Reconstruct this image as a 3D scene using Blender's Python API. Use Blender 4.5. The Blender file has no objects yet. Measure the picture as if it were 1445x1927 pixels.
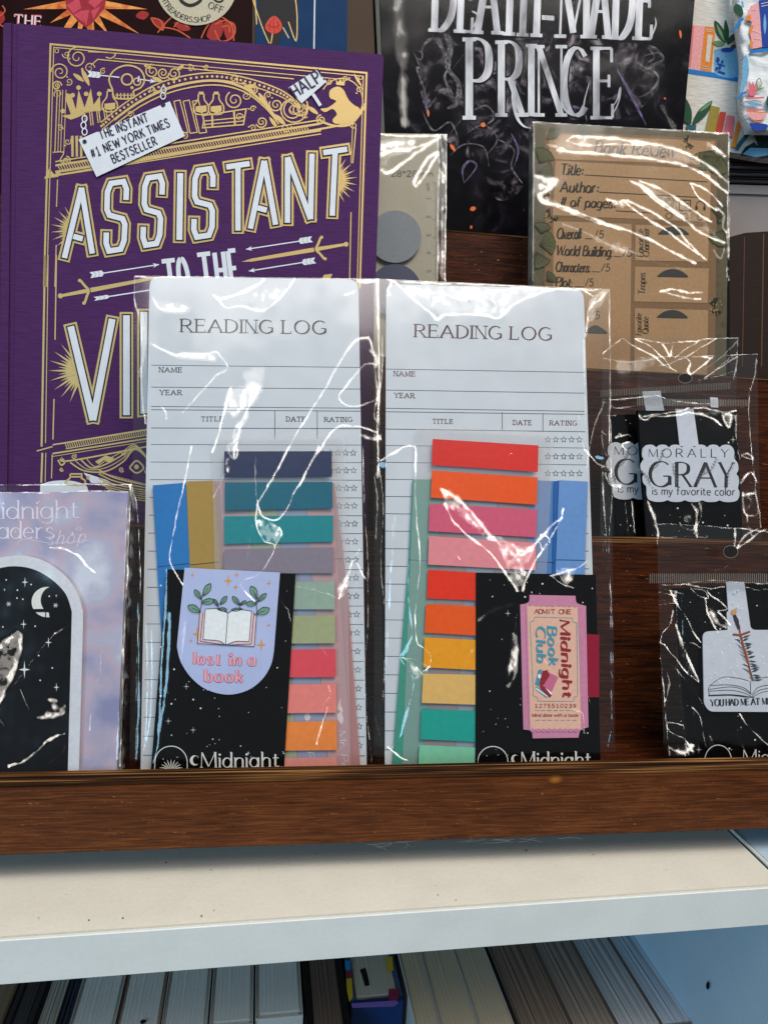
import bpy, math, random
import numpy as np
from mathutils import Vector, Matrix

S = bpy.context.scene
# ------------------------------------------------------------------ camera
FOC = 1400.0
W_, H_ = 1445.0, 1927.0
CX, CY = 722.5, 963.5
CAM = np.array([0.0, 0.0, 1.30])
def nz(v):
    v = np.asarray(v, float); return v / np.linalg.norm(v)
AX = nz([8278., -187., -FOC])
AY = nz([-231.12466779415317, 250., -FOC])
AZ = np.cross(AX, AY)
ROT = np.array([AX, AY, AZ])            # world <- camera
cd = bpy.data.cameras.new('camera'); cam = bpy.data.objects.new('camera', cd)
S.collection.objects.link(cam)
M = Matrix.Identity(4)
for i in range(3):
    for j in range(3): M[i][j] = ROT[i][j]
    M[i][3] = CAM[i]
cam.matrix_world = M
cd.sensor_fit = 'VERTICAL'; cd.sensor_height = 24.0; cd.lens = 24.0 * FOC / H_
cd.clip_start = 0.01; cd.clip_end = 50
S.camera = cam
# ------------------------------------------------------------------ light
w = bpy.data.worlds.new('World'); S.world = w; w.use_nodes = True
bg = w.node_tree.nodes['Background']
bg.inputs[0].default_value = (0.80, 0.92, 1.0, 1); bg.inputs[1].default_value = 0.17
def area(name, loc, aim, sx, sy, power, col):
    l = bpy.data.lights.new(name, 'AREA'); l.shape = 'RECTANGLE'; l.size = sx; l.size_y = sy
    l.energy = power; l.color = col
    o = bpy.data.objects.new(name, l); S.collection.objects.link(o)
    o.location = loc
    d = Vector(aim) - Vector(loc)
    o.rotation_euler = d.to_track_quat('-Z', 'Y').to_euler()
    return o
TGT = CAM + np.array([0.05, 0.28, 0.0])
L_WARM = CAM + np.array([0.25, -0.42, 1.05])
L_BLUE = CAM + np.array([-0.95, -0.90, 0.22])
area('ceiling_lamp', L_WARM, TGT, 0.42, 0.28, 6.2, (1.0, 0.95, 0.87))
area('sheen_softbox', L_WARM + nz(L_WARM - TGT) * .05, TGT, 1.30, 0.80, 15.0, (1.0, 0.94, 0.86))  # added dim softbox behind the lamp, gives film highlights a soft surround
area('window_light', L_BLUE, TGT, 0.5, 0.5, 9.5, (0.40, 0.74, 1.0))
S.view_settings.view_transform = 'Standard'; S.view_settings.look = 'None'
S.view_settings.exposure = -0.12; S.view_settings.gamma = 1.0
S.render.engine = 'CYCLES'
try:
    S.cycles.transparent_max_bounces = 24; S.cycles.max_bounces = 8
except Exception: pass

# ------------------------------------------------------------------ materials
def lin(c):
    c = c / 255.0
    return c / 12.92 if c <= 0.04045 else ((c + 0.055) / 1.055) ** 2.4
def C(r, g, b, k=1.0): return tuple(min(0.88, lin(v) * k) for v in (r, g, b)) + (1,)
MATS = {}
def newmat(name):
    m = bpy.data.materials.new(name); m.use_nodes = True
    nt = m.node_tree; return m, nt, nt.nodes['Principled BSDF']
def N(nt, t, **kw):
    n = nt.nodes.new(t)
    for k, v in kw.items():
        if k in n.inputs.keys(): n.inputs[k].default_value = v
        else: setattr(n, k, v)
    return n
def ramp(nt, fac, stops):
    r = nt.nodes.new('ShaderNodeValToRGB'); e = r.color_ramp.elements
    while len(e) > len(stops): e.remove(e[-1])
    while len(e) < len(stops): e.new(0.5)
    for i, (p, c) in enumerate(stops): e[i].position = p; e[i].color = c
    nt.links.new(fac, r.inputs[0]); return r.outputs[0]
def uvmap(nt, sx=1, sy=1, rot=0):
    tc = nt.nodes.new('ShaderNodeTexCoord'); mp = nt.nodes.new('ShaderNodeMapping')
    mp.inputs['Scale'].default_value = (sx, sy, 1); mp.inputs['Rotation'].default_value = (0, 0, rot)
    nt.links.new(tc.outputs['UV'], mp.inputs[0]); return mp.outputs[0]
def paper(name, rgb, k=1.0, rough=0.6, var=0.06, bump=0.08, nscale=700, spec=0.3):
    """plain printed paper / card: tiny mottling and fibre relief"""
    if name in MATS: return MATS[name]
    m, nt, p = newmat(name); c = C(*rgb, k=k)
    uv = uvmap(nt)
    no = N(nt, 'ShaderNodeTexNoise', Scale=nscale, Detail=4.0); nt.links.new(uv, no.inputs['Vector'])
    col = ramp(nt, no.outputs[0], [(0.3, tuple(x * (1 - var) for x in c[:3]) + (1,)), (0.7, tuple(min(1, x * (1 + var)) for x in c[:3]) + (1,))])
    n2 = N(nt, 'ShaderNodeTexNoise', Scale=nscale * .07, Detail=3.0, Distortion=.4); nt.links.new(uv, n2.inputs['Vector'])
    sh = ramp(nt, n2.outputs[0], [(0.3, (.93, .93, .93, 1)), (0.7, (1, 1, 1, 1))])
    ml = N(nt, 'ShaderNodeMix', data_type='RGBA', blend_type='MULTIPLY'); ml.inputs[0].default_value = 1.0
    nt.links.new(col, ml.inputs[6]); nt.links.new(sh, ml.inputs[7]); nt.links.new(ml.outputs[2], p.inputs['Base Color'])
    b = N(nt, 'ShaderNodeBump', Strength=bump, Distance=0.0002); nt.links.new(no.outputs[0], b.inputs['Height'])
    nt.links.new(b.outputs[0], p.inputs['Normal'])
    p.inputs['Roughness'].default_value = rough
    p.inputs['Specular IOR Level'].default_value = spec
    MATS[name] = m; return m
def cloth(name, rgb, k=.95, sc=1900, spec=0.2):
    if name in MATS: return MATS[name]
    m, nt, p = newmat(name); c = C(*rgb, k=k)
    u = uvmap(nt, sc, sc)
    w1 = N(nt, 'ShaderNodeTexWave', Scale=0.45, Distortion=2.2, Detail=2.0); w1.bands_direction = 'X'
    w2 = N(nt, 'ShaderNodeTexWave', Scale=0.45, Distortion=2.2, Detail=2.0); w2.bands_direction = 'Y'
    w1.inputs['Detail Scale'].default_value = .35; w2.inputs['Detail Scale'].default_value = .35
    nt.links.new(u, w1.inputs[0]); nt.links.new(u, w2.inputs[0])
    mx = N(nt, 'ShaderNodeMath', operation='MULTIPLY'); nt.links.new(w1.outputs[1], mx.inputs[0]); nt.links.new(w2.outputs[1], mx.inputs[1])
    u2 = uvmap(nt, 140, 1800)
    no = N(nt, 'ShaderNodeTexNoise', Scale=1.0, Detail=3.0); nt.links.new(u2, no.inputs['Vector'])
    ad = N(nt, 'ShaderNodeMath', operation='ADD'); nt.links.new(mx.outputs[0], ad.inputs[0]); nt.links.new(no.outputs[0], ad.inputs[1])
    col = ramp(nt, ad.outputs[0], [(0.3, tuple(x * .55 for x in c[:3]) + (1,)), (0.95, tuple(min(1, x * 1.5) for x in c[:3]) + (1,))])
    nt.links.new(col, p.inputs['Base Color'])
    b = N(nt, 'ShaderNodeBump', Strength=0.35, Distance=0.0003); nt.links.new(ad.outputs[0], b.inputs['Height'])
    nt.links.new(b.outputs[0], p.inputs['Normal'])
    p.inputs['Roughness'].default_value = .75; p.inputs['Specular IOR Level'].default_value = spec
    MATS[name] = m; return m
def film_mat(name='clear_film', tint=(0.985, 0.985, 0.98), base=0.055, rough=0.15, haze=0.0, hcol=(.8, .8, .8)):
    if name in MATS: return MATS[name]
    m = bpy.data.materials.new(name); m.use_nodes = True; nt = m.node_tree; nt.nodes.clear()
    out = nt.nodes.new('ShaderNodeOutputMaterial')
    tr = nt.nodes.new('ShaderNodeBsdfTransparent'); tr.inputs[0].default_value = tint + (1,)
    gl = nt.nodes.new('ShaderNodeBsdfGlossy'); gl.inputs['Roughness'].default_value = rough
    gl.inputs[0].default_value = (1, 1, 1, 1)
    g = nt.nodes.new('ShaderNodeNewGeometry')
    dp = N(nt, 'ShaderNodeVectorMath', operation='DOT_PRODUCT')
    nt.links.new(g.outputs['Normal'], dp.inputs[0]); nt.links.new(g.outputs['Incoming'], dp.inputs[1])
    ab = N(nt, 'ShaderNodeMath', operation='ABSOLUTE'); nt.links.new(dp.outputs['Value'], ab.inputs[0])
    om = N(nt, 'ShaderNodeMath', operation='SUBTRACT'); om.inputs[0].default_value = 1.0; nt.links.new(ab.outputs[0], om.inputs[1])
    pw = N(nt, 'ShaderNodeMath', operation='POWER'); nt.links.new(om.outputs[0], pw.inputs[0]); pw.inputs[1].default_value = 5.0
    mm = N(nt, 'ShaderNodeMath', operation='MULTIPLY_ADD'); nt.links.new(pw.outputs[0], mm.inputs[0]); mm.inputs[1].default_value = 1 - base; mm.inputs[2].default_value = base
    mm.use_clamp = True
    mix = nt.nodes.new('ShaderNodeMixShader'); nt.links.new(mm.outputs[0], mix.inputs[0])
    nt.links.new(tr.outputs[0], mix.inputs[1]); nt.links.new(gl.outputs[0], mix.inputs[2])
    last = mix.outputs[0]
    if haze > 0:
        df = nt.nodes.new('ShaderNodeBsdfDiffuse'); df.inputs[0].default_value = hcol + (1,)
        m2 = nt.nodes.new('ShaderNodeMixShader'); m2.inputs[0].default_value = haze
        nt.links.new(last, m2.inputs[1]); nt.links.new(df.outputs[0], m2.inputs[2]); last = m2.outputs[0]
    nt.links.new(last, out.inputs[0]); MATS[name] = m; return m
def wood(name, dark, mid, light, sx=30, sy=900, knots=()):
    if name in MATS: return MATS[name]
    m, nt, p = newmat(name)
    u = uvmap(nt, sx, sy)
    n0 = N(nt, 'ShaderNodeTexNoise', Scale=1.0, Detail=6.0, Roughness=.62, Distortion=.8); nt.links.new(u, n0.inputs['Vector'])
    u2 = uvmap(nt, 22, 45)
    n1 = N(nt, 'ShaderNodeTexNoise', Scale=1.0, Detail=5.0, Roughness=.6, Distortion=1.6); nt.links.new(u2, n1.inputs['Vector'])
    u3 = uvmap(nt, 300, 1500)
    n2 = N(nt, 'ShaderNodeTexNoise', Scale=1.0, Detail=4.0, Distortion=1.5); nt.links.new(u3, n2.inputs['Vector'])
    a = N(nt, 'ShaderNodeMath', operation='MULTIPLY_ADD'); nt.links.new(n0.outputs[0], a.inputs[0]); a.inputs[1].default_value = .66
    b_ = N(nt, 'ShaderNodeMath', operation='MULTIPLY'); nt.links.new(n1.outputs[0], b_.inputs[0]); b_.inputs[1].default_value = .26
    nt.links.new(b_.outputs[0], a.inputs[2])
    col = ramp(nt, a.outputs[0], [(0.35, C(*dark)), (0.47, C(*mid)), (0.60, C(*light))])
    fl = ramp(nt, n2.outputs[0], [(0.69, (0, 0, 0, 1)), (0.74, (.8, .8, .8, 1))])
    mx = N(nt, 'ShaderNodeMix', data_type='RGBA'); nt.links.new(fl, mx.inputs[0]); nt.links.new(col, mx.inputs[6]); mx.inputs[7].default_value = C(205, 140, 90)
    cur = mx.outputs[2]
    pr = ramp(nt, n2.outputs[0], [(0.26, (.35, .35, .35, 1)), (0.36, (1, 1, 1, 1))])
    m3 = N(nt, 'ShaderNodeMix', data_type='RGBA', blend_type='MULTIPLY'); m3.inputs[0].default_value = .8; nt.links.new(cur, m3.inputs[6]); nt.links.new(pr, m3.inputs[7]); cur = m3.outputs[2]
    for kx, ky, kr in knots:
        tc = nt.nodes.new('ShaderNodeTexCoord'); mp = nt.nodes.new('ShaderNodeMapping'); mp.vector_type = 'POINT'
        mp.inputs['Location'].default_value = (-kx / kr, -ky / kr * 1.7, 0); mp.inputs['Scale'].default_value = (1 / kr, 1.7 / kr, 0)
        nt.links.new(tc.outputs['UV'], mp.inputs[0])
        ln = N(nt, 'ShaderNodeVectorMath', operation='LENGTH'); nt.links.new(mp.outputs[0], ln.inputs[0])
        ns = N(nt, 'ShaderNodeMath', operation='MULTIPLY_ADD'); nt.links.new(n1.outputs[0], ns.inputs[0]); ns.inputs[1].default_value = .9; nt.links.new(ln.outputs['Value'], ns.inputs[2])
        f = ramp(nt, ns.outputs[0], [(0.55, (1, 1, 1, 1)), (1.0, (0, 0, 0, 1))])
        kc = ramp(nt, ns.outputs[0], [(0.45, C(190, 120, 50)), (0.7, C(150, 85, 30)), (0.85, C(90, 42, 12)), (1.0, C(110, 58, 22))])
        mk = N(nt, 'ShaderNodeMix', data_type='RGBA'); nt.links.new(f, mk.inputs[0]); nt.links.new(cur, mk.inputs[6]); nt.links.new(kc, mk.inputs[7]); cur = mk.outputs[2]
    nt.links.new(cur, p.inputs['Base Color'])
    b = N(nt, 'ShaderNodeBump', Strength=0.5, Distance=0.0004); nt.links.new(n2.outputs[0], b.inputs['Height'])
    nt.links.new(b.outputs[0], p.inputs['Normal'])
    p.inputs['Roughness'].default_value = .5; p.inputs['Specular IOR Level'].default_value = .2
    MATS[name] = m; return m
def clouds(name, stops, sc=25, rough=.45, dist=1.2, detail=6, spec=.3, stretch=1.0, seed=0.0):
    """printed cloudy picture: noise through a ramp"""
    if name in MATS: return MATS[name]
    m, nt, p = newmat(name); u = uvmap(nt, sc, sc * stretch)
    no = N(nt, 'ShaderNodeTexNoise', Scale=1.0, Detail=float(detail), Distortion=float(dist)); no.noise_dimensions = '4D'; no.inputs['W'].default_value = seed
    nt.links.new(u, no.inputs['Vector'])
    col = ramp(nt, no.outputs[0], [(p_, C(*c)) for p_, c in stops]); nt.links.new(col, p.inputs['Base Color'])
    p.inputs['Roughness'].default_value = rough; p.inputs['Specular IOR Level'].default_value = spec
    MATS[name] = m; return m
def pages(name, a, b, lines=2600, along='x'):
    """the cut edge of a block of pages"""
    if name in MATS: return MATS[name]
    m, nt, p = newmat(name)
    u = uvmap(nt, lines, 6) if along == 'x' else uvmap(nt, 6, lines)
    no = N(nt, 'ShaderNodeTexNoise', Scale=1.0, Detail=3.0, Roughness=.7); nt.links.new(u, no.inputs['Vector'])
    col = ramp(nt, no.outputs[0], [(0.36, C(*b)), (0.58, C(*a))]); nt.links.new(col, p.inputs['Base Color'])
    bp = N(nt, 'ShaderNodeBump', Strength=0.7, Distance=0.0004); nt.links.new(no.outputs[0], bp.inputs['Height']); nt.links.new(bp.outputs[0], p.inputs['Normal'])
    p.inputs['Roughness'].default_value = .8
    MATS[name] = m; return m
def metalink(name, rgb, k=1.1):
    """foil lettering"""
    if name in MATS: return MATS[name]
    m, nt, p = newmat(name); c = C(*rgb, k=k); u = uvmap(nt, 3200, 3200)
    no = N(nt, 'ShaderNodeTexNoise', Scale=1.0, Detail=2.0); nt.links.new(u, no.inputs['Vector'])
    col = ramp(nt, no.outputs[0], [(0.3, tuple(x * .7 for x in c[:3]) + (1,)), (0.7, tuple(min(1, x * 1.2) for x in c[:3]) + (1,))])
    nt.links.new(col, p.inputs['Base Color']); p.inputs['Metallic'].default_value = .35; p.inputs['Roughness'].default_value = .5
    MATS[name] = m; return m

# ------------------------------------------------------------------ planes and meshes
def rays(pts):
    p = np.asarray(pts, float).reshape(-1, 2)
    v = np.stack([(p[:, 0] - CX) / FOC, -(p[:, 1] - CY) / FOC, -np.ones(len(p))], 1)
    return v @ ROT.T
class Pl:
    """a leaning sheet standing in the room: point, lean back (deg), turn (deg)"""
    def __init__(s, pt, lean=0, yaw=0):
        a, y = math.radians(lean), math.radians(yaw)
        rz = np.array([[math.cos(y), -math.sin(y), 0], [math.sin(y), math.cos(y), 0], [0, 0, 1]])
        s.o = np.asarray(pt, float) + CAM
        s.n = rz @ np.array([0, -math.cos(a), math.sin(a)])
        s.u = rz @ np.array([1., 0, 0]); s.v = rz @ np.array([0, math.sin(a), math.cos(a)])
    def at(s, pts, lift=0.0):
        r = rays(pts); o = s.o + s.n * np.asarray(lift).reshape(-1, 1) - CAM
        t = (o @ s.n) / (r @ s.n)
        return r * t.reshape(-1, 1) + CAM
    def uv(s, P): return np.stack([(P - s.o) @ s.u, (P - s.o) @ s.v], 1)
def cam_px(P):
    v = (np.asarray(P) - CAM) @ ROT
    return v[:, 0] / -v[:, 2] * FOC + CX, -v[:, 1] / -v[:, 2] * FOC + CY

def mesh(name, V, F, mat, parent=None, uv=None, smooth=False, normals=None):
    V = np.asarray(V, float)
    off = np.array(parent_origin(parent))
    me = bpy.data.meshes.new(name)
    me.from_pydata((V - off).tolist(), [], F)
    if uv is not None:
        l = me.uv_layers.new(name='UVMap')
        vi = np.empty(len(me.loops), np.int32); me.loops.foreach_get('vertex_index', vi)
        l.data.foreach_set('uv', np.asarray(uv)[vi].astype(np.float32).ravel())
    if smooth: me.polygons.foreach_set('use_smooth', [True] * len(me.polygons))
    me.materials.append(mat)
    if normals is not None:
        me.normals_split_custom_set_from_vertices(normals.tolist())
    me.update()
    o = bpy.data.objects.new(name, me); S.collection.objects.link(o)
    if parent is not None: o.parent = parent
    return o
def parent_origin(p):
    o = np.zeros(3)
    while p is not None:
        o = o + np.array(p.location); p = p.parent
    return o
def thing(name, label, cat, loc, group=None):
    o = bpy.data.objects.new(name, None); S.collection.objects.link(o)
    o.location = tuple(loc); o.empty_display_size = .01
    o['label'] = label; o['category'] = cat
    if group: o['group'] = group
    return o

def signed(poly):
    p = np.asarray(poly); x, y = p[:, 0], p[:, 1]
    return 0.5 * np.sum(x * np.roll(y, -1) - np.roll(x, -1) * y)
def arc(cx, cy, rx, ry, a0, a1, n=14):
    t = np.radians(np.linspace(a0, a1, n)); return [(cx + rx * math.cos(a), cy - ry * math.sin(a)) for a in t]
def ell(cx, cy, rx, ry=None, n=18): 
    return arc(cx, cy, rx, rx if ry is None else ry, 0, 360 - 360 / n, n)
def rpoly(pts, r, n=5):
    """polygon with rounded corners (r: one radius or a list)"""
    out = []; k = len(pts); rr = r if isinstance(r, (list, tuple)) else [r] * k
    for i in range(k):
        p0, p, p1 = map(np.array, (pts[i - 1], pts[i], pts[(i + 1) % k]))
        if rr[i] <= 0: out.append(tuple(p)); continue
        a, b = (p0 - p) / np.linalg.norm(p0 - p), (p1 - p) / np.linalg.norm(p1 - p)
        A, B = p + a * rr[i], p + b * rr[i]
        for t in np.linspace(0, 1, n): out.append(tuple((1 - t) ** 2 * A + 2 * t * (1 - t) * p + t * t * B))
    return out
def smooth(pts, n=6, closed=False):
    P = [np.array(p, float) for p in pts]
    if len(P) < 3: return [tuple(p) for p in P]
    out = []; k = len(P)
    rng = range(k if closed else k - 1)
    for i in rng:
        if closed: p0, p1, p2, p3 = P[i - 1], P[i], P[(i + 1) % k], P[(i + 2) % k]
        else: p0, p1, p2, p3 = P[max(i - 1, 0)], P[i], P[i + 1], P[min(i + 2, k - 1)]
        for t in np.linspace(0, 1, n, endpoint=False):
            out.append(tuple(.5 * ((2 * p1) + (p2 - p0) * t + (2 * p0 - 5 * p1 + 4 * p2 - p3) * t * t + (3 * p1 - p0 - 3 * p2 + p3) * t ** 3)))
    if not closed: out.append(tuple(P[-1]))
    return out
def spiral(cx, cy, r, turns=2.0, a0=0, s=1, n=34, r1=.12):
    return [(cx + r * (1 - (1 - r1) * t) * math.cos(math.radians(a0) + s * turns * 2 * math.pi * t), cy - r * (1 - (1 - r1) * t) * math.sin(math.radians(a0) + s * turns * 2 * math.pi * t)) for t in np.linspace(0, 1, n)]
EPS = 1.2e-5
class Ink:
    """flat print gathered in the sheet's own drawing, then laid on the sheet"""
    def __init__(s, z=None): s.V = []; s.F = []; s.L = []; s.k = 0; s.z = z or (lambda p: p); s.sc = abs(s.z((1, 0))[0] - s.z((0, 0))[0])
    def poly(s, pts, raw=False):
        pts = [tuple(s.z(p)) for p in pts] if not raw else list(pts)
        if signed(pts) > 0: pts = pts[::-1]
        b = len(s.V); s.V += pts; s.F.append(list(range(b, b + len(pts)))); s.L += [(s.k % 9) * EPS] * len(pts); s.k += 1
    def strip(s, pts, wd, closed=False, raw=False, taper=None, wf=None):
        """ribbon of width wd (pixels) along pts with mitred corners"""
        P = np.array([s.z(p) for p in pts] if not raw else pts, float)
        if len(P) < 2: return
        keep = [0] + [i for i in range(1, len(P)) if np.linalg.norm(P[i] - P[i - 1]) > 1e-3]; P = P[keep]
        k = len(P)
        if k < 2: return
        if not raw: wd = wd * s.sc
        D = P[1:] - P[:-1]; D /= np.linalg.norm(D, axis=1)[:, None]
        if closed:
            dl = P[0] - P[-1]; dl = dl / (np.linalg.norm(dl) + 1e-9); din = np.vstack([dl, D]); dout = np.vstack([D, dl])
        else: din = np.vstack([D[:1], D]); dout = np.vstack([D, D[-1:]])
        t = din + dout; ln = np.linalg.norm(t, axis=1); t = t / np.maximum(ln, .2)[:, None]
        nn = np.stack([-t[:, 1], t[:, 0]], 1)
        c = np.maximum(np.abs((nn * np.stack([-dout[:, 1], dout[:, 0]], 1)).sum(1)), .45)
        wv = np.full(k, float(wd)) if wf is None else np.array([wf(d) for d in (din + dout)]) * 1.0
        if taper is not None: wv = wv * np.interp(np.linspace(0, 1, k), np.linspace(0, 1, len(taper)), taper)
        o = nn * (wv / 2 / c)[:, None]
        b = len(s.V); s.V += [tuple(x) for x in (P + o)] + [tuple(x) for x in (P - o)]
        rng = range(k if closed else k - 1)
        for i in rng:
            j = (i + 1) % k
            s.F.append([b + i, b + j, b + k + j, b + k + i])
        s.L += [(s.k % 9) * EPS] * (2 * k); s.k += 1
    def line(s, a, b, wd): s.strip([a, b], wd)
    def ring(s, cx, cy, r, wd, ry=None, n=20): s.strip(ell(cx, cy, r, ry, n), wd, closed=True)
    def dot(s, x, y, r, n=8): s.poly(ell(x, y, r, None, n))
    def star4(s, x, y, r, q=.22, rx=None):
        rx = rx or r * .7; pts = []
        for i in range(8):
            a = i * math.pi / 4; rr = 1 if i % 2 == 0 else q
            pts.append((x + rx * rr * math.cos(a), y + r * rr * math.sin(a)))
        s.poly(pts)
    def build(s, name, mat, parent, pl, lift, label=None, bulge=None):
        if not s.V: return None
        V = np.array(s.V); L = np.array(s.L) + lift
        if bulge is not None: L = L + bulge(V)
        P = pl.at(V, L)
        # make every face look the same way as the sheet
        F = []
        for f in s.F:
            q = V[f]; F.append(f if signed(q) < 0 else f[::-1])
        o = mesh(name, P, F, mat, parent, uv=pl.uv(P))
        if label: o['label'] = label
        return o
def slab(name, poly, pl, lift, thick, mat, parent, label=None, off=0.0):
    """a sheet with real thickness: front face at `lift`, body behind it"""
    if signed(poly) > 0: poly = poly[::-1]
    k = len(poly); A = pl.at(poly, lift) - pl.n * off; B = A - pl.n * thick
    F = [list(range(k)), list(range(2 * k - 1, k - 1, -1))] + [[i, k + i, k + (i + 1) % k, (i + 1) % k] for i in range(k)]
    V = np.vstack([A, B]); uv = pl.uv(V)
    o = mesh(name, V, F, mat, parent, uv=uv)
    if label: o['label'] = label
    return o
def box(name, c, size, mat, parent, rz=0.0, bevel=0.0006, rx=0.0, uvs=None):
    import bmesh
    bm = bmesh.new(); bmesh.ops.create_cube(bm, size=1)
    for v in bm.verts: v.co = Vector((v.co.x * size[0], v.co.y * size[1], v.co.z * size[2]))
    if bevel: bmesh.ops.bevel(bm, geom=bm.edges[:], offset=bevel, segments=2, affect='EDGES')
    l = bm.loops.layers.uv.new('UVMap')
    for f in bm.faces:
        n = f.normal; a = max(range(3), key=lambda i: abs(n[i]))
        for lp in f.loops:
            q = lp.vert.co + Vector((size[0] / 2, size[1] / 2, size[2] / 2))
            lp[l].uv = {0: (q.y, q.z), 1: (q.x, q.z), 2: (q.x, q.y)}[a]
    R = Matrix.Rotation(rz, 4, 'Z') @ Matrix.Rotation(rx, 4, 'X')
    off = Vector(parent_origin(parent)) if parent is not None else Vector((0, 0, 0))
    bm.transform(Matrix.Translation(Vector(c) - off) @ R)
    me = bpy.data.meshes.new(name); bm.to_mesh(me); bm.free(); me.materials.append(mat)
    o = bpy.data.objects.new(name, me); S.collection.objects.link(o)
    if parent is not None: o.parent = parent
    return o

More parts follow.
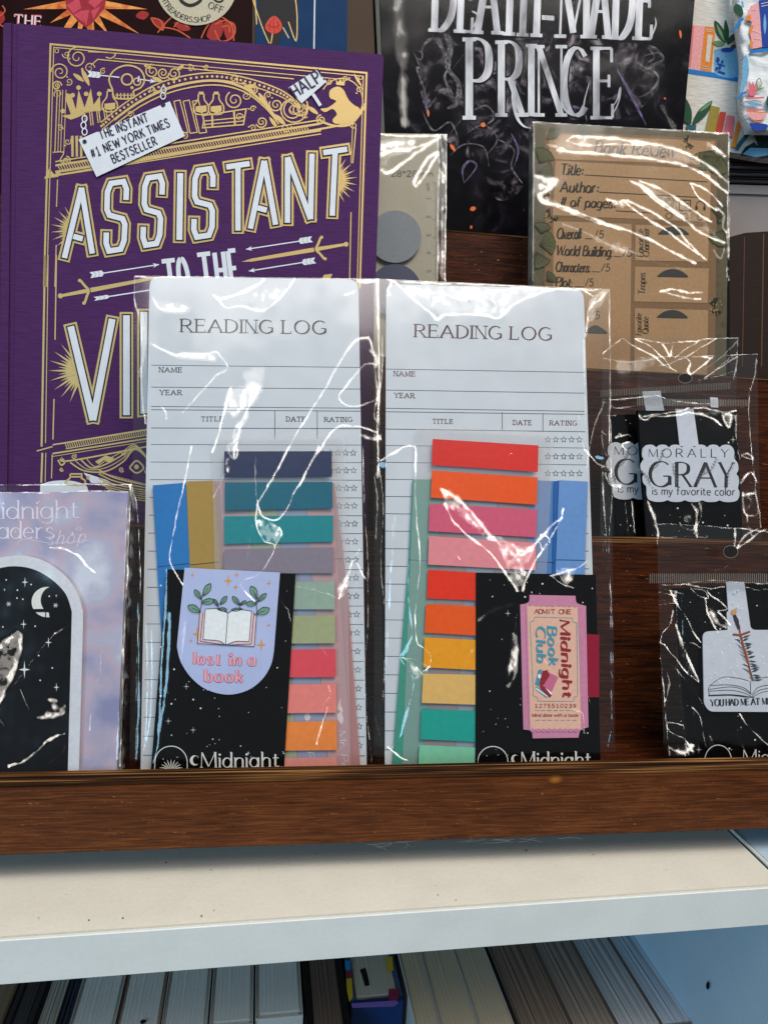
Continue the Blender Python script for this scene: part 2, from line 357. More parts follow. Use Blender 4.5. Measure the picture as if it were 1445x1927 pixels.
# ------------------------------------------------------------------ lettering (own skeleton letters, y up, cap height 1)
def E_(cx, cy, rx, ry, a0=0, a1=360, n=16):
    t = np.radians(np.linspace(a0, a1, n)); return [(cx + rx * math.cos(a), cy + ry * math.sin(a)) for a in t]
def sm(*p, n=5): return smooth(p, n)
G = {
'A': [[(0, 0), (.38, 1)], [(.38, 1), (.76, 0)], [(.14, .36), (.62, .36)]],
'B': [[(.05, 0), (.05, 1)], sm((.05, 1), (.3, 1), (.5, .9), (.5, .65), (.3, .54), (.05, .54)), sm((.3, .54), (.55, .45), (.58, .2), (.42, .02), (.05, 0))],
'C': [E_(.42, .5, .4, .51, 48, 312)],
'D': [[(.05, 0), (.05, 1)], sm((.05, 1), (.32, .99), (.6, .8), (.68, .5), (.6, .2), (.32, .01), (.05, 0))],
'E': [[(.05, 0), (.05, 1)], [(.05, 1), (.52, 1)], [(.05, .53), (.44, .53)], [(.05, 0), (.55, 0)]],
'F': [[(.05, 0), (.05, 1)], [(.05, 1), (.52, 1)], [(.05, .53), (.44, .53)]],
'G': [E_(.42, .5, .4, .51, 48, 320), [(.74, .42), (.74, .06)], [(.5, .42), (.74, .42)]],
'H': [[(.05, 0), (.05, 1)], [(.62, 0), (.62, 1)], [(.05, .52), (.62, .52)]],
'I': [[(.05, 0), (.05, 1)]],
'J': [sm((.3, 1), (.3, .2), (.2, .02), (0, .08))],
'K': [[(.05, 0), (.05, 1)], [(.58, 1), (.06, .42)], [(.24, .6), (.62, 0)]],
'L': [[(.05, 0), (.05, 1)], [(.05, 0), (.52, 0)]],
'M': [[(.03, 0), (.06, 1), 'n'], [(.06, 1), (.42, .05)], [(.42, .05), (.78, 1), 'n'], [(.78, 1), (.81, 0)]],
'N': [[(.05, 0), (.05, 1), 'n'], [(.05, 1), (.64, 0)], [(.64, 1), (.64, 0), 'n']],
'O': [E_(.43, .5, .41, .51, 90, 450, 26)],
'P': [[(.05, 0), (.05, 1)], sm((.05, 1), (.34, 1), (.55, .88), (.55, .6), (.34, .48), (.05, .48))],
'Q': [E_(.43, .5, .41, .51, 90, 450, 26), [(.45, .2), (.8, -.15)]],
'R': [[(.05, 0), (.05, 1)], sm((.05, 1), (.34, 1), (.54, .88), (.54, .62), (.34, .5), (.05, .5)), [(.3, .5), (.66, 0)]],
'S': [sm((.5, .82), (.4, .98), (.22, 1), (.06, .88), (.08, .68), (.3, .53), (.5, .38), (.54, .16), (.36, 0), (.14, 0), (.02, .2), n=4)],
'T': [[(.34, 0), (.34, 1)], [(0, 1), (.68, 1)]],
'U': [sm((.05, 1), (.05, .3), (.16, .04), (.35, -.02), (.54, .06), (.62, .3), (.62, 1))],
'V': [[(0, 1), (.36, 0)], [(.36, 0), (.72, 1), 'n']],
'W': [[(0, 1), (.27, 0)], [(.27, 0), (.5, .9), 'n'], [(.5, .9), (.76, 0)], [(.76, 0), (1.0, 1), 'n']],
'X': [[(0, 1), (.62, 0)], [(0, 0), (.62, 1), 'n']],
'Y': [[(0, 1), (.34, .48)], [(.68, 1), (.34, .48), 'n'], [(.34, .48), (.34, 0)]],
'Z': [[(0, 1), (.58, 1), (0, 0), (.6, 0)]],
'a': [E_(.24, .3, .22, .32, 0, 360), [(.47, .62), (.47, 0)]],
'b': [[(.05, 1), (.05, 0)], E_(.28, .3, .22, .32)],
'c': [E_(.25, .3, .23, .32, 45, 315, 12)],
'd': [E_(.24, .3, .22, .32), [(.47, 1), (.47, 0)]],
'e': [[(.04, .33), (.45, .33)], E_(.25, .3, .22, .32, 5, 318, 14)],
'f': [sm((.38, .92), (.3, 1), (.18, .95), (.14, .8), (.14, .3), (.14, 0)), [(0, .6), (.32, .6)]],
'g': [E_(.24, .3, .22, .32), sm((.47, .62), (.47, 0), (.42, -.22), (.24, -.3), (.04, -.22))],
'h': [[(.05, 1), (.05, 0)], sm((.05, .4), (.16, .58), (.3, .62), (.42, .54), (.45, .36), (.45, 0))],
'i': [[(.05, .62), (.05, 0)], ['dot', (.05, .85)]],
'j': [sm((.12, .62), (.12, 0), (.1, -.2), (-.06, -.28)), ['dot', (.12, .85)]],
'k': [[(.05, 1), (.05, 0)], [(.43, .62), (.06, .24)], [(.18, .36), (.46, 0)]],
'l': [[(.05, 1), (.05, 0)]],
'm': [[(.05, .62), (.05, 0)], sm((.05, .42), (.15, .58), (.26, .62), (.36, .54), (.38, .36), (.38, 0)), sm((.38, .42), (.48, .58), (.6, .62), (.7, .54), (.72, .36), (.72, 0))],
'n': [[(.05, .62), (.05, 0)], sm((.05, .42), (.16, .58), (.3, .62), (.42, .54), (.45, .36), (.45, 0))],
'o': [E_(.26, .3, .24, .32)],
'p': [[(.05, .62), (.05, -.3)], E_(.28, .3, .22, .32)],
'q': [E_(.24, .3, .22, .32), [(.47, .62), (.47, -.3)]],
'r': [[(.05, .62), (.05, 0)], sm((.05, .38), (.14, .55), (.24, .62), (.34, .58))],
's': [sm((.36, .52), (.24, .62), (.08, .56), (.08, .42), (.24, .32), (.38, .2), (.34, .04), (.18, -.01), (.02, .1), n=4)],
't': [sm((.14, .85), (.14, .4), (.14, .12), (.22, 0), (.34, .05)), [(0, .6), (.32, .6)]],
'u': [sm((.05, .62), (.05, .22), (.12, .03), (.25, -.01), (.4, .12), (.45, .25)), [(.45, .62), (.45, 0)]],
'v': [[(0, .62), (.22, 0)], [(.22, 0), (.44, .62), 'n']],
'w': [[(0, .62), (.17, 0)], [(.17, 0), (.34, .58), 'n'], [(.34, .58), (.5, 0)], [(.5, 0), (.66, .62), 'n']],
'x': [[(0, .62), (.4, 0)], [(0, 0), (.4, .62), 'n']],
'y': [[(0, .62), (.22, 0)], sm((.45, .62), (.22, 0), (.12, -.22), (-.02, -.28))],
'z': [[(0, .62), (.38, .62), (0, 0), (.4, 0)]],
'0': [E_(.26, .5, .24, .5, 90, 450, 18)], '1': [[(.08, .8), (.26, 1), (.26, 0)], [(.06, 0), (.46, 0)]],
'2': [sm((.03, .76), (.12, .96), (.3, 1), (.46, .84), (.44, .62), (.03, 0)), [(.03, 0), (.5, 0)]],
'3': [sm((.04, .88), (.22, 1), (.42, .9), (.42, .66), (.2, .54)), sm((.2, .54), (.46, .44), (.48, .14), (.26, 0), (.02, .12))],
'4': [[(.4, 0), (.4, 1), (0, .3), (.54, .3)]], '5': [sm((.08, .55), (.28, .62), (.47, .46), (.46, .14), (.24, 0), (.02, .1)), [(.44, 1), (.1, 1), (.08, .55)]],
'6': [E_(.26, .3, .23, .3), sm((.04, .35), (.1, .75), (.4, 1))], '7': [[(.02, 1), (.5, 1), (.18, 0)]],
'8': [E_(.26, .75, .2, .25), E_(.26, .26, .24, .27)], '9': [E_(.26, .7, .23, .3), sm((.48, .65), (.42, .25), (.12, 0))],
'#': [[(.16, .05), (.26, .95)], [(.4, .05), (.5, .95)], [(.04, .34), (.56, .34)], [(.08, .66), (.6, .66)]],
'*': [[(.15, .55), (.15, .95)], [(0, .65), (.3, .85)], [(0, .85), (.3, .65)]],
'/': [[(0, -.05), (.36, 1.05)]], ':': [['dot', (.06, .1)], ['dot', (.06, .5)]], '.': [['dot', (.06, .05)]],
'!': [[(.05, 1), (.05, .3)], ['dot', (.05, .06)]], '-': [[(0, .42), (.32, .42)]], '_': [[(0, -.04), (.6, -.04)]], '%': [E_(.15, .78, .13, .2), E_(.55, .22, .13, .2), [(.58, 1), (.12, 0)]],
}
def gw(ch):
    if ch == ' ': return .34
    mx = 0
    for st in G[ch]:
        for p in st:
            if isinstance(p, tuple): mx = max(mx, p[0])
    return mx
def text(ink, s, p0, p1, h, thick=.09, thin=None, serif=0, track=.16, slant=0, stress=15, raw=False, up=None, mono=False, curve=None, slab_=False, dotr=1.0, script=False):
    """lay s from baseline point p0 to p1; h = cap height, all in the drawing's units. Widths are shares of h."""
    z = ink.z
    P0 = np.array(z(p0), float); P1 = np.array(z(p1), float)
    k = np.linalg.norm(P1 - P0) / max(1e-9, np.linalg.norm(np.array(p1, float) - np.array(p0, float)))
    hp = h * k; thin = thick if thin is None else thin
    xs = []; x = 0
    for ch in s:
        g = .62 if mono else gw(ch); xs.append(x + ((.62 - gw(ch)) / 2 if mono else 0)); x += g + (.12 if mono else (track if ch != ' ' else .02))
    tot = x - (.12 if mono else track)
    ax = P1 - P0; L = np.linalg.norm(ax); ux = ax / L; uy = np.array([ux[1], -ux[0]]) if up is None else np.array(up, float) / np.linalg.norm(up)
    sx = L / tot
    def mp(gx, gy):
        q = (gx + slant * gy * hp / sx) * sx
        if curve is not None: return curve(q / L, gy)
        return tuple(P0 + ux * q + uy * gy * hp)
    T, t_ = thick * hp, thin * hp; sa = math.radians(stress)
    if script:
        for (c1_, x1_), (c2_, x2_) in zip(list(zip(s, xs))[:-1], list(zip(s, xs))[1:]):
            if c1_ != ' ' and c2_.islower():
                e = x1_ + gw(c1_); ink.strip([mp(*p) for p in sm((e - .1, .03), (e + .02, .0), ((e + x2_) / 2 + .02, .1), (x2_ + .05, .42))], t_, raw=True)
    for ch, ox in zip(s, xs):
        if ch == ' ': continue
        for st in G[ch]:
            if st[0] == 'dot':
                c = mp(ox + st[1][0], st[1][1]); r = max(T, t_) * .62 * dotr
                ink.poly([(c[0] + r * math.cos(a), c[1] + r * math.sin(a)) for a in np.linspace(0, 2 * math.pi, 9)[:-1]], raw=True); continue
            flag = st[-1] if isinstance(st[-1], str) else None
            pts = [p for p in st if isinstance(p, tuple)]
            Q = [mp(ox + p[0], p[1]) for p in pts]
            def wf(d, fl=flag):
                if fl == 'n': return t_
                n_ = np.linalg.norm(d) + 1e-9; dx, dy = d @ ux / n_, d @ uy / n_
                a = math.atan2(dy, dx); q = abs(math.sin(a + sa)) ** 1.6
                return t_ + (T - t_) * q
            ink.strip(Q, T, raw=True, wf=None if thin == thick else wf)
            if serif:
                for e, nb in ((0, 1), (-1, -2)):
                    p, q = pts[e], pts[nb]; d = (p[0] - q[0], p[1] - q[1]); dl = math.hypot(*d) + 1e-9
                    yy = p[1]
                    if abs(d[1]) / dl > .6 and min(abs(yy), abs(yy - 1), abs(yy - .62), abs(yy + .3)) < .02 and not (ch in 'AMNVW' and 0.05 < p[0] < gw(ch) - .05 and not (ch == 'W' and yy > .95)) and not (ch == 'N' and flag != 'n' and yy < .5) and not (ch == 'A' and yy > .5) and not (ch.islower() and abs(yy - .62) < .02 and ch not in 'vwxy' and False):
                        if ch.islower() and yy > .5 and ch not in 'vwxyu': a0, a1 = -serif, .01
                        else: a0, a1 = -serif, serif
                        A = np.array(mp(ox + p[0], yy)); ink.strip([tuple(A + ux * a0 * hp), tuple(A + ux * a1 * hp)], max(t_, .05 * hp) if not slab_ else T * .8, raw=True)
                    elif abs(d[0]) / dl > .9 and ch in 'EFLTZ' and (p[0] > .3 or ch == 'T'):
                        s_ = -1 if yy > .5 else 1
                        if abs(yy - .53) < .05: b0, b1 = -.09, .09
                        else: b0, b1 = (0, s_ * .2)
                        A = np.array(mp(ox + p[0], yy)); ink.strip([tuple(A + uy * b0 * hp), tuple(A + uy * b1 * hp)], max(t_, .04 * hp), raw=True)
    return tot

# ------------------------------------------------------------------ wrinkled film
def vnoise(px, py, seed, sc):
    r = np.random.RandomState(seed); o = np.zeros_like(px)
    for i in range(7):
        a = r.uniform(0, 2 * math.pi); f = (2 * math.pi / sc) * r.uniform(.5, 1.8)
        o += np.sin(f * (px * math.cos(a) + py * math.sin(a)) + r.uniform(0, 6.28)) * r.uniform(.5, 1)
    return o / 3.2
LAMPS = {'w': L_WARM, 'b': L_BLUE}
def film(name, pl, lift, quad, parent, strokes=(), patches=(), step=2.0, seed=1, wob=.05, mat=None, z=None, tall=1.0, label=None):
    """one clear film sheet: a fine grid whose creases lean towards the lamps"""
    zz = z or (lambda p: p)
    q = [np.array(zz(p), float) for p in quad]
    wx = max(np.linalg.norm(q[1] - q[0]), np.linalg.norm(q[2] - q[3])); wy = max(np.linalg.norm(q[3] - q[0]), np.linalg.norm(q[2] - q[1]))
    nx, ny = int(wx / step) + 2, int(wy / step) + 2
    U, Vv = np.meshgrid(np.linspace(0, 1, nx), np.linspace(0, 1, ny))
    U1, V1 = U[..., None], Vv[..., None]
    PX = (q[0] * (1 - U1) + q[1] * U1) * (1 - V1) + (q[3] * (1 - U1) + q[2] * U1) * V1
    # slightly uneven outline
    px, py = PX[..., 0].ravel(), PX[..., 1].ravel()
    P = pl.at(np.stack([px, py], 1), lift)
    vd = CAM - P; vd /= np.linalg.norm(vd, axis=1)[:, None]
    tgt = {}
    for k, Lp in LAMPS.items():
        ld = Lp - P; ld /= np.linalg.norm(ld, axis=1)[:, None]; h = vd + ld; h /= np.linalg.norm(h, axis=1)[:, None]
        hn = h @ pl.n
        tgt[k] = np.stack([(h @ pl.u) / hn, (h @ pl.v) / hn], 1)
    base = np.stack([vnoise(px, py, seed, 160) * wob + vnoise(px, py, seed + 1, 45) * wob * .35, vnoise(px, py, seed + 2, 190) * wob * .7 + vnoise(px, py, seed + 3, 60) * wob * .3], 1)
    g = base.copy()
    rs_ = np.random.RandomState(seed + 99)
    def blur(n_, k1, k2):
        a = rs_.randn(ny, nx)
        for ax_, kk in ((0, k1), (1, k2)):
            for _ in range(kk): a = (a + np.roll(a, 1, ax_) + np.roll(a, -1, ax_)) / 3
        return (a / a.std()).ravel() * n_
    jit = np.stack([blur(.5, 2, 2) + blur(.5, 9, 5), blur(.5, 3, 2) + blur(.5, 12, 5)], 1)
    wvar = np.clip(.72 + .5 * vnoise(px, py, seed + 11, 55) + .25 * vnoise(px, py, seed + 12, 17), .25, 1.25)
    def put(m, lamp, j):
        nonlocal g
        if lamp in tgt: t = tgt[lamp]
        m = m[:, None]; g = g * (1 - np.clip(m, 0, 1)) + (t + jit * j) * m
    for pt in patches:
        poly, lev, feather, j = pt[:4]; lev *= .92; j = j * 1.25; feather *= .8; lamp = pt[4] if len(pt) > 4 else 'w'
        Q = np.array([zz(p) for p in smooth(poly, 5, True)])
        # inside test and edge distance
        inside = np.zeros(len(px), bool); dmin = np.full(len(px), 1e9)
        bb = (px > Q[:, 0].min() - feather) & (px < Q[:, 0].max() + feather) & (py > Q[:, 1].min() - feather) & (py < Q[:, 1].max() + feather)
        ix = np.where(bb)[0]; X, Y = px[ix], py[ix]; ins = np.zeros(len(ix), bool); dm = np.full(len(ix), 1e9)
        for i in range(len(Q)):
            a, b = Q[i - 1], Q[i]
            cr = ((a[1] > Y) != (b[1] > Y)) & (X < (b[0] - a[0]) * (Y - a[1]) / (b[1] - a[1] + 1e-12) + a[0]); ins ^= cr
            d = b - a; t = np.clip(((X - a[0]) * d[0] + (Y - a[1]) * d[1]) / (d @ d + 1e-9), 0, 1)
            dm = np.minimum(dm, np.hypot(X - a[0] - t * d[0], Y - a[1] - t * d[1]))
        m = np.zeros(len(px)); sd = np.where(ins, dm, -dm); m[ix] = np.clip(sd / feather + .5, 0, 1) * lev
        put(m, lamp, j)
    for st in strokes:
        pts, wd, lev = st[:3]; wd = wd * .92; lamp = st[3] if len(st) > 3 else 'w'; j = (st[4] if len(st) > 4 else .04) * .6
        Q = np.array([zz(p) for p in smooth(pts, 5)]); Q = Q + np.stack([vnoise(Q[:, 0], Q[:, 1], seed + 9, 30), vnoise(Q[:, 0], Q[:, 1], seed + 10, 30)], 1) * 1.2
        bb = (px > Q[:, 0].min() - wd - 3) & (px < Q[:, 0].max() + wd + 3) & (py > Q[:, 1].min() - wd - 3) & (py < Q[:, 1].max() + wd + 3)
        ix = np.where(bb)[0]; X, Y = px[ix], py[ix]; dm = np.full(len(ix), 1e9)
        for i in range(1, len(Q)):
            a, b = Q[i - 1], Q[i]; d = b - a; t = np.clip(((X - a[0]) * d[0] + (Y - a[1]) * d[1]) / (d @ d + 1e-9), 0, 1)
            dm = np.minimum(dm, np.hypot(X - a[0] - t * d[0], Y - a[1] - t * d[1]))
        we = wd * wvar[ix]; q_ = np.clip((we / 2 - dm) / np.maximum(2.4, wd * .85) + .60, 0, 1); m = np.zeros(len(px)); m[ix] = q_ * q_ * (3 - 2 * q_) * lev * np.clip(.96 + .07 * jit[ix, 0], 0, 1.05)
        put(m, lamp, j)
    nrm = pl.n + g[:, :1] * pl.u + g[:, 1:] * pl.v; nrm /= np.linalg.norm(nrm, axis=1)[:, None]
    # height field whose slopes follow g (least squares), gentle
    dxm = np.linalg.norm(P[nx - 1] - P[0]) / (nx - 1); dym = np.linalg.norm(P[(ny - 1) * nx] - P[0]) / (ny - 1)
    gx = -g[:, 0].reshape(ny, nx); gy = g[:, 1].reshape(ny, nx)
    kx = np.fft.fftfreq(nx, dxm) * 2 * math.pi; ky = np.fft.fftfreq(ny, dym) * 2 * math.pi
    KX, KY = np.meshgrid(kx, ky); k2 = KX ** 2 + KY ** 2; k2[0, 0] = 1
    hh = np.real(np.fft.ifft2((-1j * KX * np.fft.fft2(gx) - 1j * KY * np.fft.fft2(gy)) / k2)).ravel()
    hh = np.clip(hh - hh.mean(), -.0012, .0012) * .55 * tall
    P = P + pl.n * hh[:, None]
    idx = np.arange(nx * ny).reshape(ny, nx)
    F = np.stack([idx[:-1, :-1], idx[1:, :-1], idx[1:, 1:], idx[:-1, 1:]], -1).reshape(-1, 4)
    o = mesh(name, P, F.tolist(), mat or film_mat(), parent, uv=pl.uv(P), smooth=True, normals=nrm)
    if label: o['label'] = label
    return o
def back_film(pl, lift, quad, parent, name='back_sheet', z=None):
    zz = z or (lambda p: p)
    i = Ink(zz); i.poly(list(quad)); return i.build(name, film_mat(), parent, pl, lift)
def Z(x0, y0, s): return lambda p: (x0 + p[0] / s, y0 + p[1] / s)
A1 = Z(0, 0, 1.9527); A2 = Z(690, 0, 1.9139); A3 = Z(0, 480, 3.0104); A4 = Z(240, 500, 2.89); A5 = Z(240, 840, 2.89); A6 = Z(690, 500, 2.89)
A7 = Z(690, 780, 2.834); A8 = Z(1090, 600, 4.0704); B1 = Z(1100, 960, 3.7043); B2 = Z(0, 880, 3.21); B4 = Z(0, 1700, 2.0069); B5 = Z(600, 1700, 1.71)
B6 = Z(950, 220, 2.9192); B7 = Z(1220, 0, 4.191); B8 = Z(690, 230, 6.2176); ID = lambda p: p
def zp(z, pts): return [z(p) for p in pts]
# =================================================================== SETTING: bookcase, rack, wall
M_white = paper('white_laminate', (224, 218, 205), k=1.1, rough=.45, var=.03, bump=.35, nscale=700, spec=.4)
M_edge = paper('white_edge_band', (236, 236, 232), k=1.0, rough=.35, var=.02)
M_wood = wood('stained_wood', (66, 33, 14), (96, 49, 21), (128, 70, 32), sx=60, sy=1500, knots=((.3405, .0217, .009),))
M_woodshade = wood('stained_wood_shaded', (28, 10, 3), (66, 27, 8), (98, 48, 18), sx=45, sy=800)  # same rack wood, with the shade between the steps put into its colour
def ply():
    m, nt, p = newmat('plywood_edge'); u = uvmap(nt, 14, 950)
    no = N(nt, 'ShaderNodeTexNoise', Scale=1.0, Detail=3.0, Distortion=.3); nt.links.new(u, no.inputs['Vector'])
    col = ramp(nt, no.outputs[0], [(0.40, C(26, 14, 8)), (0.54, C(74, 44, 22)), (0.70, C(176, 128, 76))]); nt.links.new(col, p.inputs['Base Color'])
    b = N(nt, 'ShaderNodeBump', Strength=.8, Distance=.0006); nt.links.new(no.outputs[0], b.inputs['Height']); nt.links.new(b.outputs[0], p.inputs['Normal'])
    p.inputs['Roughness'].default_value = .85; p.inputs['Specular IOR Level'].default_value = .08; return m
M_ply = ply()
RZ = math.radians(-1.65)
RY = np.array([math.cos(RZ), math.sin(RZ), 0]); RN = np.array([-math.sin(RZ), math.cos(RZ), 0])   # along the rack, into the rack
def rackpt(s, d, z): return np.array([.0435, .22817, 0]) + RY * s + RN * d + np.array([0, 0, z]) + CAM
rack = thing('display_rack', 'dark brown stained plywood rack with stepped slots, standing on the white shelf', 'display rack', rackpt(0, .1, -.1542))
TH = .0085
tiers = [(0.0, -.1304), (.057, -.059), (.117, .0124), (.177, .0825)]
for i, (d, zt) in enumerate(tiers):
    zb = -.1542
    c = rackpt(.03, d + TH / 2, (zb + zt - .0004) / 2)
    box('front_rail' if i == 0 else 'step_board', c, (.62, TH, zt - .0004 - zb), M_wood if i == 0 else M_woodshade, rack, rz=RZ, bevel=.0005)
    box('ply_edge', rackpt(.03, d + TH / 2, zt), (.62, TH - .0006, .0014), M_ply, rack, rz=RZ, bevel=.0003)
    if i < 3:
        d1 = tiers[i + 1][0]; zf = (-.1500, -.1480, -.0880)[i]
        box('slot_floor', rackpt(.03, (d + TH + d1) / 2, zf), (.618, d1 - d - TH - .0006, .006), M_woodshade, rack, rz=RZ, bevel=0)
box('slot_floor', rackpt(.03, .222, -.02), (.618, .07, .006), M_woodshade, rack, rz=RZ, bevel=0)
box('rear_board', rackpt(.03, .262, -.06), (.62, TH, .188), M_woodshade, rack, rz=RZ, bevel=.0005)
for s in (-.24, .29):
    box('foot', rackpt(s, .13, -.1602), (.02, .2, .0118), M_woodshade, rack, rz=RZ)
# bookcase
ZS = -.16618
case = thing('bookcase', 'white laminate bookcase with an open lower compartment under the rack', 'bookcase', (0, .38, .75))
box('shelf_board', CAM + np.array([-.0768, .37, ZS - .00755]), (.526, .3210, .0150), M_white, case, bevel=.0009)
box('edge_band', CAM + np.array([-.0768, .2092, ZS - .00755]), (.526, .0012, .0151), M_edge, case, bevel=.0004)
M_side = paper('blue_lit_laminate', (184, 206, 224), k=1.1, rough=.5, var=.02, bump=.15, nscale=600)  # white laminate with the blue window cast put into its colour
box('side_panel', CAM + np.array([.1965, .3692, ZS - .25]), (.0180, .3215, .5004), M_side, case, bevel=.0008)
box('seam_trim', CAM + np.array([.18705, .37, ZS + .0002]), (.0012, .32, .0012), M_edge, case, bevel=.0003)
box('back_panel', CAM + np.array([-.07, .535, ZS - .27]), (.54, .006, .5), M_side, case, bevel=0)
box('lower_shelf', CAM + np.array([-.07, .37, ZS - .45]), (.5145, .32, .018), M_white, case, bevel=.0008)
# peg hole in the side panel
sidepl = Pl([.187, .26, -.26], 0, -90)
i = Ink(); c_ = B4; i.poly(ell(1331, 1855, 3.4, 7.5)); i.build('peg_hole', paper('hole_black', (20, 18, 16)), case, sidepl, .0006)
wallo = box('wall', CAM + np.array([0, .78, .2]), (3.0, .02, 2.2), paper('wall_brown', (96, 78, 66), k=.8, rough=.9), None, bevel=0)
wallo['kind'] = 'structure'
flr = box('floor', CAM + np.array([0, 0, -1.32]), (4, 4, .02), paper('floor_grey', (120, 112, 104), rough=.6), None, bevel=0); flr['kind'] = 'structure'
# crumbs of dust and lint
shelfpl = Pl([0, .3, ZS], 90, 0)
dust = Ink(); rr = random.Random(4)
for k in range(60):
    x, y = rr.uniform(0, 1440), rr.uniform(1610, 1740); y -= x * .05; r = rr.choice([.5, .6, .7, .9, 1.3]) 
    dust.poly(rpoly([(x - r, y), (x, y - r * .8), (x + r, y + .2 * r), (x + .2 * r, y + r * .8)], 0))
for p in ((380, 1723), (232, 1727), (990, 1600), (313, 1623), (168, 1731)): dust.poly(ell(p[0], p[1], 1.9, 1.3, 7))
o = dust.build('dust_specks', paper('dust', (110, 84, 66)), None, shelfpl, .0004); o['kind'] = 'stuff'; o['label'] = 'scattered dark dust specks on the white shelf'
railpl = Pl([.0435, .22817 - .0008, -.1542], 0, -1.65)
fz = Ink()
for k in range(13):
    x0 = rr.choice([rr.uniform(690, 780), rr.uniform(850, 1085)]); y0 = 1589 - (x0 - 690) * .028 + rr.uniform(-3, 4); pts = [(x0, y0)]
    a = rr.uniform(-.7, .9)
    for q in range(6):
        a += rr.uniform(-.7, .7); pts.append((pts[-1][0] + rr.uniform(5, 11) * math.cos(a), min(pts[-1][1] + 2 * math.sin(a) + .1, 1600)))
    fz.strip(smooth(pts, 4), .3)
o = fz.build('lint', paper('lint_white', (170, 164, 154), k=1.0), None, railpl, 0); o['kind'] = 'stuff'; o['label'] = 'pale lint fibres caught under the brown rail'

# =================================================================== LOWER BOOKS
ZB = -.2613
def topx(px, py):
    r = rays([(px, py)])[0]; t = ZB / r[2]; return r[0] * t, r[1] * t
GREY1_, GREY2_ = (176, 182, 186), (120, 128, 134)
def lowbook(label, x0, x1, py, front, cmat, pmat, ct=.0006, group=None, drop=.0004, spine=True, back=.42, height=.17, spmat=None, name='paperback_book', round_=False):
    X0, X1 = topx(x0, py)[0], topx(x1, py)[0]
    t = thing(name, label, 'book', CAM + np.array([(X0 + X1) / 2, (front + back) / 2, ZB - height]), group)
    cy = (front + back) / 2; ly = back - front
    g = .00008
    X0 += g; X1 -= g
    box('page_block', CAM + np.array([(X0 + X1) / 2, cy + .0006, ZB - drop - height / 2 + .001]), (X1 - X0 - 2 * ct - .0001, ly - .0016, height - .002), pmat, t, bevel=.0004 if not round_ else .0012)
    for x in (X0 + ct / 2, X1 - ct / 2): box('cover', CAM + np.array([x, cy, ZB - height / 2]), (ct, ly - .0002, height), cmat, t, bevel=ct * .2)
    if spine: box('spine', CAM + np.array([(X0 + X1) / 2, front - ct / 2, ZB - height / 2 - .0002]), (X1 - X0, max(ct, .0007), height), spmat or cmat, t, bevel=ct * .2)
    return t
def pg(n, a, b): return pages('page_edges_' + n, a, b)
dkc = paper('cover_charcoal', (40, 40, 44), rough=.4); nvc = paper('cover_navy', (34, 44, 66), rough=.4); brc = paper('cover_brown', (110, 82, 62))
whc = paper('cover_white', (212, 212, 208)); bkc = paper('cover_black', (20, 19, 20), rough=.35)
lowbook('book with tan page edges, leftmost in the lower compartment', -60, 36, 1852, .262, brc, pg('tan', (150, 128, 104), (104, 84, 66)))
lowbook('dark charcoal covered book with streaky page edges in the lower compartment', 38, 92, 1850, .262, dkc, pg('dark', (70, 66, 66), (26, 25, 27)), ct=.003)
lowbook('book with black and white streaked page edges beside the navy book below the shelf', 93, 133, 1850, .262, bkc, pg('bw', (205, 200, 190), (34, 32, 34)))
lowbook('navy covered book left of the five grey paperbacks', 134, 157, 1846, .262, nvc, pg('navy', (60, 66, 84), (30, 36, 52)), ct=.0016)
PGG = pg('grey', (236, 236, 232), (196, 198, 198)); gp = 'grey edged paperbacks in the lower compartment'
fr = [.262, .2645, .266, .2700, .2722]
five = [(158, 238), (240, 317), (318, 398), (401, 478), (481, 566)]
ftxt = ['grey edged paperback next to the navy book, first of five', 'grey edged paperback with a brown stained left edge, second of five', 'grey edged paperback in the middle of five alike',
        'grey edged paperback with a hint of white spine, fourth of five', 'grey edged paperback with a white spine top, beside the black book']
for (a, b), f, tx in zip(five, fr, ftxt):
    lowbook(tx, a, b, 1836, f, brc if 239 < a < 250 else whc, PGG, group=gp, ct=.0003, round_=True)
lowbook('black covered book with brown page edges between grey paperbacks and colourful book', 568, 646, 1818, .262, bkc, pg('brown', (120, 100, 88), (40, 32, 30)), ct=.0032)
cb = lowbook('colourful hardcover with blue spine and black mark on its page tops', 650, 744, 1808, .2775, paper('cover_multicolour', (62, 84, 120)), pg('cream', (206, 198, 182), (150, 138, 124)), ct=.0022, spmat=paper('spine_blue', (18, 52, 104), rough=.35), name='hardcover_book')
topb = Pl([0, .3, ZB + .0003], 90, 0)
i = Ink(B5)
for p_ in [[(83, 184), (103, 184), (102, 215), (86, 215)]]: i.poly(p_)
i.build('yellow_patch', paper('p_cyan', (40, 140, 210)), cb, topb, .0001)
i = Ink(B5); i.poly([(86, 215), (104, 215), (106, 240), (88, 243)]); i.poly([(224, 275), (256, 275), (257, 305), (228, 330), (224, 300)]); i.build('maroon_patch', paper('p_maroon', (130, 40, 70)), cb, topb, .0001)
i = Ink(B5); i.poly([(88, 243), (106, 240), (110, 300), (98, 318), (90, 280)]); i.poly([(216, 172), (236, 171), (240, 215), (220, 222)]); i.build('yellow_patch', paper('p_yellow', (206, 176, 40)), cb, topb, .0001)
i = Ink(B5); i.poly([(104, 322), (250, 312), (256, 322), (240, 332), (108, 336)]); i.build('purple_band', paper('p_purple', (126, 104, 190)), cb, topb, .0002)
tp2 = Pl([0, .3, ZB - .0004], 90, 0)
i = Ink(B5); i.strip([(140, 210), (146, 225), (156, 265)], 20, taper=[1, .9, .8]); i.build('marker_mark', paper('marker', (14, 12, 12), rough=.3), cb, tp2, .0001)
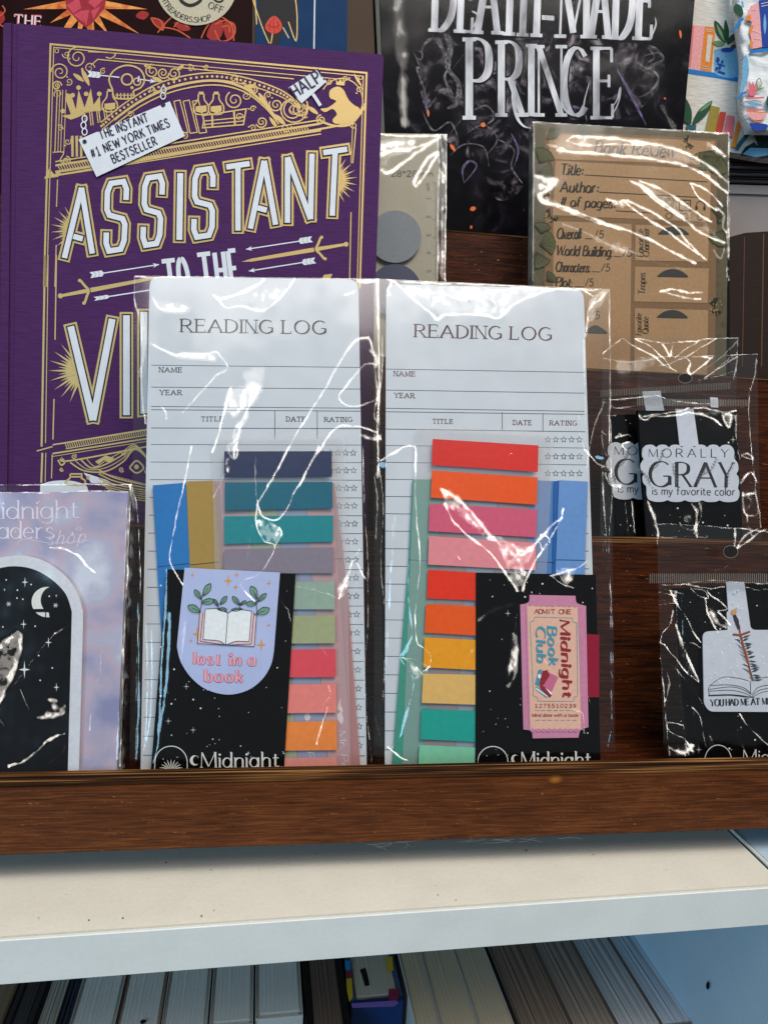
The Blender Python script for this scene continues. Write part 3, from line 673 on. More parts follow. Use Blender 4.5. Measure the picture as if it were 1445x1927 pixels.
i = Ink(B4); i.poly([(530, 445), (540, 438), (555, 440), (548, 452), (535, 458)]); i.build('marker_mark', MATS['marker'], bpy.data.objects['paperback_book.005'] if 'paperback_book.005' in bpy.data.objects else cb, tp2, .0006)
CR = pg('creamy', (206, 188, 160), (176, 158, 134))
for a, b, tx in ((750, 792, 'cream edged book right of the colourful hardcover'), (793, 855, 'middle one of the three cream edged books'), (856, 916, 'cream edged book against the dark streaked pages')):
    lowbook(tx, a, b, 1796, .255, whc, CR, group='cream edged books in the lower compartment', ct=.0002)
for a, b, n_, ca, cb_, tx in ((918, 1003, 'st1', (150, 126, 108), (44, 34, 32), 'thick book with dark brown streaked page edges'), (1004, 1078, 'st2', (168, 148, 134), (56, 46, 44), 'book with brown grey streaked page edges right of the darkest one'),
                     (1079, 1152, 'st3', (200, 200, 202), (88, 86, 92), 'book with grey streaked page edges, second from the side panel'), (1153, 1216, 'st4', (206, 214, 224), (96, 104, 118), 'book with bluish streaked page edges against the side panel')):
    lowbook(tx, a, b, 1778, .250, paper('cover_taupe', (120, 108, 100)), pages('page_edges_' + n_, ca, cb_, lines=1500), group='streaky edged books beside the side panel', ct=.00015)

# =================================================================== PURPLE BOOK
P2 = Pl([.05, .301, -.059], 8, -5)
book = thing('hardcover_book', 'large purple cloth hardcover with gold ornament and tall white lettering', 'book', P2.at([(350, 1050)], -.015)[0])
MPUR = cloth('purple_cloth', (72, 35, 84), k=.95)
GOLD = metalink('gold_foil', (202, 170, 108), k=1.0); WINK = paper('white_print', (222, 222, 228), k=1.0, var=.08, nscale=2500); PDK = paper('dark_gap', (34, 18, 44))
slab('front_cover', rpoly([(34, 44), (722, 103), (688, 1050), (24, 1050)], [0, 7, 0, 0]), P2, 0, .0026, MPUR, book)
slab('hinge_groove', [(20, 44), (36, 46), (27, 1050), (11, 1050)], P2, -.0009, .0018, MPUR, book)
slab('spine', rpoly([(7, 43), (22, 43), (13, 1050), (-4, 1050)], [5, 0, 0, 0]), P2, .0, .031, MPUR, book)
slab('page_block', [(22, 54), (712, 112), (680, 1044), (14, 1044)], P2, 0, .0255, paper('page_cream', (210, 200, 180)), book, off=.0028)
slab('back_cover', rpoly([(20, 44), (722, 103), (688, 1050), (12, 1050)], [0, 7, 0, 0]), P2, 0, .0026, MPUR, book, off=.0284)
g = Ink(A1)
g.strip([(163, 1054), (187, 162), (1347, 268), (1322, 1060)], 7); g.strip([(173, 1054), (199, 174), (1335, 280), (1312, 1060)], 3.5)
g.strip([(213, 300), (203, 560)], 4); g.strip([(213, 660), (209, 760)], 4); g.strip([(208, 900), (203, 1054)], 4); g.strip([(1308, 470), (1296, 600)], 4); g.strip([(1290, 780), (1284, 1060)], 4)
g.strip([(1296, 462), (1290, 600)], 3); g.strip([(336, 240), (360, 218), (1080, 290)], 4); g.strip([(340, 225), (1090, 300)], 0.1)
g.strip(smooth([(325, 190), (420, 196), (410, 214), (390, 210)], 6), 4)
g.strip([(420, 214), (1240, 290)], 3)
# left column lines
for dx in (232, 244, 222): g.strip([(dx, 330), (dx - 8, 560)], 3)
g.strip(smooth([(195, 560), (235, 560), (222, 590), (240, 600)], 6), 4)
for (x, y, r, s_, a0) in ((285, 212, 40, 1, 90), (222, 265, 34, -1, 180), (1078, 405, 46, 1, 0), (1075, 400, 62, -1, 60), (862, 368, 34, 1, 120), (962, 448, 22, 1, 200), (1100, 400, 30, -1, 30), (640, 270, 26, 1, 200), (600, 268, 22, -1, 0), (560, 262, 26, 1, 90), (930, 330, 18, -1, 90), (1015, 385, 26, 1, 150), (1128, 350, 18, 1, 0), (210, 315, 18, 1, 0), (245, 590, 16, -1, 90), (1255, 440, 20, -1, 0), (1180, 440, 18, 1, 90)):
    g.strip(spiral(x, y, r, 1.8, a0, s_), 5, taper=[1, .9, .6])
for (x, y) in ((210, 187), (1325, 285)): g.ring(x, y, 7, 3)
rq = random.Random(12)
for (x, y, r) in ((245, 200, 15), (330, 250, 20), (255, 300, 14), (215, 345, 16), (380, 262, 12), (700, 250, 14), (760, 246, 10), (860, 290, 16), (905, 352, 16), (985, 350, 14), (880, 430, 15), (930, 470, 12), (1050, 470, 16), (1120, 420, 14), (1150, 300, 12), (1210, 300, 12), (1270, 290, 11), (1320, 330, 12), (1300, 460, 14), (250, 520, 13), (222, 470, 12), (560, 330, 12), (480, 420, 12), (610, 480, 13), (680, 500, 12), (930, 400, 12)):
    g.strip(spiral(x, y, r, 1.4, rq.uniform(0, 360), rq.choice([-1, 1]), 20), 4, taper=[1, .8, .4]); a = rq.uniform(0, 6.28); g.dot(x + r * 1.3 * math.cos(a), y + r * 1.3 * math.sin(a), 3.5, 6)
def leaf(ink, x0, y0, x1, y1, w):
    mx, my = (x0 + x1) / 2, (y0 + y1) / 2; dx, dy = x1 - x0, y1 - y0; l = math.hypot(dx, dy); nx_, ny_ = -dy / l * w, dx / l * w
    ink.poly(smooth([(x0, y0), (mx + nx_, my + ny_), (x1, y1), (mx - nx_, my - ny_)], 4, True))
for q in ((270, 270, 310, 300, 8), (300, 250, 330, 316, 9), (560, 285, 600, 300, 8), (650, 258, 676, 240, 7), (890, 300, 940, 350, 8), (950, 340, 990, 400, 9), (1010, 420, 1050, 460, 9), (1130, 390, 1170, 420, 8), (1300, 270, 1330, 320, 5), (900, 320, 935, 312, 7), (530, 240, 560, 250, 8), (990, 430, 1020, 470, 7)): leaf(g, *q)
a_out = smooth([(372, 450), (470, 372), (600, 300), (760, 268), (900, 285), (1030, 330), (1100, 380)], 8)
a_in = smooth([(420, 440), (520, 370), (640, 318), (780, 296), (890, 320), (970, 380), (1020, 440)], 8)
g.strip(a_out, 5); g.strip([(p[0] + 4, p[1] + 26) for p in a_out], 4)
for k, p in enumerate(a_out):
    if k % 1 == 0: g.dot(p[0] + 2, p[1] + 13, 5, 7)
g.strip(a_in, 9); g.strip([(p[0] + 5, p[1] + 16) for p in a_in], 5)
# ornament band under the picture
def band(ink, P, Q, off, w):
    ink.strip([(P[0], P[1] + off), (Q[0], Q[1] + off)], w)
for off, w in ((0, 5), (14, 8), (38, 9), (52, 4)): band(g, (205, 600), (1180, 446), off - 6, w)
for k in range(96):
    x = 215 + k * 9.6; y = 600 - (x - 205) * .158; g.strip([(x, y + 12), (x + 9, y + 28)], 3.6)
g.strip([(165, 655), (205, 645), (1300, 452)], 7); g.poly([(165, 656), (182, 618), (200, 640), (228, 630), (215, 650)])
g.strip(smooth([(1180, 446), (1230, 462), (1290, 455), (1335, 400), (1340, 380)], 6), 8)
# crown, skull, bottles, books, frog: plain generic motifs
g.poly([(240, 360), (262, 345), (280, 402), (290, 330), (312, 395), (335, 325), (345, 385), (368, 352), (372, 408), (330, 410), (285, 432), (262, 440), (228, 425), (262, 420)])
for p in ((250, 352), (290, 322), (318, 345), (268, 350), (232, 408), (366, 345)): g.dot(p[0], p[1], 9)
for k in range(4): g.strip([(312 + 26 * k, 415 - 6 * k), (318 + 26 * k, 470 - 10 * k)], 4); g.strip([(330 + 26 * k, 408 - 6 * k), (336 + 26 * k, 462 - 10 * k)], 4); g.strip([(312 + 26 * k, 415 - 6 * k), (330 + 26 * k, 410 - 6 * k)], 4)
for k in range(3): g.poly([(262 + 16 * k, 500), (272 + 16 * k, 498), (272 + 16 * k, 575), (264 + 16 * k, 577)])
g.strip(smooth([(415, 330), (402, 290), (425, 255), (470, 240), (515, 255), (532, 290), (520, 320), (492, 335), (490, 360), (425, 360), (415, 330)], 5), 6)
g.ring(468, 292, 20, 6); g.ring(505, 300, 13, 5); g.dot(486, 322, 6)
for k in range(5): g.strip([(432 + 13 * k, 342), (432 + 13 * k, 360)], 5)
g.strip([(425, 350), (492, 350)], 3)
for (x, y) in ((740, 385), (795, 385), (405, 375)):
    g.strip(smooth([(x - 10, y - 40), (x - 12, y - 18), (x - 27, y + 5), (x - 24, y + 30), (x, y + 36), (x + 24, y + 30), (x + 27, y + 5), (x + 12, y - 18), (x + 10, y - 40)], 5), 5)
    g.poly([(x - 20, y + 6), (x + 20, y + 2), (x + 20, y + 24), (x, y + 30), (x - 20, y + 24)]); g.poly([(x - 9, y - 48), (x + 9, y - 48), (x + 9, y - 38), (x - 9, y - 38)])
g.strip([(750, 440), (745, 470), (895, 458), (905, 400), (745, 425), (750, 440)], 5); g.strip([(750, 445), (900, 430)], 4); g.strip([(748, 458), (898, 444)], 4); g.strip([(780, 420), (782, 466)], 7); g.strip([(860, 408), (864, 458)], 7)
for k in range(3):
    x = 640 + 34 * k; g.strip([(x, 372), (x + 22, 368), (x + 52, 486), (x + 26, 490), (x, 372)], 4)
g.poly(smooth([(1210, 350), (1214, 330), (1240, 318), (1262, 330), (1280, 365), (1300, 385), (1322, 400), (1318, 430), (1290, 450), (1235, 455), (1222, 440), (1238, 420), (1222, 400), (1195, 412), (1178, 400), (1205, 395), (1235, 372), (1215, 362)], 4, True))
g.poly([(1236, 312), (1234, 292), (1244, 302), (1250, 288), (1258, 302), (1268, 294), (1266, 314)])
g.strip(arc(1255, 370, 78, 82, 150, -40, 20), 4)
# sunbursts
def burst(ink, cx, cy, a0, a1, n, r0, r1, w=6):
    for k in range(n):
        a = math.radians(a0 + (a1 - a0) * k / (n - 1)); L = r1 * (1 if k % 2 == 0 else .72)
        c, s_ = math.cos(a), -math.sin(a); ink.poly([(cx + c * r0 - s_ * w, cy + s_ * r0 + c * w), (cx + c * L, cy + s_ * L), (cx + c * r0 + s_ * w, cy + s_ * r0 - c * w)])
burst(g, 285, 845, 118, 235, 15, 22, 98, 7); burst(g, 1222, 662, -62, 58, 15, 15, 92, 7)
g.build('gold_frame', GOLD, book, P2, .00012)
# second ink for lower half, drawn in the A3 crop
g = Ink(A3)
g.strip([(257, 0), (238, 1085)], 11); g.strip([(275, 0), (260, 1065)], 5); g.strip([(322, 0), (314, 480)], 7); g.strip([(308, 815), (302, 1045)], 7)
g.strip([(242, 1120), (236, 1290)], 11); g.strip([(262, 1120), (258, 1285)], 5); g.strip([(298, 1130), (294, 1265)], 6)
burst(g, 470, 655, 112, 248, 17, 30, 195, 12)
for off, w in ((0, 8), (50, 9), (66, 4)): g.strip([(300, 1075 + off), (860, 985 + off)], w)
g.strip([(210, 1110), (300, 1085)], 7)
for k in range(40): g.strip([(372 + k * 12.4, 1068 - k * 2.0), (382 + k * 12.4, 1096 - k * 2.0)], 5)
g.strip([(372, 1062), (862, 982)], 6); g.strip([(375, 1098), (862, 1016)], 5)
g.strip(smooth([(330, 1160), (350, 1190), (370, 1170), (350, 1150), (400, 1165), (860, 1080)], 7), 9)
for k in range(4): g.strip(smooth([(400 + 30 * k, 1175 - 8 * k), (480 + 20 * k, 1222 - 8 * k), (600, 1225 - 20 * k), (700, 1170 - 20 * k), (770, 1100 - 8 * k), (860, 1180)], 7), 8 if k % 2 == 0 else 5)
for k in range(3): g.strip(smooth([(560, 1215 + 24 * k), (660, 1265 + 18 * k), (860, 1310 + 14 * k)], 7), 7)
for k in range(22): g.dot(575 + 13 * k, 1235 + 3.3 * k, 5, 6)
g.strip(smooth([(735, 1205), (775, 1165), (815, 1205), (775, 1235), (735, 1205)], 5), 9); g.dot(775, 1200, 14); g.poly([(540, 1170), (600, 1135), (650, 1150), (620, 1180), (592, 1160), (560, 1185)])
g.strip([(400, 1240), (465, 1240), (465, 1256), (400, 1256), (400, 1240)], 9); g.strip(smooth([(400, 1262), (375, 1285), (385, 1300), (470, 1300), (485, 1280), (460, 1262)], 5), 10)
# swords
def sword(ink, hx, hy, tx, ty, w):
    dx, dy = tx - hx, ty - hy; L = math.hypot(dx, dy); ux, uy = dx / L, dy / L; nx_, ny_ = -uy, ux
    def q(a, b): return (hx + ux * a * L + nx_ * b * w, hy + uy * a * L + ny_ * b * w)
    ink.poly([q(.3, -.5), q(.9, -.35), q(1, 0), q(.9, .35), q(.3, .5)]); ink.poly([q(0, -.3), q(.27, -.45), q(.27, .45), q(0, .3)])
    ink.poly(ell(*q(-.01, 0), w * .55)); ink.strip(smooth([q(.22, -2.4), q(.25, -1.2), q(.28, 0), q(.25, 1.2), q(.22, 2.4)], 5), w * .55); ink.dot(*q(.21, -2.5), w * .4); ink.dot(*q(.21, 2.5), w * .4)
for k in range(5): g.strip(smooth([(560 + 20 * k, 1290 + 14 * k), (680, 1320 + 12 * k), (860, 1350 + 12 * k)], 6), 6)
for (x, y, r_) in ((420, 1140, 16), (690, 1215, 16), (840, 1150, 18), (830, 1225, 16), (500, 1262, 12), (600, 1290, 14), (350, 1215, 12), (700, 1120, 14)): g.strip(spiral(x, y, r_, 1.5, x, 1 if k % 2 else -1, 20), 5)
g.build('gold_ornament', GOLD, book, P2, .00012)
g = Ink(A3); sword(g, 350, 230, 900, 125, 26); g.build('gold_sword', GOLD, book, P2, .00012)
g = Ink(A1); sword(g, 1268, 898, 888, 962, 16); g.build('gold_sword', GOLD, book, P2, .00012)
g = Ink(A1); g.poly([(1190, 1010), (1222, 1006), (1200, 1054), (1170, 1054)]); g.build('gold_hilt', GOLD, book, P2, .00012)
wk = Ink(A1)
def arrow(ink, x0, y0, x1, y1, w=4, head=22, fl=46):
    dx, dy = x1 - x0, y1 - y0; L = math.hypot(dx, dy); ux, uy = dx / L, dy / L; nx_, ny_ = -uy, ux
    ink.strip([(x0, y0), (x1, y1)], w)
    ink.poly([(x1, y1), (x1 - ux * head + nx_ * head * .4, y1 - uy * head + ny_ * head * .4), (x1 - ux * head * .7, y1 - uy * head * .7), (x1 - ux * head - nx_ * head * .4, y1 - uy * head - ny_ * head * .4)])
    for k in range(3):
        a = k * fl / 3; ink.poly([(x0 + ux * a, y0 + uy * a), (x0 + ux * (a + fl * .3), y0 + uy * (a + fl * .3)), (x0 + ux * (a + fl * .12) + nx_ * 11, y0 + uy * (a + fl * .12) + ny_ * 11), (x0 + ux * (a - fl * .18) + nx_ * 11, y0 + uy * (a - fl * .18) + ny_ * 11)])
        ink.poly([(x0 + ux * a, y0 + uy * a), (x0 + ux * (a + fl * .3), y0 + uy * (a + fl * .3)), (x0 + ux * (a + fl * .12) - nx_ * 11, y0 + uy * (a + fl * .12) - ny_ * 11), (x0 + ux * (a - fl * .18) - nx_ * 11, y0 + uy * (a - fl * .18) - ny_ * 11)])
def one_arrow(z, *a):
    i = Ink(z); arrow(i, *a); i.build('white_arrow', WINK, book, P2, .00012)
for a in ((340, 1010, 585, 972), (1140, 880, 905, 916), (1152, 958, 915, 996), (330, 272, 440, 284, 4, 4), (508, 290, 574, 300, 4, 22, 6)): one_arrow(A1, *a)
one_arrow(A3, 548, 246, 900, 190, 7, 36, 80)
# TO THE
for s_, x0, x1, y0, y1 in (('T', 612, 660, 958, 952), ('O', 668, 702, 951, 946), ('T', 742, 790, 934, 928), ('H', 802, 836, 926, 922), ('E', 852, 884, 920, 916)):
    text(wk, s_, (x0, y0 + 140), (x1, y1 + 140), 138, thick=.12)
wk.build('white_words', WINK, book, P2, .00012)
wk = Ink(A3); wk.poly(smooth([(230, 1300), (300, 1280), (400, 1278), (480, 1300), (500, 1330), (480, 1350), (230, 1350)], 4, False)); wk.poly([(475, 1232), (600, 1272), (645, 1296), (520, 1292)]); wk.build('white_shape', WINK, book, P2, .0001)
# big block letters: gold edge, dark gap, white face
def block(pts_list, w):
    go, gd, gwk = Ink(A1), Ink(A1), Ink(A1)
    for pts in pts_list:
        pts = [tuple(p) for p in pts]
        def ext(P, e):
            P = [np.array(p, float) for p in P]; a = P[0] - P[1]; b = P[-1] - P[-2]
            P[0] = P[0] + a / np.linalg.norm(a) * e; P[-1] = P[-1] + b / np.linalg.norm(b) * e; return [tuple(p) for p in P]
        go.strip(ext(pts, 12), w + 25); gd.strip(ext(pts, 5), w + 10); gwk.strip(ext(pts, 0), w)
    go.build('letter_outline', GOLD, book, P2, .00030); gd.build('letter_gap', PDK, book, P2, .00045); gwk.build('letter_face', WINK, book, P2, .00060)
def boxmap(x0, x1, yt0, yt1, yb0, yb1, x0b=None, x1b=None):
    x0b = x0 if x0b is None else x0b; x1b = x1 if x1b is None else x1b
    def f(u, v):
        X = (x0b + (x1b - x0b) * u) * (1 - v) + (x0 + (x1 - x0) * u) * v; Y = (yb0 + (yb1 - yb0) * u) * (1 - v) + (yt0 + (yt1 - yt0) * u) * v
        return (X, Y)
    return f
BL = {
 'A': [[(.08, 0), (.5, 1)], [(.5, 1), (.92, 0)], [(.3, .3), (.62, .24)]],
 'S': [[(.92, .72), (.92, .88), (.78, 1), (.22, 1), (.08, .88), (.08, .62), (.2, .53), (.8, .45), (.92, .36), (.92, .12), (.78, 0), (.22, 0), (.08, .12), (.08, .28)]],
 'I': [[(.5, 0), (.5, 1)]], 'T': [[(.5, 0), (.5, .99)], [(0, .99), (1, .99)]],
 'N': [[(.1, 0), (.1, 1)], [(.1, 1), (.9, 0)], [(.9, 0), (.9, 1)]], 'V': [[(.08, 1), (.5, .02)], [(.5, .02), (.92, 1)]], 'L': [[(.2, 1), (.2, 0), (1.0, 0)]]}
def yt(x): return 672 - (x - 300) * .148
def yb(x): return 968 - (x - 225) * .158
for ch, x0, x1, x0b, x1b in (('A', 262, 340, 228, 350), ('S', 390, 474, 384, 462), ('S', 528, 606, 520, 592), ('I', 655, 672, 652, 668), ('S', 712, 790, 706, 786), ('T', 832, 918, 832, 918), ('A', 925, 1018, 912, 1022), ('N', 1046, 1158, 1046, 1152), ('T', 1188, 1276, 1178, 1264)):
    f = boxmap(x0, x1, yt(x0) + 18, yt(x1) + 18, yb(x0b) - 18, yb(x1b) - 18, x0b, x1b)
    block([[f(*p) for p in st] for st in BL[ch]], 20 if ch != 'I' else 22)
zo = lambda p: ((A3(p)[0]) * 1.9527, (A3(p)[1]) * 1.9527)
for ch, x0, x1, t0, t1, b0, b1 in (('V', 380, 660, 408, 358, 950, 945), ('I', 712, 724, 342, 340, 908, 906), ('L', 795, 905, 325, 310, 880, 865)):
    f = boxmap(x0, x1, t0, t1, b0, b1); 
    if ch == 'V': f = lambda u, v, f=f: f(u + (.03 if v < .1 else 0), v)
    block([[zo(f(*p)) for p in st] for st in BL[ch]], 25)
# tag and sign
tg = Ink(A1); tg.poly([(290, 513), (625, 372), (680, 500), (356, 650)]); 
for p in ((312, 436), (308, 460), (312, 484), (602, 330), (600, 352)): tg.ring(p[0], p[1], 9, 4, 12)
tg.build('white_tag', WINK, book, P2, .00075)
tg = Ink(A1); tg.poly([(1060, 322), (1165, 256), (1200, 300), (1108, 380)]); tg.strip([(1150, 345), (1178, 388)], 12); tg.build('white_sign', WINK, book, P2, .00075)
tk = Ink(A1); NAVYINK = paper('navy_ink', (40, 26, 58))
def tagln(s_, xa, ya, xb, yb_, h): text(tk, s_, (xa, ya), (xb, yb_), h, thick=.13, track=.24)
tagln('THE INSTANT', 372, 512, 548, 445, 32); tagln('NEW YORK TIMES', 388, 560, 626, 464, 32); tagln('#1', 340, 580, 372, 568, 32); tagln('BESTSELLER', 418, 600, 580, 530, 32)
tk.dot(312, 520, 8); tk.dot(600, 385, 9)
tk.build('tag_lettering', NAVYINK, book, P2, .0009)
tk = Ink(A1); tagln('HALP!', 1088, 360, 1192, 292, 46); tk.build('sign_lettering', NAVYINK, book, P2, .0009)
# =================================================================== SLOT 1: the two reading log sleeves
P1 = Pl([.05, .252, -.1256], 16, -1.65)
CARD = paper('card_white', (208, 211, 218), k=.98, rough=.5, var=.015, bump=.04, nscale=1200)
INKD = paper('ink_dark', (34, 38, 44), rough=.5); INKM = paper('ink_maroon', (84, 44, 42), rough=.5); LINE = paper('ink_line', (70, 76, 84), rough=.5)
def base_loc(pl, x, y, lift=0): return pl.at([(x, y)], lift)[0]
def star5(ink, x, y, r, w):
    pts = []
    for k in range(10):
        a = math.radians(-90 + 36 * k); q = r if k % 2 == 0 else r * .42; pts.append((x + q * math.cos(a), y + q * math.sin(a)))
    ink.strip(pts, w, closed=True)
# ---- left log card
t = thing('reading_log', 'white reading log card with black heading inside the left sleeve', 'reading log', base_loc(P1, 480, 1500), 'reading log cards')
slab('card', rpoly([(282.2, 520.8), (674.3, 526), (691, 1500), (264, 1500)], [18, 20, 0, 0]), P1, 0, .0004, CARD, t)
i = Ink(A4); text(i, 'READING LOG', (290, 360), (1076, 371), 70, thick=.15, thin=.055, serif=.19, track=.2); i.build('heading', INKD, t, P1, .00005)
i = Ink(A4)
for s_, a, b, h in (('NAME', (173, 578), (296, 579), 25), ('YEAR', (178, 702), (295, 702), 25), ('TITLE', (402, 845), (520, 845), 24), ('DATE', (864, 846), (966, 847), 25), ('RATING', (1071, 848), (1221, 848), 24)):
    i = Ink(A4); text(i, s_, a, b, h, thick=.16, thin=.11, serif=.22, track=.3); i.build('column_title', INKD, t, P1, .00005)
i = Ink(A4)
for a, b in (((130, 541), (1264, 553)), ((130, 660), (1266, 671)), ((130, 765), (1270, 775)), ((130, 783), (1270, 791)), ((130, 882), (1272, 886)), ((802, 788), (802, 940)), ((1032, 788), (1032, 940))): i.line(a, b, 3.2)
rows = [85 + 95.5 * k + .26 * k * k for k in range(-1, 17)]
i2 = Ink(A5)
for k, y in enumerate(rows): i2.line((128 - max(0, y) * .026, y), (1272 + max(0, y) * .012, y + 3), 3)
i.build('ruled_lines', LINE, t, P1, .00004); i2.build('ruled_lines', LINE, t, P1, .00004)
i = Ink(A5)
for k, y in enumerate(rows[:-1]):
    yy = (y + rows[k + 1]) / 2 - 2
    for q in range(5): star5(i, 1062 + 41 * q + max(0, yy) * .022, yy, 18, 2.6)
i.build('rating_stars', LINE, t, P1, .00004)
# ---- right log card
t2 = thing('reading_log', 'white reading log card with maroon brown heading inside the right sleeve', 'reading log', base_loc(P1, 920, 1500), 'reading log cards')
slab('card', rpoly([(726.4, 534.6), (1097.6, 543.5), (1128, 1500), (724, 1500)], [17, 20, 0, 0]), P1, 0, .0004, CARD, t2)
i = Ink(A6); text(i, 'READING LOG', (260, 387), (1000, 405), 68, thick=.15, thin=.055, serif=.19, track=.2); i.build('heading', INKM, t2, P1, .00005)
i = Ink(A6)
for s_, a, b, h in (('NAME', (147, 599), (262, 601), 25), ('YEAR', (151, 717), (259, 719), 25), ('TITLE', (358, 858), (467, 859), 24), ('DATE', (796, 865), (894, 866), 25), ('RATING', (994, 866), (1140, 868), 24)):
    i = Ink(A6); text(i, s_, a, b, h, thick=.16, thin=.11, serif=.22, track=.3); i.build('column_title', INKM, t2, P1, .00005)
i = Ink(A6)
for a, b in (((105, 562), (1182, 580)), ((103, 676), (1182, 693)), ((103, 775), (1185, 792)), ((103, 794), (1185, 808)), ((103, 888), (1188, 903)), ((736, 797), (736, 892)), ((957, 803), (957, 900))): i.line(a, b, 3.2)
i.build('ruled_lines', LINE, t2, P1, .00004)
rows = [165 + 89.5 * k + .35 * k * k for k in range(0, 20)]
i2 = Ink(A7); i3 = Ink(A7)
for k, y in enumerate(rows):
    i2.line((97, y), (1168 + y * .02, y + 14), 3)
    for q in range(5): star5(i3, 965 + 42 * q, y - 38 + 7, 17, 2.6)
i2.build('ruled_lines', LINE, t2, P1, .00004); i3.build('rating_stars', LINE, t2, P1, .00004)

# ---- page flag sets
def pap(n, c, **k): return paper('flag_' + n, c, rough=.38, var=.05, bump=.22, nscale=420, spec=.45, **k)
MILK = film_mat('milky_strip', (.99, .99, .99), .04, .25, haze=.11, hcol=(.82, .80, .82))
PINKS = film_mat('pink_strip', (.93, .72, .72), .05, .25, haze=.62, hcol=(.58, .30, .30))
fl = thing('flag_set', 'tall upright page flags, blue, mustard and pink, behind the colour strip in the left sleeve', 'page flags', base_loc(P1, 450, 1500, .001))
slab('pink_sheet', zp(A5, [(470, 188), (1125, 200), (1195, 760), (1270, 1790), (480, 1790)]), P1, .0009, .0003, PINKS, fl)
for nm, pts, c in (('long_flag', [(138, 212), (318, 197), (342, 700), (372, 1790), (232, 1790), (163, 660)], (32, 116, 186)), ('long_flag', [(320, 190), (474, 187), (510, 665), (540, 1790), (385, 1790), (340, 650)], (172, 136, 66)),
                   ('long_flag', [(500, 215), (655, 215), (765, 1790), (600, 1790)], (186, 142, 148)), ('long_flag', [(657, 215), (803, 215), (930, 1790), (770, 1790)], (150, 162, 110)),
                   ('long_flag', [(806, 215), (962, 215), (1092, 1790), (935, 1790)], (122, 136, 178)), ('long_flag', [(964, 215), (1112, 215), (1190, 1300), (1215, 1790), (1098, 1790)], (196, 136, 140))):
    slab(nm, zp(A5, pts), P1, .0014, .0003, pap('l%d%d%d' % c, c), fl)
i = Ink(A5)
for a, b in (((165, 655), (338, 637)), ((340, 645), (505, 628)), ((1130, 612), (1170, 610))): i.line(a, b, 4)
i.build('score_line', paper('score', (30, 50, 60)), fl, P1, .00145)
i = Ink(A5); text(i, 'Mr. Pen', (1150, 1545), (1168, 1790), 36, thick=.16, thin=.08, slant=.15, track=.12)
i.poly(smooth([(1160, 1372), (1146, 1400), (1142, 1430), (1160, 1442), (1142, 1460), (1146, 1490), (1166, 1512), (1174, 1480), (1166, 1452), (1172, 1440), (1166, 1420), (1158, 1400)], 4, True))
text(i, 'Pen', (975, 1660), (985, 1790), 36, thick=.16, thin=.08, slant=.15); i.poly(ell(978, 1470, 16, 22))
i.build('printed_logo', paper('print_pale', (236, 214, 214)), fl, P1, .0015)
def flag_mesh(q, lift, mat, parent, k):
    """a paper flag that lifts a little towards its free ends"""
    n_ = 12; q = [np.array(p) for p in q]; r_ = random.Random(k + 5); a_, b_ = r_.uniform(.0002, .0007), r_.uniform(.0001, .0005); V = []
    for j in range(n_ + 1):
        u_ = j / n_; T_ = q[0] * (1 - u_) + q[1] * u_; B_ = q[3] * (1 - u_) + q[2] * u_
        l_ = lift + a_ * max(0, (u_ - .45) / .55) ** 2 + b_ * max(0, (.35 - u_) / .35) ** 2
        A0 = P1.at([T_], l_)[0]; A1_ = P1.at([B_], l_ + .00012 * math.sin(3 * u_ + k))[0]; V += [A0, A1_, A0 - P1.n * .0003, A1_ - P1.n * .0003]
    F = []
    for j in range(n_):
        i = 4 * j; F += [[i, i + 1, i + 5, i + 4], [i + 2, i + 6, i + 7, i + 3], [i, i + 4, i + 6, i + 2], [i + 1, i + 3, i + 7, i + 5]]
    F += [[0, 2, 3, 1], [4 * n_, 4 * n_ + 1, 4 * n_ + 3, 4 * n_ + 2]]
    return mesh('flag', V, F, mat, parent, uv=P1.uv(np.array(V)))
def flagset(label, parent_loc, z, strip, flags, lift, col, rnd):
    f = thing('flag_set', label, 'page flags', parent_loc)
    slab('clear_strip', rpoly(zp(z, strip), rnd), P1, lift, .00025, MILK, f)
    for k, (pts, c) in enumerate(flags):
        flag_mesh(zp(z, pts), lift + .0006 + .00005 * (k % 2), pap('%d_%d_%d' % c, c), f, k)
    return f
flagset('clear strip of horizontal flags from navy and teal to orange in the left sleeve', base_loc(P1, 540, 1500, .002), A5,
  [(458, -58), (1180, -62), (1215, 1790), (500, 1790)],
  [([(527, 27), (1111, 26), (1112, 165), (527, 168)], (34, 46, 84)), ([(530, 196), (1114, 193), (1116, 336), (531, 348)], (16, 98, 120)), ([(527, 380), (1118, 376), (1118, 518), (528, 530)], (24, 134, 142)),
   ([(527, 560), (1119, 548), (1120, 690), (528, 690)], (138, 126, 140)), ([(560, 742), (1126, 734), (1128, 886), (560, 886)], (152, 172, 156)), ([(560, 926), (1128, 918), (1129, 1070), (560, 1076)], (164, 168, 126)),
   ([(560, 1110), (1130, 1102), (1132, 1254), (560, 1260)], (226, 74, 88)), ([(560, 1300), (1134, 1292), (1136, 1448), (560, 1454)], (236, 130, 122)), ([(560, 1506), (1138, 1494), (1139, 1652), (560, 1658)], (244, 136, 62)),
   ([(560, 1702), (1138, 1692), (1140, 1790), (560, 1790)], (232, 150, 140))], .0020, None, [10, 12, 0, 0])
fl2 = thing('flag_set', 'tall upright page flags, green, rose and blue, behind the warm strip in the right sleeve', 'page flags', base_loc(P1, 900, 1500, .001))
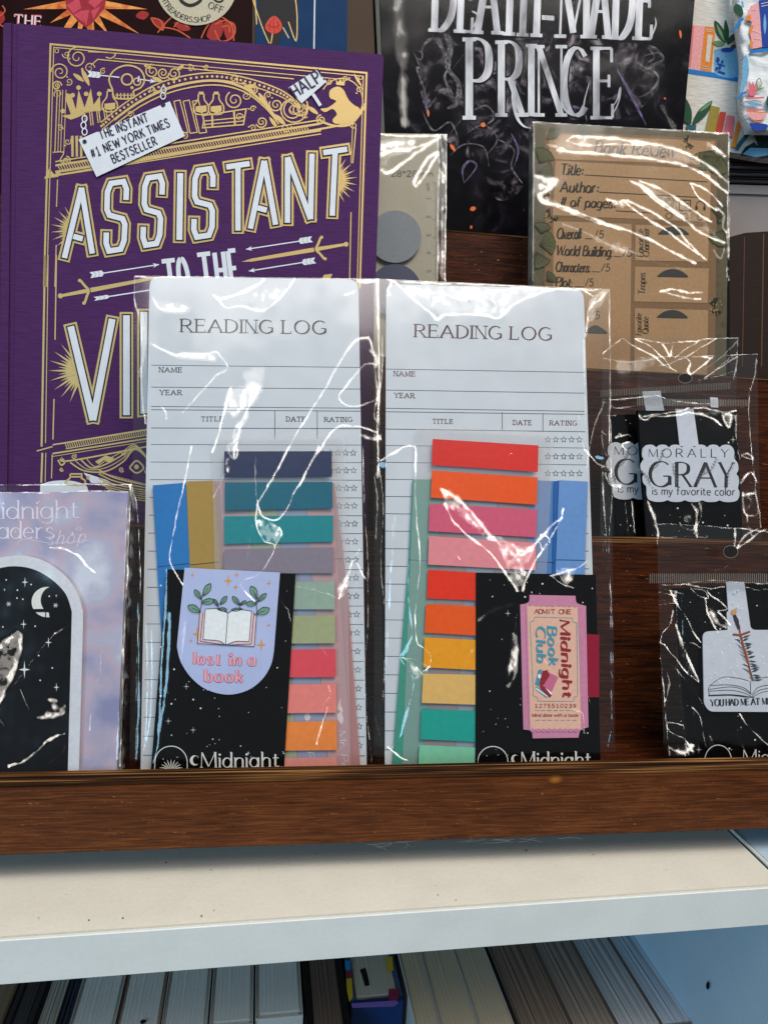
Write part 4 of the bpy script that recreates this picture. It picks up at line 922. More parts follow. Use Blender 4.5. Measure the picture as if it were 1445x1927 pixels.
for pts, c in (([(245, 346), (402, 352), (300, 1870), (138, 1870), (165, 1500), (225, 780)], (66, 148, 128)), ([(404, 352), (552, 356), (466, 1870), (303, 1870)], (130, 96, 96)), ([(555, 356), (704, 360), (620, 1870), (470, 1870)], (122, 138, 158)),
               ([(710, 360), (868, 362), (790, 1870), (624, 1870)], (142, 102, 116)), ([(872, 350), (994, 355), (985, 845), (900, 1870), (795, 1870)], (74, 124, 186))):
    slab('long_flag', zp(A7, pts), P1, .0014, .0003, pap('r%d%d%d' % c, c), fl2)
slab('long_flag', zp(A7, [(996, 356), (1026, 352), (1004, 900), (986, 900)]), P1, .0012, .0003, pap('deepblue', (26, 92, 162)), fl2)
slab('long_flag', zp(A7, [(1025, 350), (1178, 358), (1160, 900), (1003, 900)]), P1, .0016, .0003, pap('paleblue', (104, 148, 206)), fl2)
i = Ink(A7)
for a, b in (((222, 775), (325, 780)), ((905, 785), (1000, 790)),): i.line(a, b, 4)
i.build('score_line', MATS['score'], fl2, P1, .00145)
i = Ink(A7); i.line((1006, 775), (1163, 778), 4); i.build('score_line', MATS['score'], fl2, P1, .00165)
flagset('clear rounded strip with red, orange, pink, yellow and teal flags in the right sleeve', base_loc(P1, 860, 1500, .002), A7,
  [(262, 54), (998, 97), (905, 1870), (190, 1870)],
  [([(352, 130), (915, 165), (911, 306), (347, 270)], (220, 36, 26)), ([(348, 298), (910, 335), (905, 481), (342, 443)], (244, 84, 14)), ([(336, 475), (907, 508), (902, 655), (330, 622)], (214, 88, 118)),
   ([(332, 648), (902, 685), (900, 831), (327, 800)], (234, 140, 148)), ([(327, 828), (640, 846), (640, 994), (320, 980)], (236, 48, 18)), ([(317, 1010), (640, 1026), (640, 1182), (309, 1163)], (246, 88, 14)),
   ([(308, 1189), (640, 1206), (640, 1365), (302, 1348)], (240, 156, 22)), ([(301, 1382), (640, 1390), (640, 1550), (293, 1538)], (230, 182, 104)), ([(293, 1568), (640, 1585), (640, 1748), (285, 1732)], (26, 160, 146)),
   ([(281, 1762), (640, 1780), (640, 1870), (276, 1870)], (128, 200, 164))], .0020, None, [14, 16, 0, 0])

# ---- black star cards
NIGHT = paper('night_print', (9, 8, 10), k=1.0, rough=.6, spec=.03, var=.25, nscale=300, bump=.03)
PALE = paper('print_offwhite', (224, 222, 216), k=1.05)
def starcard(label, poly, pl, lift, seed, loc, stars, group='black starry backing cards', th=.0004):
    t = thing('backing_card', label, 'backing card', loc, group)
    slab('card', poly, pl, lift, th, NIGHT, t)
    i = Ink(); r = random.Random(seed); P = np.array(poly); x0, x1, y0, y1 = P[:, 0].min() + 14, P[:, 0].max() - 14, P[:, 1].min() + 8, P[:, 1].max() - 6
    for k in range(stars): i.dot(r.uniform(x0, x1), r.uniform(y0, y1), r.choice([.6, .7, .9, .9, 1.3, 1.8]), 6)
    for k in range(max(2, stars // 16)): i.star4(r.uniform(x0, x1), r.uniform(y0, y1), 7, .1, 6)
    i.build('printed_stars', PALE, t, pl, lift + .00004); return t
cl = starcard('black starry backing card in the left sleeve behind the arched bookmark', zp(A5, [(215, 668), (915, 694), (850, 1790), (126, 1790)]), P1, .0034, 3, base_loc(P1, 420, 1500, .003), 60)
i = Ink(A5); text(i, 'Midnight', (400, 1745), (825, 1742), 80, thick=.13, thin=.05, serif=.09, track=.16)
i.strip([(147, 1790), (150, 1720)] + arc(238, 1718, 88, 88, 180, 0, 16) + [(326, 1790)], 4.5); i.poly(arc(366, 1708, 26, 28, 50, 310, 14) + arc(376, 1706, 20, 23, 300, 60, 12))
for k in range(9):
    a = math.radians(18 + 18 * k); i.strip(smooth([(238, 1775), (238 + 30 * math.cos(a), 1758 - 22 * math.sin(a)), (238 + 66 * math.cos(a), 1752 - 50 * math.sin(a) + 12 * math.cos(a) ** 2)], 4), 3.4, taper=[.5, 1, 1.6, .3])
i.star4(658, 1668, 12); i.star4(195, 1700, 7); i.star4(272, 1690, 7); i.star4(384, 1690, 6)
i.build('printed_logo', PALE, cl, P1, .0035)
cr = starcard('black starry backing card in the right sleeve behind the pink ticket', zp(A7, [(583, 843), (1220, 855), (1246, 1870), (580, 1870)]), P1, .0034, 8, base_loc(P1, 1000, 1500, .003), 50)
i = Ink(A7); text(i, 'Midnight', (822, 1880), (1195, 1876), 80, thick=.13, thin=.05, serif=.09, track=.16)
i.strip([(590, 1870), (594, 1840)] + arc(672, 1850, 80, 80, 180, 0, 16) + [(754, 1870)], 4.5); i.poly(arc(790, 1838, 21, 24, 50, 310, 14) + arc(798, 1836, 16, 19, 300, 60, 12)); i.star4(640, 1820, 6); i.star4(700, 1815, 6)
i.build('printed_logo', PALE, cr, P1, .0035)
# ---- arched bookmark
bm = thing('bookmark', 'lavender arched magnetic bookmark with an open book and leaves on the left black card', 'bookmark', base_loc(P1, 430, 1300, .004))
LAV = paper('lavender_card', (172, 180, 216), k=1.15, rough=.45, var=.02, bump=.05)
arch = [(312, 660), (830, 686), (797, 1110)] + smooth([(797, 1110), (780, 1190), (730, 1270), (650, 1328), (545, 1350), (430, 1322), (345, 1255), (290, 1170), (270, 1090)], 4) + [(272, 1060)]
slab('body', rpoly(zp(A5, arch), 0), P1, .0046, .0008, LAV, bm)
LFT = .0047
i = Ink(A5)
for x, y, r in ((548, 731, 36), (593, 698, 20), (588, 765, 20), (354, 698, 16), (769, 744, 18), (381, 1020, 38), (346, 1057, 14), (728, 1078, 36), (768, 972, 13)): i.star4(x, y, r, .24)
i.build('printed_sparkles', paper('orange_print', (226, 152, 58)), bm, P1, LFT)
go_, gi, ln_ = Ink(A5), Ink(A5), Ink(A5)
def leaf2(x0, y0, x1, y1, w):
    mx, my = x0 + (x1 - x0) * .58, y0 + (y1 - y0) * .58; dx, dy = x1 - x0, y1 - y0; l = math.hypot(dx, dy); a, b = -dy / l * w, dx / l * w
    P_ = smooth([(x0, y0), (mx + a, my + b), (x1, y1), (mx - a, my - b)], 5, True)
    gi.poly(P_); go_.strip(P_, 3.4, closed=True); go_.strip([(x0, y0), (x0 + (x1 - x0) * .7, y0 + (y1 - y0) * .7)], 2.6)
for q in ((402, 832, 366, 780, 13), (412, 812, 452, 746, 17), (402, 850, 470, 838, 17), (398, 902, 330, 866, 20), (492, 868, 468, 830, 9), (505, 860, 540, 815, 12), (490, 884, 540, 888, 10), (610, 862, 572, 816, 12), (612, 862, 645, 840, 8), (625, 884, 565, 890, 9),
          (706, 828, 672, 760, 18), (706, 845, 755, 800, 12), (704, 855, 645, 856, 15), (700, 912, 772, 882, 20)): leaf2(*q)
for s_ in ([(392, 905), (405, 850), (404, 825), (412, 800)], [(494, 880), (495, 850)], [(612, 880), (612, 850)], [(705, 905), (702, 860), (700, 820), (696, 800)], [(480, 880), (545, 905)]): go_.strip(smooth(s_, 4), 3.2)
gi.build('printed_leaves', paper('sage_print', (122, 166, 140)), bm, P1, LFT); 
pk, wh = Ink(A5), Ink(A5)
pk.poly([(392, 905), (425, 895), (545, 920), (672, 905), (702, 922), (690, 1088), (545, 1082), (382, 1070)])
wh.poly(smooth([(424, 884), (480, 882), (525, 890), (546, 908)], 5) + [(534, 1078)] + smooth([(534, 1078), (500, 1058), (412, 1050)], 5))
wh.poly(smooth([(546, 908), (575, 892), (620, 888), (675, 896)], 5) + smooth([(660, 1062), (590, 1062), (536, 1078)], 5))
pk.build('printed_cover', paper('pink_print', (236, 198, 206)), bm, P1, LFT + .00012); wh.build('printed_pages', paper('page_print', (240, 240, 244), k=1.0), bm, P1, LFT + .0002)
for s_ in (smooth([(424, 884), (480, 882), (525, 890), (546, 908)], 5), smooth([(546, 908), (575, 892), (620, 888), (675, 896)], 5), [(546, 908), (534, 1078)], [(424, 884), (412, 1050)], [(675, 896), (662, 1062)], smooth([(412, 1050), (500, 1058), (534, 1078), (590, 1060), (662, 1062)], 5),
            [(412, 900), (396, 1060)], [(396, 1060), (525, 1078)], [(394, 906), (382, 1072), (690, 1088), (702, 922), (690, 910)], [(545, 1080), (674, 1074), (688, 905)]): go_.strip(s_, 3)
go_.build('printed_outline', paper('outline_print', (44, 52, 54)), bm, P1, LFT + .0003)
o1, o2 = Ink(A5), Ink(A5)
for s_, a, b in (('lost', (362, 1183), (506, 1188)), ('in', (556, 1190), (612, 1192)), ('a', (658, 1192), (692, 1193)), ('book', (420, 1278), (626, 1283))):
    text(o1, s_, a, b, 66, thick=.29, thin=.13, track=.26, stress=0); text(o2, s_, a, b, 66, thick=.20, thin=.05, track=.22, stress=0)
o1.build('printed_words', paper('rose_outline', (206, 92, 116)), bm, P1, LFT); o2.build('printed_words', paper('rose_fill', (240, 168, 182)), bm, P1, LFT + .00015)
# ---- ticket bookmark
tk = thing('bookmark', 'pink admission ticket shaped bookmark on the right black card', 'bookmark', base_loc(P1, 1040, 1390, .004))
slab('back_flap', zp(A7, [(1160, 1170), (1238, 1175), (1238, 1508), (1160, 1508)]), P1, .0040, .0004, paper('crimson', (150, 12, 48), rough=.4), tk)
out = [(868, 962), (1112, 967)] + smooth([(1112, 967), (1120, 1005), (1168, 1020)], 4) + smooth([(1181, 1668), (1140, 1682), (1128, 1723)], 4) + smooth([(885, 1727), (876, 1688), (835, 1680)], 4) + smooth([(818, 1014), (862, 1002), (868, 962)], 4)[:-1]
slab('body', zp(A7, out), P1, .0048, .0006, paper('ticket_pink', (206, 132, 164)), tk)
L5 = .0049
i = Ink(A7); i.poly([(852, 1008), (1126, 1014), (1146, 1680), (868, 1686)]); i.build('printed_panel', paper('ticket_cream', (232, 182, 160)), tk, P1, L5)
i = Ink(A7)
for k in range(9): i.poly(ell(872 + 30 * k, 1012 + k * .6, 15, 10, 10)); i.poly(ell(884 + 29 * k, 1684, 14, 10, 10))
i.strip([(850, 1010), (868, 1684)], 8); i.strip([(1128, 1014), (1148, 1682)], 8); i.build('printed_scallops', MATS['ticket_pink'], tk, P1, L5 + .00012)
i = Ink(A7); i.strip([(895, 1080), (1095, 1085), (1098, 1105), (1118, 1112), (1124, 1500), (1106, 1506), (1102, 1530), (912, 1528), (908, 1508), (888, 1500), (870, 1108), (890, 1100), (895, 1080)], 3.5); i.strip([(1120, 1110), (1124, 1500)], 2.5)
for k in range(7): i.line((895 + 33 * k, 1578), (920 + 33 * k, 1578), 3); i.line((898 + 33 * k, 1630), (922 + 33 * k, 1630), 3)
i.build('printed_border', paper('border_blue', (120, 158, 168)), tk, P1, L5 + .0001)
MAR = paper('maroon_print', (150, 30, 44)); TBL = paper('teal_print', (70, 150, 172))
i = Ink(A7); text(i, 'ADMIT ONE', (896, 1061), (1087, 1063), 23, thick=.15, thin=.12, serif=.1, mono=True)
text(i, '1275510239', (893, 1563), (1116, 1563), 19, thick=.15, thin=.12, serif=0, mono=True); text(i, 'blind date with a book', (882, 1611), (1128, 1611), 17, thick=.14, track=.1)
text(i, 'Midnight', (1030, 1094), (1046, 1508), 50, thick=.32, thin=.12, serif=.10, slant=.16, track=.2)
i.poly([(937, 1368), (962, 1362), (975, 1392), (938, 1448), (918, 1440)]); i.poly([(921, 1445), (945, 1450), (985, 1500), (975, 1510), (925, 1462)]); i.build('printed_words', MAR, tk, P1, L5 + .00013)
i = Ink(A7); text(i, 'Book', (962, 1130), (972, 1335), 48, thick=.32, thin=.12, serif=.10, slant=.16, track=.2); text(i, 'Club', (902, 1132), (908, 1318), 48, thick=.32, thin=.12, serif=.10, slant=.16, track=.2)
i.poly([(914, 1362), (936, 1358), (920, 1452), (896, 1440)]); i.poly([(900, 1450), (912, 1455), (965, 1500), (958, 1512), (904, 1470)]); i.build('printed_words', TBL, tk, P1, L5 + .00013)
i = Ink(A7); i.poly([(962, 1372), (1020, 1400), (985, 1480), (942, 1448)]); i.build('printed_book', paper('book_pink', (206, 106, 140)), tk, P1, L5 + .00016)
i = Ink(A7); i.poly([(942, 1450), (985, 1482), (990, 1500), (945, 1462)]); i.poly([(902, 1456), (962, 1500), (964, 1508), (903, 1466)]); i.poly(ell(920, 1396, 9, 12)); i.build('printed_pages', MATS['page_print'], tk, P1, L5 + .0002)

# ---- the two clear sleeves
def A4s(*p): return p
slL = thing('plastic_sleeve', 'crinkled clear sleeve over the reading log with the lavender arched bookmark', 'plastic sleeve', base_loc(P1, 480, 1500, .007), 'clear sleeves with reading logs')
back_film(P1, -.0009, [(255, 519), (712, 524), (722, 1500), (245, 1500)], slL)
a4 = A4; z4 = lambda L: [A4(p) for p in L]; z5 = lambda L: [A5(p) for p in L]; z6 = lambda L: [A6(p) for p in L]; z7 = lambda L: [A7(p) for p in L]
st = [
 (z4([(470, 160), (500, 190), (540, 228), (620, 222), (730, 245), (780, 215), (850, 150), (910, 70)]), 4.5, 1), (z4([(490, 185), (560, 165), (650, 135), (720, 95), (740, 70)]), 6, 1),
 (z4([(135, 425), (250, 485), (330, 478), (440, 480), (480, 468), (515, 500), (545, 545)]), 3.6, 1), (z4([(140, 170), (170, 230), (230, 240), (300, 240)]), 6, .9),
 (z4([(540, 560), (470, 610), (400, 690), (300, 800)]), 2.6, .9), (z4([(560, 665), (530, 780), (500, 900), (465, 1010)]), 4.5, 1), (z4([(715, 665), (660, 770), (620, 860), (590, 960), (575, 1040)]), 5, 1),
 (z4([(1310, 385), (1240, 410), (1170, 500), (1060, 690), (960, 850), (900, 945), (830, 1080), (760, 1200)]), 3.6, 1), (z4([(1360, 540), (1290, 540), (1200, 640), (1150, 720), (1220, 765), (1300, 750), (1360, 725)]), 3, 1),
 (z4([(1350, 905), (1270, 880), (1200, 870), (1130, 885), (1060, 980), (1000, 1070), (940, 1190)]), 4.2, 1), (z4([(1310, 390), (1330, 440), (1355, 540)]), 4, 1),
 (z5([(350, 0), (320, 150), (280, 330), (245, 500), (232, 620), (270, 700), (300, 750)]), 4, 1), (z5([(880, 0), (830, 100), (760, 230), (708, 300)]), 4, 1), (z5([(1040, 0), (980, 120), (900, 270), (850, 370), (790, 398), (730, 375), (708, 310)]), 4.6, 1),
 (z5([(708, 310), (700, 420), (740, 510), (800, 540), (780, 600), (720, 690), (620, 740), (650, 800), (690, 840)]), 3.6, 1), (z5([(830, 440), (838, 480), (800, 545)]), 5, 1), (z5([(695, 60), (697, 200), (702, 300)]), 2.2, .8),
 (z5([(680, 430), (665, 520), (645, 640)]), 3, .6), (z5([(530, 150), (500, 220), (465, 280)]), 3, .9), (z5([(1290, 720), (1230, 620), (1180, 740), (1150, 830)]), 5, .9), (z5([(910, 760), (1000, 775), (1080, 800), (1150, 830)]), 2.4, .9),
 (z5([(830, 830), (870, 890), (890, 960)]), 2.6, .8), (z5([(1060, 1100), (1085, 1140)]), 3, .9), (z5([(1090, 1300), (1105, 1360), (1060, 1400)]), 4, .8), (z5([(1090, 1420), (1060, 1500), (1030, 1620)]), 5, 1), (z5([(1260, 560), (1220, 640), (1190, 760)]), 4, .8),
 (z5([(215, 670), (205, 900), (185, 1200), (180, 1400), (165, 1620), (140, 1730)]), 5, 1, 'b'), (z5([(228, 910), (226, 1100), (205, 1350), (175, 1550)]), 7, 1, 'b', .03), (z5([(60, 850), (62, 1200), (58, 1500), (48, 1700)]), 5, 1, 'b', .03), (z5([(130, 1000), (135, 1300), (120, 1500), (95, 1650)]), 3, 1, 'b', .03), (z5([(100, 900), (110, 1300), (88, 1700)]), 2.6, 1, 'b'),
 (z4([(35, 60), (40, 200), (75, 330), (80, 700), (100, 860)]), 2.6, .9), (z4([(75, 250), (95, 400), (70, 600)]), 5, .5), (z4([(40, 52), (130, 62), (600, 55), (1150, 68), (1370, 72)]), 3, 1), (z4([(1180, 160), (1210, 150), (1235, 135)]), 5, 1),
 (z5([(20, 200), (60, 400), (70, 800), (50, 1200), (45, 1700)]), 2.4, .9), (z5([(1280, 0), (1285, 300), (1300, 520), (1310, 900), (1290, 1300), (1330, 1720)]), 2.4, .9), (z5([(1355, 60), (1380, 90), (1345, 170), (1360, 300), (1350, 500)]), 3, .8), (z5([(1270, 640), (1230, 900), (1290, 1250), (1380, 1600)]), 2.2, .7),
 (z4([(1362, 80), (1368, 500), (1360, 880), (1370, 1150)]), 3, 1), (z4([(1270, 920), (1330, 940), (1380, 930)]), 10, .9, 'w', .12), (z4([(1325, 460), (1355, 500), (1350, 545)]), 7, .9, 'w', .12), (z4([(1255, 85), (1290, 90), (1340, 75)]), 7, .9, 'w', .1),
 (z4([(185, 770), (205, 800), (212, 835)]), 2.4, .9), (z5([(790, 1500), (815, 1540), (830, 1560)]), 2, .6), (z5([(300, 760), (318, 900), (310, 1050), (270, 1300)]), 6, .45)]
pa = [(z4([(540, 210), (720, 130), (800, 110), (860, 130), (790, 200), (730, 235), (640, 215)]), .52, 14, .07), (z4([(570, 665), (720, 650), (690, 740), (560, 830), (545, 740)]), .74, 14, .07), (z4([(640, 580), (735, 560), (720, 650), (650, 650)]), .5, 18, .05),
      (z4([(270, 485), (450, 480), (475, 515), (400, 510), (290, 500)]), .8, 8, .06), (z5([(705, 395), (830, 440), (800, 530), (735, 500)]), .85, 9, .1), (z4([(545, 980), (600, 950), (600, 1040), (560, 1050)]), .85, 6, .14), (z5([(1140, 760), (1200, 700), (1190, 800), (1150, 830)]), .8, 8, .1),
      (z4([(160, 195), (320, 215), (315, 250), (200, 248)]), .7, 8, .07), (z4([(600, 850), (660, 800), (600, 950), (570, 930)]), .7, 8, .1), (z5([(300, 880), (322, 1000), (290, 1180), (275, 1000)]), .5, 10, .06), (z4([(525, 1050), (560, 1050), (545, 1130)]), .8, 5, .15)]
film('front_sheet', P1, .0072, [(253, 518), (714, 525), (726, 1500), (243, 1500)], slL, st, pa, seed=3, step=2.0, wob=.03)
slR = thing('plastic_sleeve', 'crinkled clear sleeve over the reading log with the pink ticket bookmark', 'plastic sleeve', base_loc(P1, 930, 1500, .007), 'clear sleeves with reading logs')
back_film(P1, -.0011, [(706, 524), (1146, 544), (1156, 1500), (706, 1500)], slR)
st = [
 (z6([(150, 85), (250, 180), (350, 260), (380, 290), (430, 268), (560, 268), (650, 270), (710, 288), (745, 262), (800, 210), (900, 165), (1010, 130), (1110, 125)]), 4.4, 1), (z6([(180, 90), (400, 95), (700, 105), (900, 120), (1140, 128)]), 4, 1),
 (z6([(530, 130), (600, 150), (720, 135), (850, 125), (1000, 128)]), 5, .9), (z6([(300, 155), (400, 150), (520, 180), (640, 170), (700, 210), (690, 250)]), 4, .7), (z6([(735, 190), (765, 175), (780, 195), (755, 205), (735, 190)]), 2.4, .8),
 (z6([(1310, 135), (1270, 180), (1210, 230), (1200, 300), (1190, 380)]), 5, .9), (z6([(1140, 125), (1230, 130), (1312, 122)]), 3, 1), (z6([(1180, 130), (1240, 165), (1300, 125)]), 3, 1), (z6([(1320, 124), (1320, 400), (1325, 700), (1318, 900), (1330, 1150)]), 2.6, .95),
 (z6([(60, 75), (60, 300), (70, 600), (62, 900), (60, 1150)]), 3, 1), (z6([(110, 70), (135, 85), (115, 130), (130, 155), (105, 165)]), 4, 1), (z6([(30, 390), (5, 400), (45, 560), (60, 720)]), 3, .9), (z6([(85, 380), (80, 620), (40, 800), (70, 860)]), 3, .9),
 (z6([(60, 1075), (130, 1030), (210, 985), (250, 978), (268, 1010), (262, 1156)]), 3, 1), (z6([(1180, 400), (1184, 700), (1190, 900)]), 2, .6), (z6([(1180, 990), (1240, 1060), (1280, 1090)]), 3, .7), (z6([(1290, 740), (1230, 900), (1195, 1100)]), 2.6, .8),
 (z7([(65, 250), (160, 190), (240, 165), (262, 190), (258, 400), (270, 600), (285, 800), (260, 1050), (262, 1200), (300, 1245), (340, 1280), (335, 1340), (300, 1370)]), 3.2, 1),
 (z7([(225, 800), (222, 1000), (240, 1180), (180, 1290), (245, 1400), (235, 1510), (185, 1700), (130, 1790)]), 4, 1, 'b', .03), (z7([(140, 580), (125, 900), (110, 1200), (90, 1500)]), 4, 1, 'b', .03), (z7([(150, 540), (135, 800)]), 2.2, .9), (z7([(240, 1190), (205, 1260), (180, 1290)]), 7, 1, 'b', .03), (z7([(228, 1520), (205, 1600), (180, 1710)]), 6, 1, 'b', .03), (z7([(1270, 640), (1285, 860)]), 3, 1, 'b', .03), (z7([(1298, 1000), (1303, 1300), (1300, 1500)]), 4, 1, 'b', .03), (z7([(1310, 1640), (1280, 1780)]), 4, 1, 'b', .03),
 (z7([(185, 1290), (250, 1330), (300, 1400), (270, 1440)]), 2.4, .8), (z7([(185, 1290), (260, 1310), (340, 1350)]), 2.4, .8), (z7([(320, 1350), (300, 1440), (260, 1500)]), 2.4, .8), (z7([(110, 1770), (170, 1820), (225, 1850)]), 4, 1),
 (z7([(420, 480), (470, 580), (560, 660), (660, 740), (740, 850), (800, 940)]), 6, 1), (z7([(400, 400), (470, 440), (560, 520), (640, 620), (720, 700)]), 7, .95, 'w', .06), (z7([(960, 690), (900, 780), (850, 880), (830, 940)]), 6, 1), (z7([(780, 690), (830, 740), (890, 700), (960, 620), (1040, 550)]), 7, 1, 'w', .08),
 (z7([(930, 640), (960, 650), (975, 690), (940, 720), (925, 680)]), 4, 1), (z7([(1050, 500), (1030, 570), (970, 680)]), 4, 1), (z7([(990, 855), (1060, 840), (1140, 810), (1175, 780)]), 4, .9), (z7([(980, 860), (1050, 910), (1100, 925)]), 3, .9),
 (z7([(600, 1100), (680, 1040), (760, 1015), (815, 1015)]), 10, .5, 'w', .04), (z7([(560, 1130), (580, 1110), (640, 1050)]), 8, .4), (z7([(780, 1170), (800, 1250), (790, 1380), (750, 1450)]), 9, .75, 'w', .09), (z7([(805, 1030), (790, 1150)]), 2.5, .7), (z7([(700, 1400), (780, 1300), (810, 1100)]), 3, .5),
 (z7([(880, 990), (970, 870), (1000, 860)]), 3, .6), (z7([(890, 1280), (960, 1330), (1040, 1420)]), 8, .6, 'w', .1), (z7([(560, 1260), (520, 1330), (500, 1380)]), 7, .6, 'w', .1), (z7([(1100, 1570), (1150, 1600), (1160, 1700)]), 6, .7, 'w', .1), (z7([(1150, 1440), (1190, 1530), (1205, 1550)]), 2.6, .9),
 (z7([(1300, 30), (1310, 400), (1290, 700), (1310, 1200), (1300, 1700)]), 2.4, .9), (z7([(1130, 0), (1150, 150), (1230, 260), (1290, 280)]), 2.2, .7), (z7([(1255, 560), (1265, 800)]), 2, .7), (z7([(60, 240), (90, 500), (75, 800), (100, 1100), (90, 1500), (100, 1850)]), 2.6, .8), (z7([(20, 900), (50, 1300), (30, 1800)]), 2, .6),
 (z7([(1165, 690), (1100, 660), (1060, 640)]), 1.8, .5), (z7([(760, 208), (775, 202)]), 2.4, 1), (z7([(485, 755), (498, 775)]), 2.4, 1), (z7([(400, 300), (350, 170)]), 14, .12), (z7([(60, 258), (100, 275)]), 5, 1, 'b', .03)]
pa = [(z6([(200, 120), (500, 110), (800, 125), (960, 140), (800, 200), (730, 270), (560, 255), (400, 255), (300, 190)]), .5, 14, .07), (z6([(480, 165), (600, 165), (590, 195), (500, 190)]), .95, 8, .07), (z6([(310, 140), (400, 160), (400, 190), (330, 170)]), .9, 8, .07),
      (z7([(400, 410), (480, 410), (560, 510), (690, 660), (640, 670), (520, 570), (440, 500)]), .72, 10, .09), (z7([(690, 650), (800, 690), (900, 690), (870, 800), (820, 930), (760, 870)]), .78, 12, .09), (z7([(1010, 820), (1120, 820), (1090, 900), (1040, 900)]), .7, 10, .09),
      (z7([(770, 1180), (810, 1200), (800, 1330), (740, 1420), (760, 1280)]), .72, 10, .1), (z6([(1215, 190), (1300, 130), (1260, 230), (1215, 300)]), .6, 8, .08), (z7([(190, 1300), (300, 1370), (250, 1420)]), .6, 8, .12), (z6([(0, 890), (70, 930), (60, 960), (10, 930)]), .7, 6, .14), (z6([(60, 1060), (105, 1070), (100, 1100), (70, 1095)]), 1, 4, .02, 'b'), (z7([(1215, 215), (1265, 225), (1255, 245), (1220, 235)]), 1, 4, .02, 'b')]
film('front_sheet', P1, .0078, [(703, 524), (1147, 544), (1158, 1500), (703, 1500)], slR, st, pa, seed=21, step=2.0, wob=.03)

# =================================================================== sky card packet at lower left
PK = Pl([.0, .243, -.1256], 16, -1.65)
pk_ = thing('card_packet', 'shrink wrapped packet with pastel cloud card, standing before the purple book', 'card packet', base_loc(PK, 120, 1500, -.01))
SKYP = clouds('pastel_clouds', [(.36, (140, 138, 174)), (.46, (168, 160, 184)), (.52, (188, 166, 182)), (.58, (178, 174, 196)), (.66, (208, 208, 220))], sc=46, dist=.25, detail=8)
slab('cloud_card', zp(B2, [(-240, 152), (776, 142), (700, 1985), (-240, 1985)]), PK, 0, .0005, SKYP, pk_)
STK = pages('stack_edges', (150, 138, 130), (70, 58, 50), lines=1500)
for k in range(5): slab('card_stack', zp(B2, [(-240, 154 + k), (772 - 2 * k, 144 + k), (697 - 2 * k, 1985), (-240, 1985)]), PK, 0, .0015, (STK, PALE, STK, SKYP, STK)[k], pk_, off=.0007 + .0018 * k)
i = Ink(B2); text(i, 'Midnight', (-128, 308), (478, 304), 108, thick=.10, thin=.04, serif=.09, track=.12); text(i, 'Readers', (-190, 426), (328, 428), 104, thick=.10, thin=.04, serif=.09, track=.10)
text(i, 'shop', (285, 468), (510, 452), 84, thick=.06, thin=.035, slant=.35, track=.3, script=True); i.strip(smooth([(106, 468), (125, 440), (180, 436), (300, 456), (400, 452), (535, 440)], 6), 3)
i.star4(440, 400, 20, .25); 
for k in range(8):
    a = k * math.pi / 4; i.line((478 + 6 * math.cos(a), 368 + 6 * math.sin(a)), (478 + 22 * math.cos(a), 368 + 16 * math.sin(a)), 3)
i.star4(240, 205, 12); i.star4(94, 385, 12)
i.build('printed_name', paper('print_lavender', (232, 220, 236)), pk_, PK, .00005)
ao = [(-240, 1985), (-240, 700)] + smooth([(-240, 700), (-100, 575), (0, 545), (90, 531), (180, 535), (290, 575), (400, 660), (470, 760), (503, 870)], 5) + [(503, 960), (474, 1985)]
ai = [(-230, 1985), (-230, 780)] + smooth([(-230, 780), (-100, 645), (20, 603), (120, 597), (220, 620), (320, 680), (400, 765), (436, 870)], 5) + [(434, 960), (408, 1985)]
abm = thing('bookmark', 'large white bordered arched bookmark with moon and stars on the pastel cloud card', 'bookmark', base_loc(PK, 60, 1500, .001))
slab('body', zp(B2, ao), PK, .0014, .0009, paper('arch_white', (216, 214, 220), rough=.5), abm)
i = Ink(B2); i.poly(ai); i.build('printed_night', paper('arch_black', (14, 12, 15), rough=.5, var=.3, nscale=60, spec=.03), abm, PK, .00145)
i = Ink(B2)
i.poly(arc(288, 812, 95, 92, 82, 278, 18) + arc(322, 800, 74, 82, 250, 108, 16))
for x, y, r in ((153, 692, 32), (145, 946, 30), (295, 1056, 32), (150, 1220, 54), (343, 1327, 27), (342, 774, 12), (30, 738, 12)): i.star4(x, y, r, .2, r * .62)
for x, y in ((55, 824), (338, 832)):
    for k in range(6): a = k * math.pi / 3; i.line((x, y), (x + 15 * math.cos(a), y + 15 * math.sin(a)), 3)
for x, y in ((40, 678), (190, 706), (108, 740), (105, 788), (140, 795), (300, 777), (20, 962), (215, 958), (335, 1000), (236, 1135), (318, 1210), (245, 1285)): i.dot(x, y, 5)
i.build('printed_moon', PALE, abm, PK, .0016)
i = Ink(B2); i.poly([(190, 854), (350, 852), (350, 872), (190, 872)]); i.line((278, 862), (278, 910), 5); i.build('printed_bar', MATS['arch_black'], abm, PK, .0018)
zb = lambda L: [B2(p) for p in L]
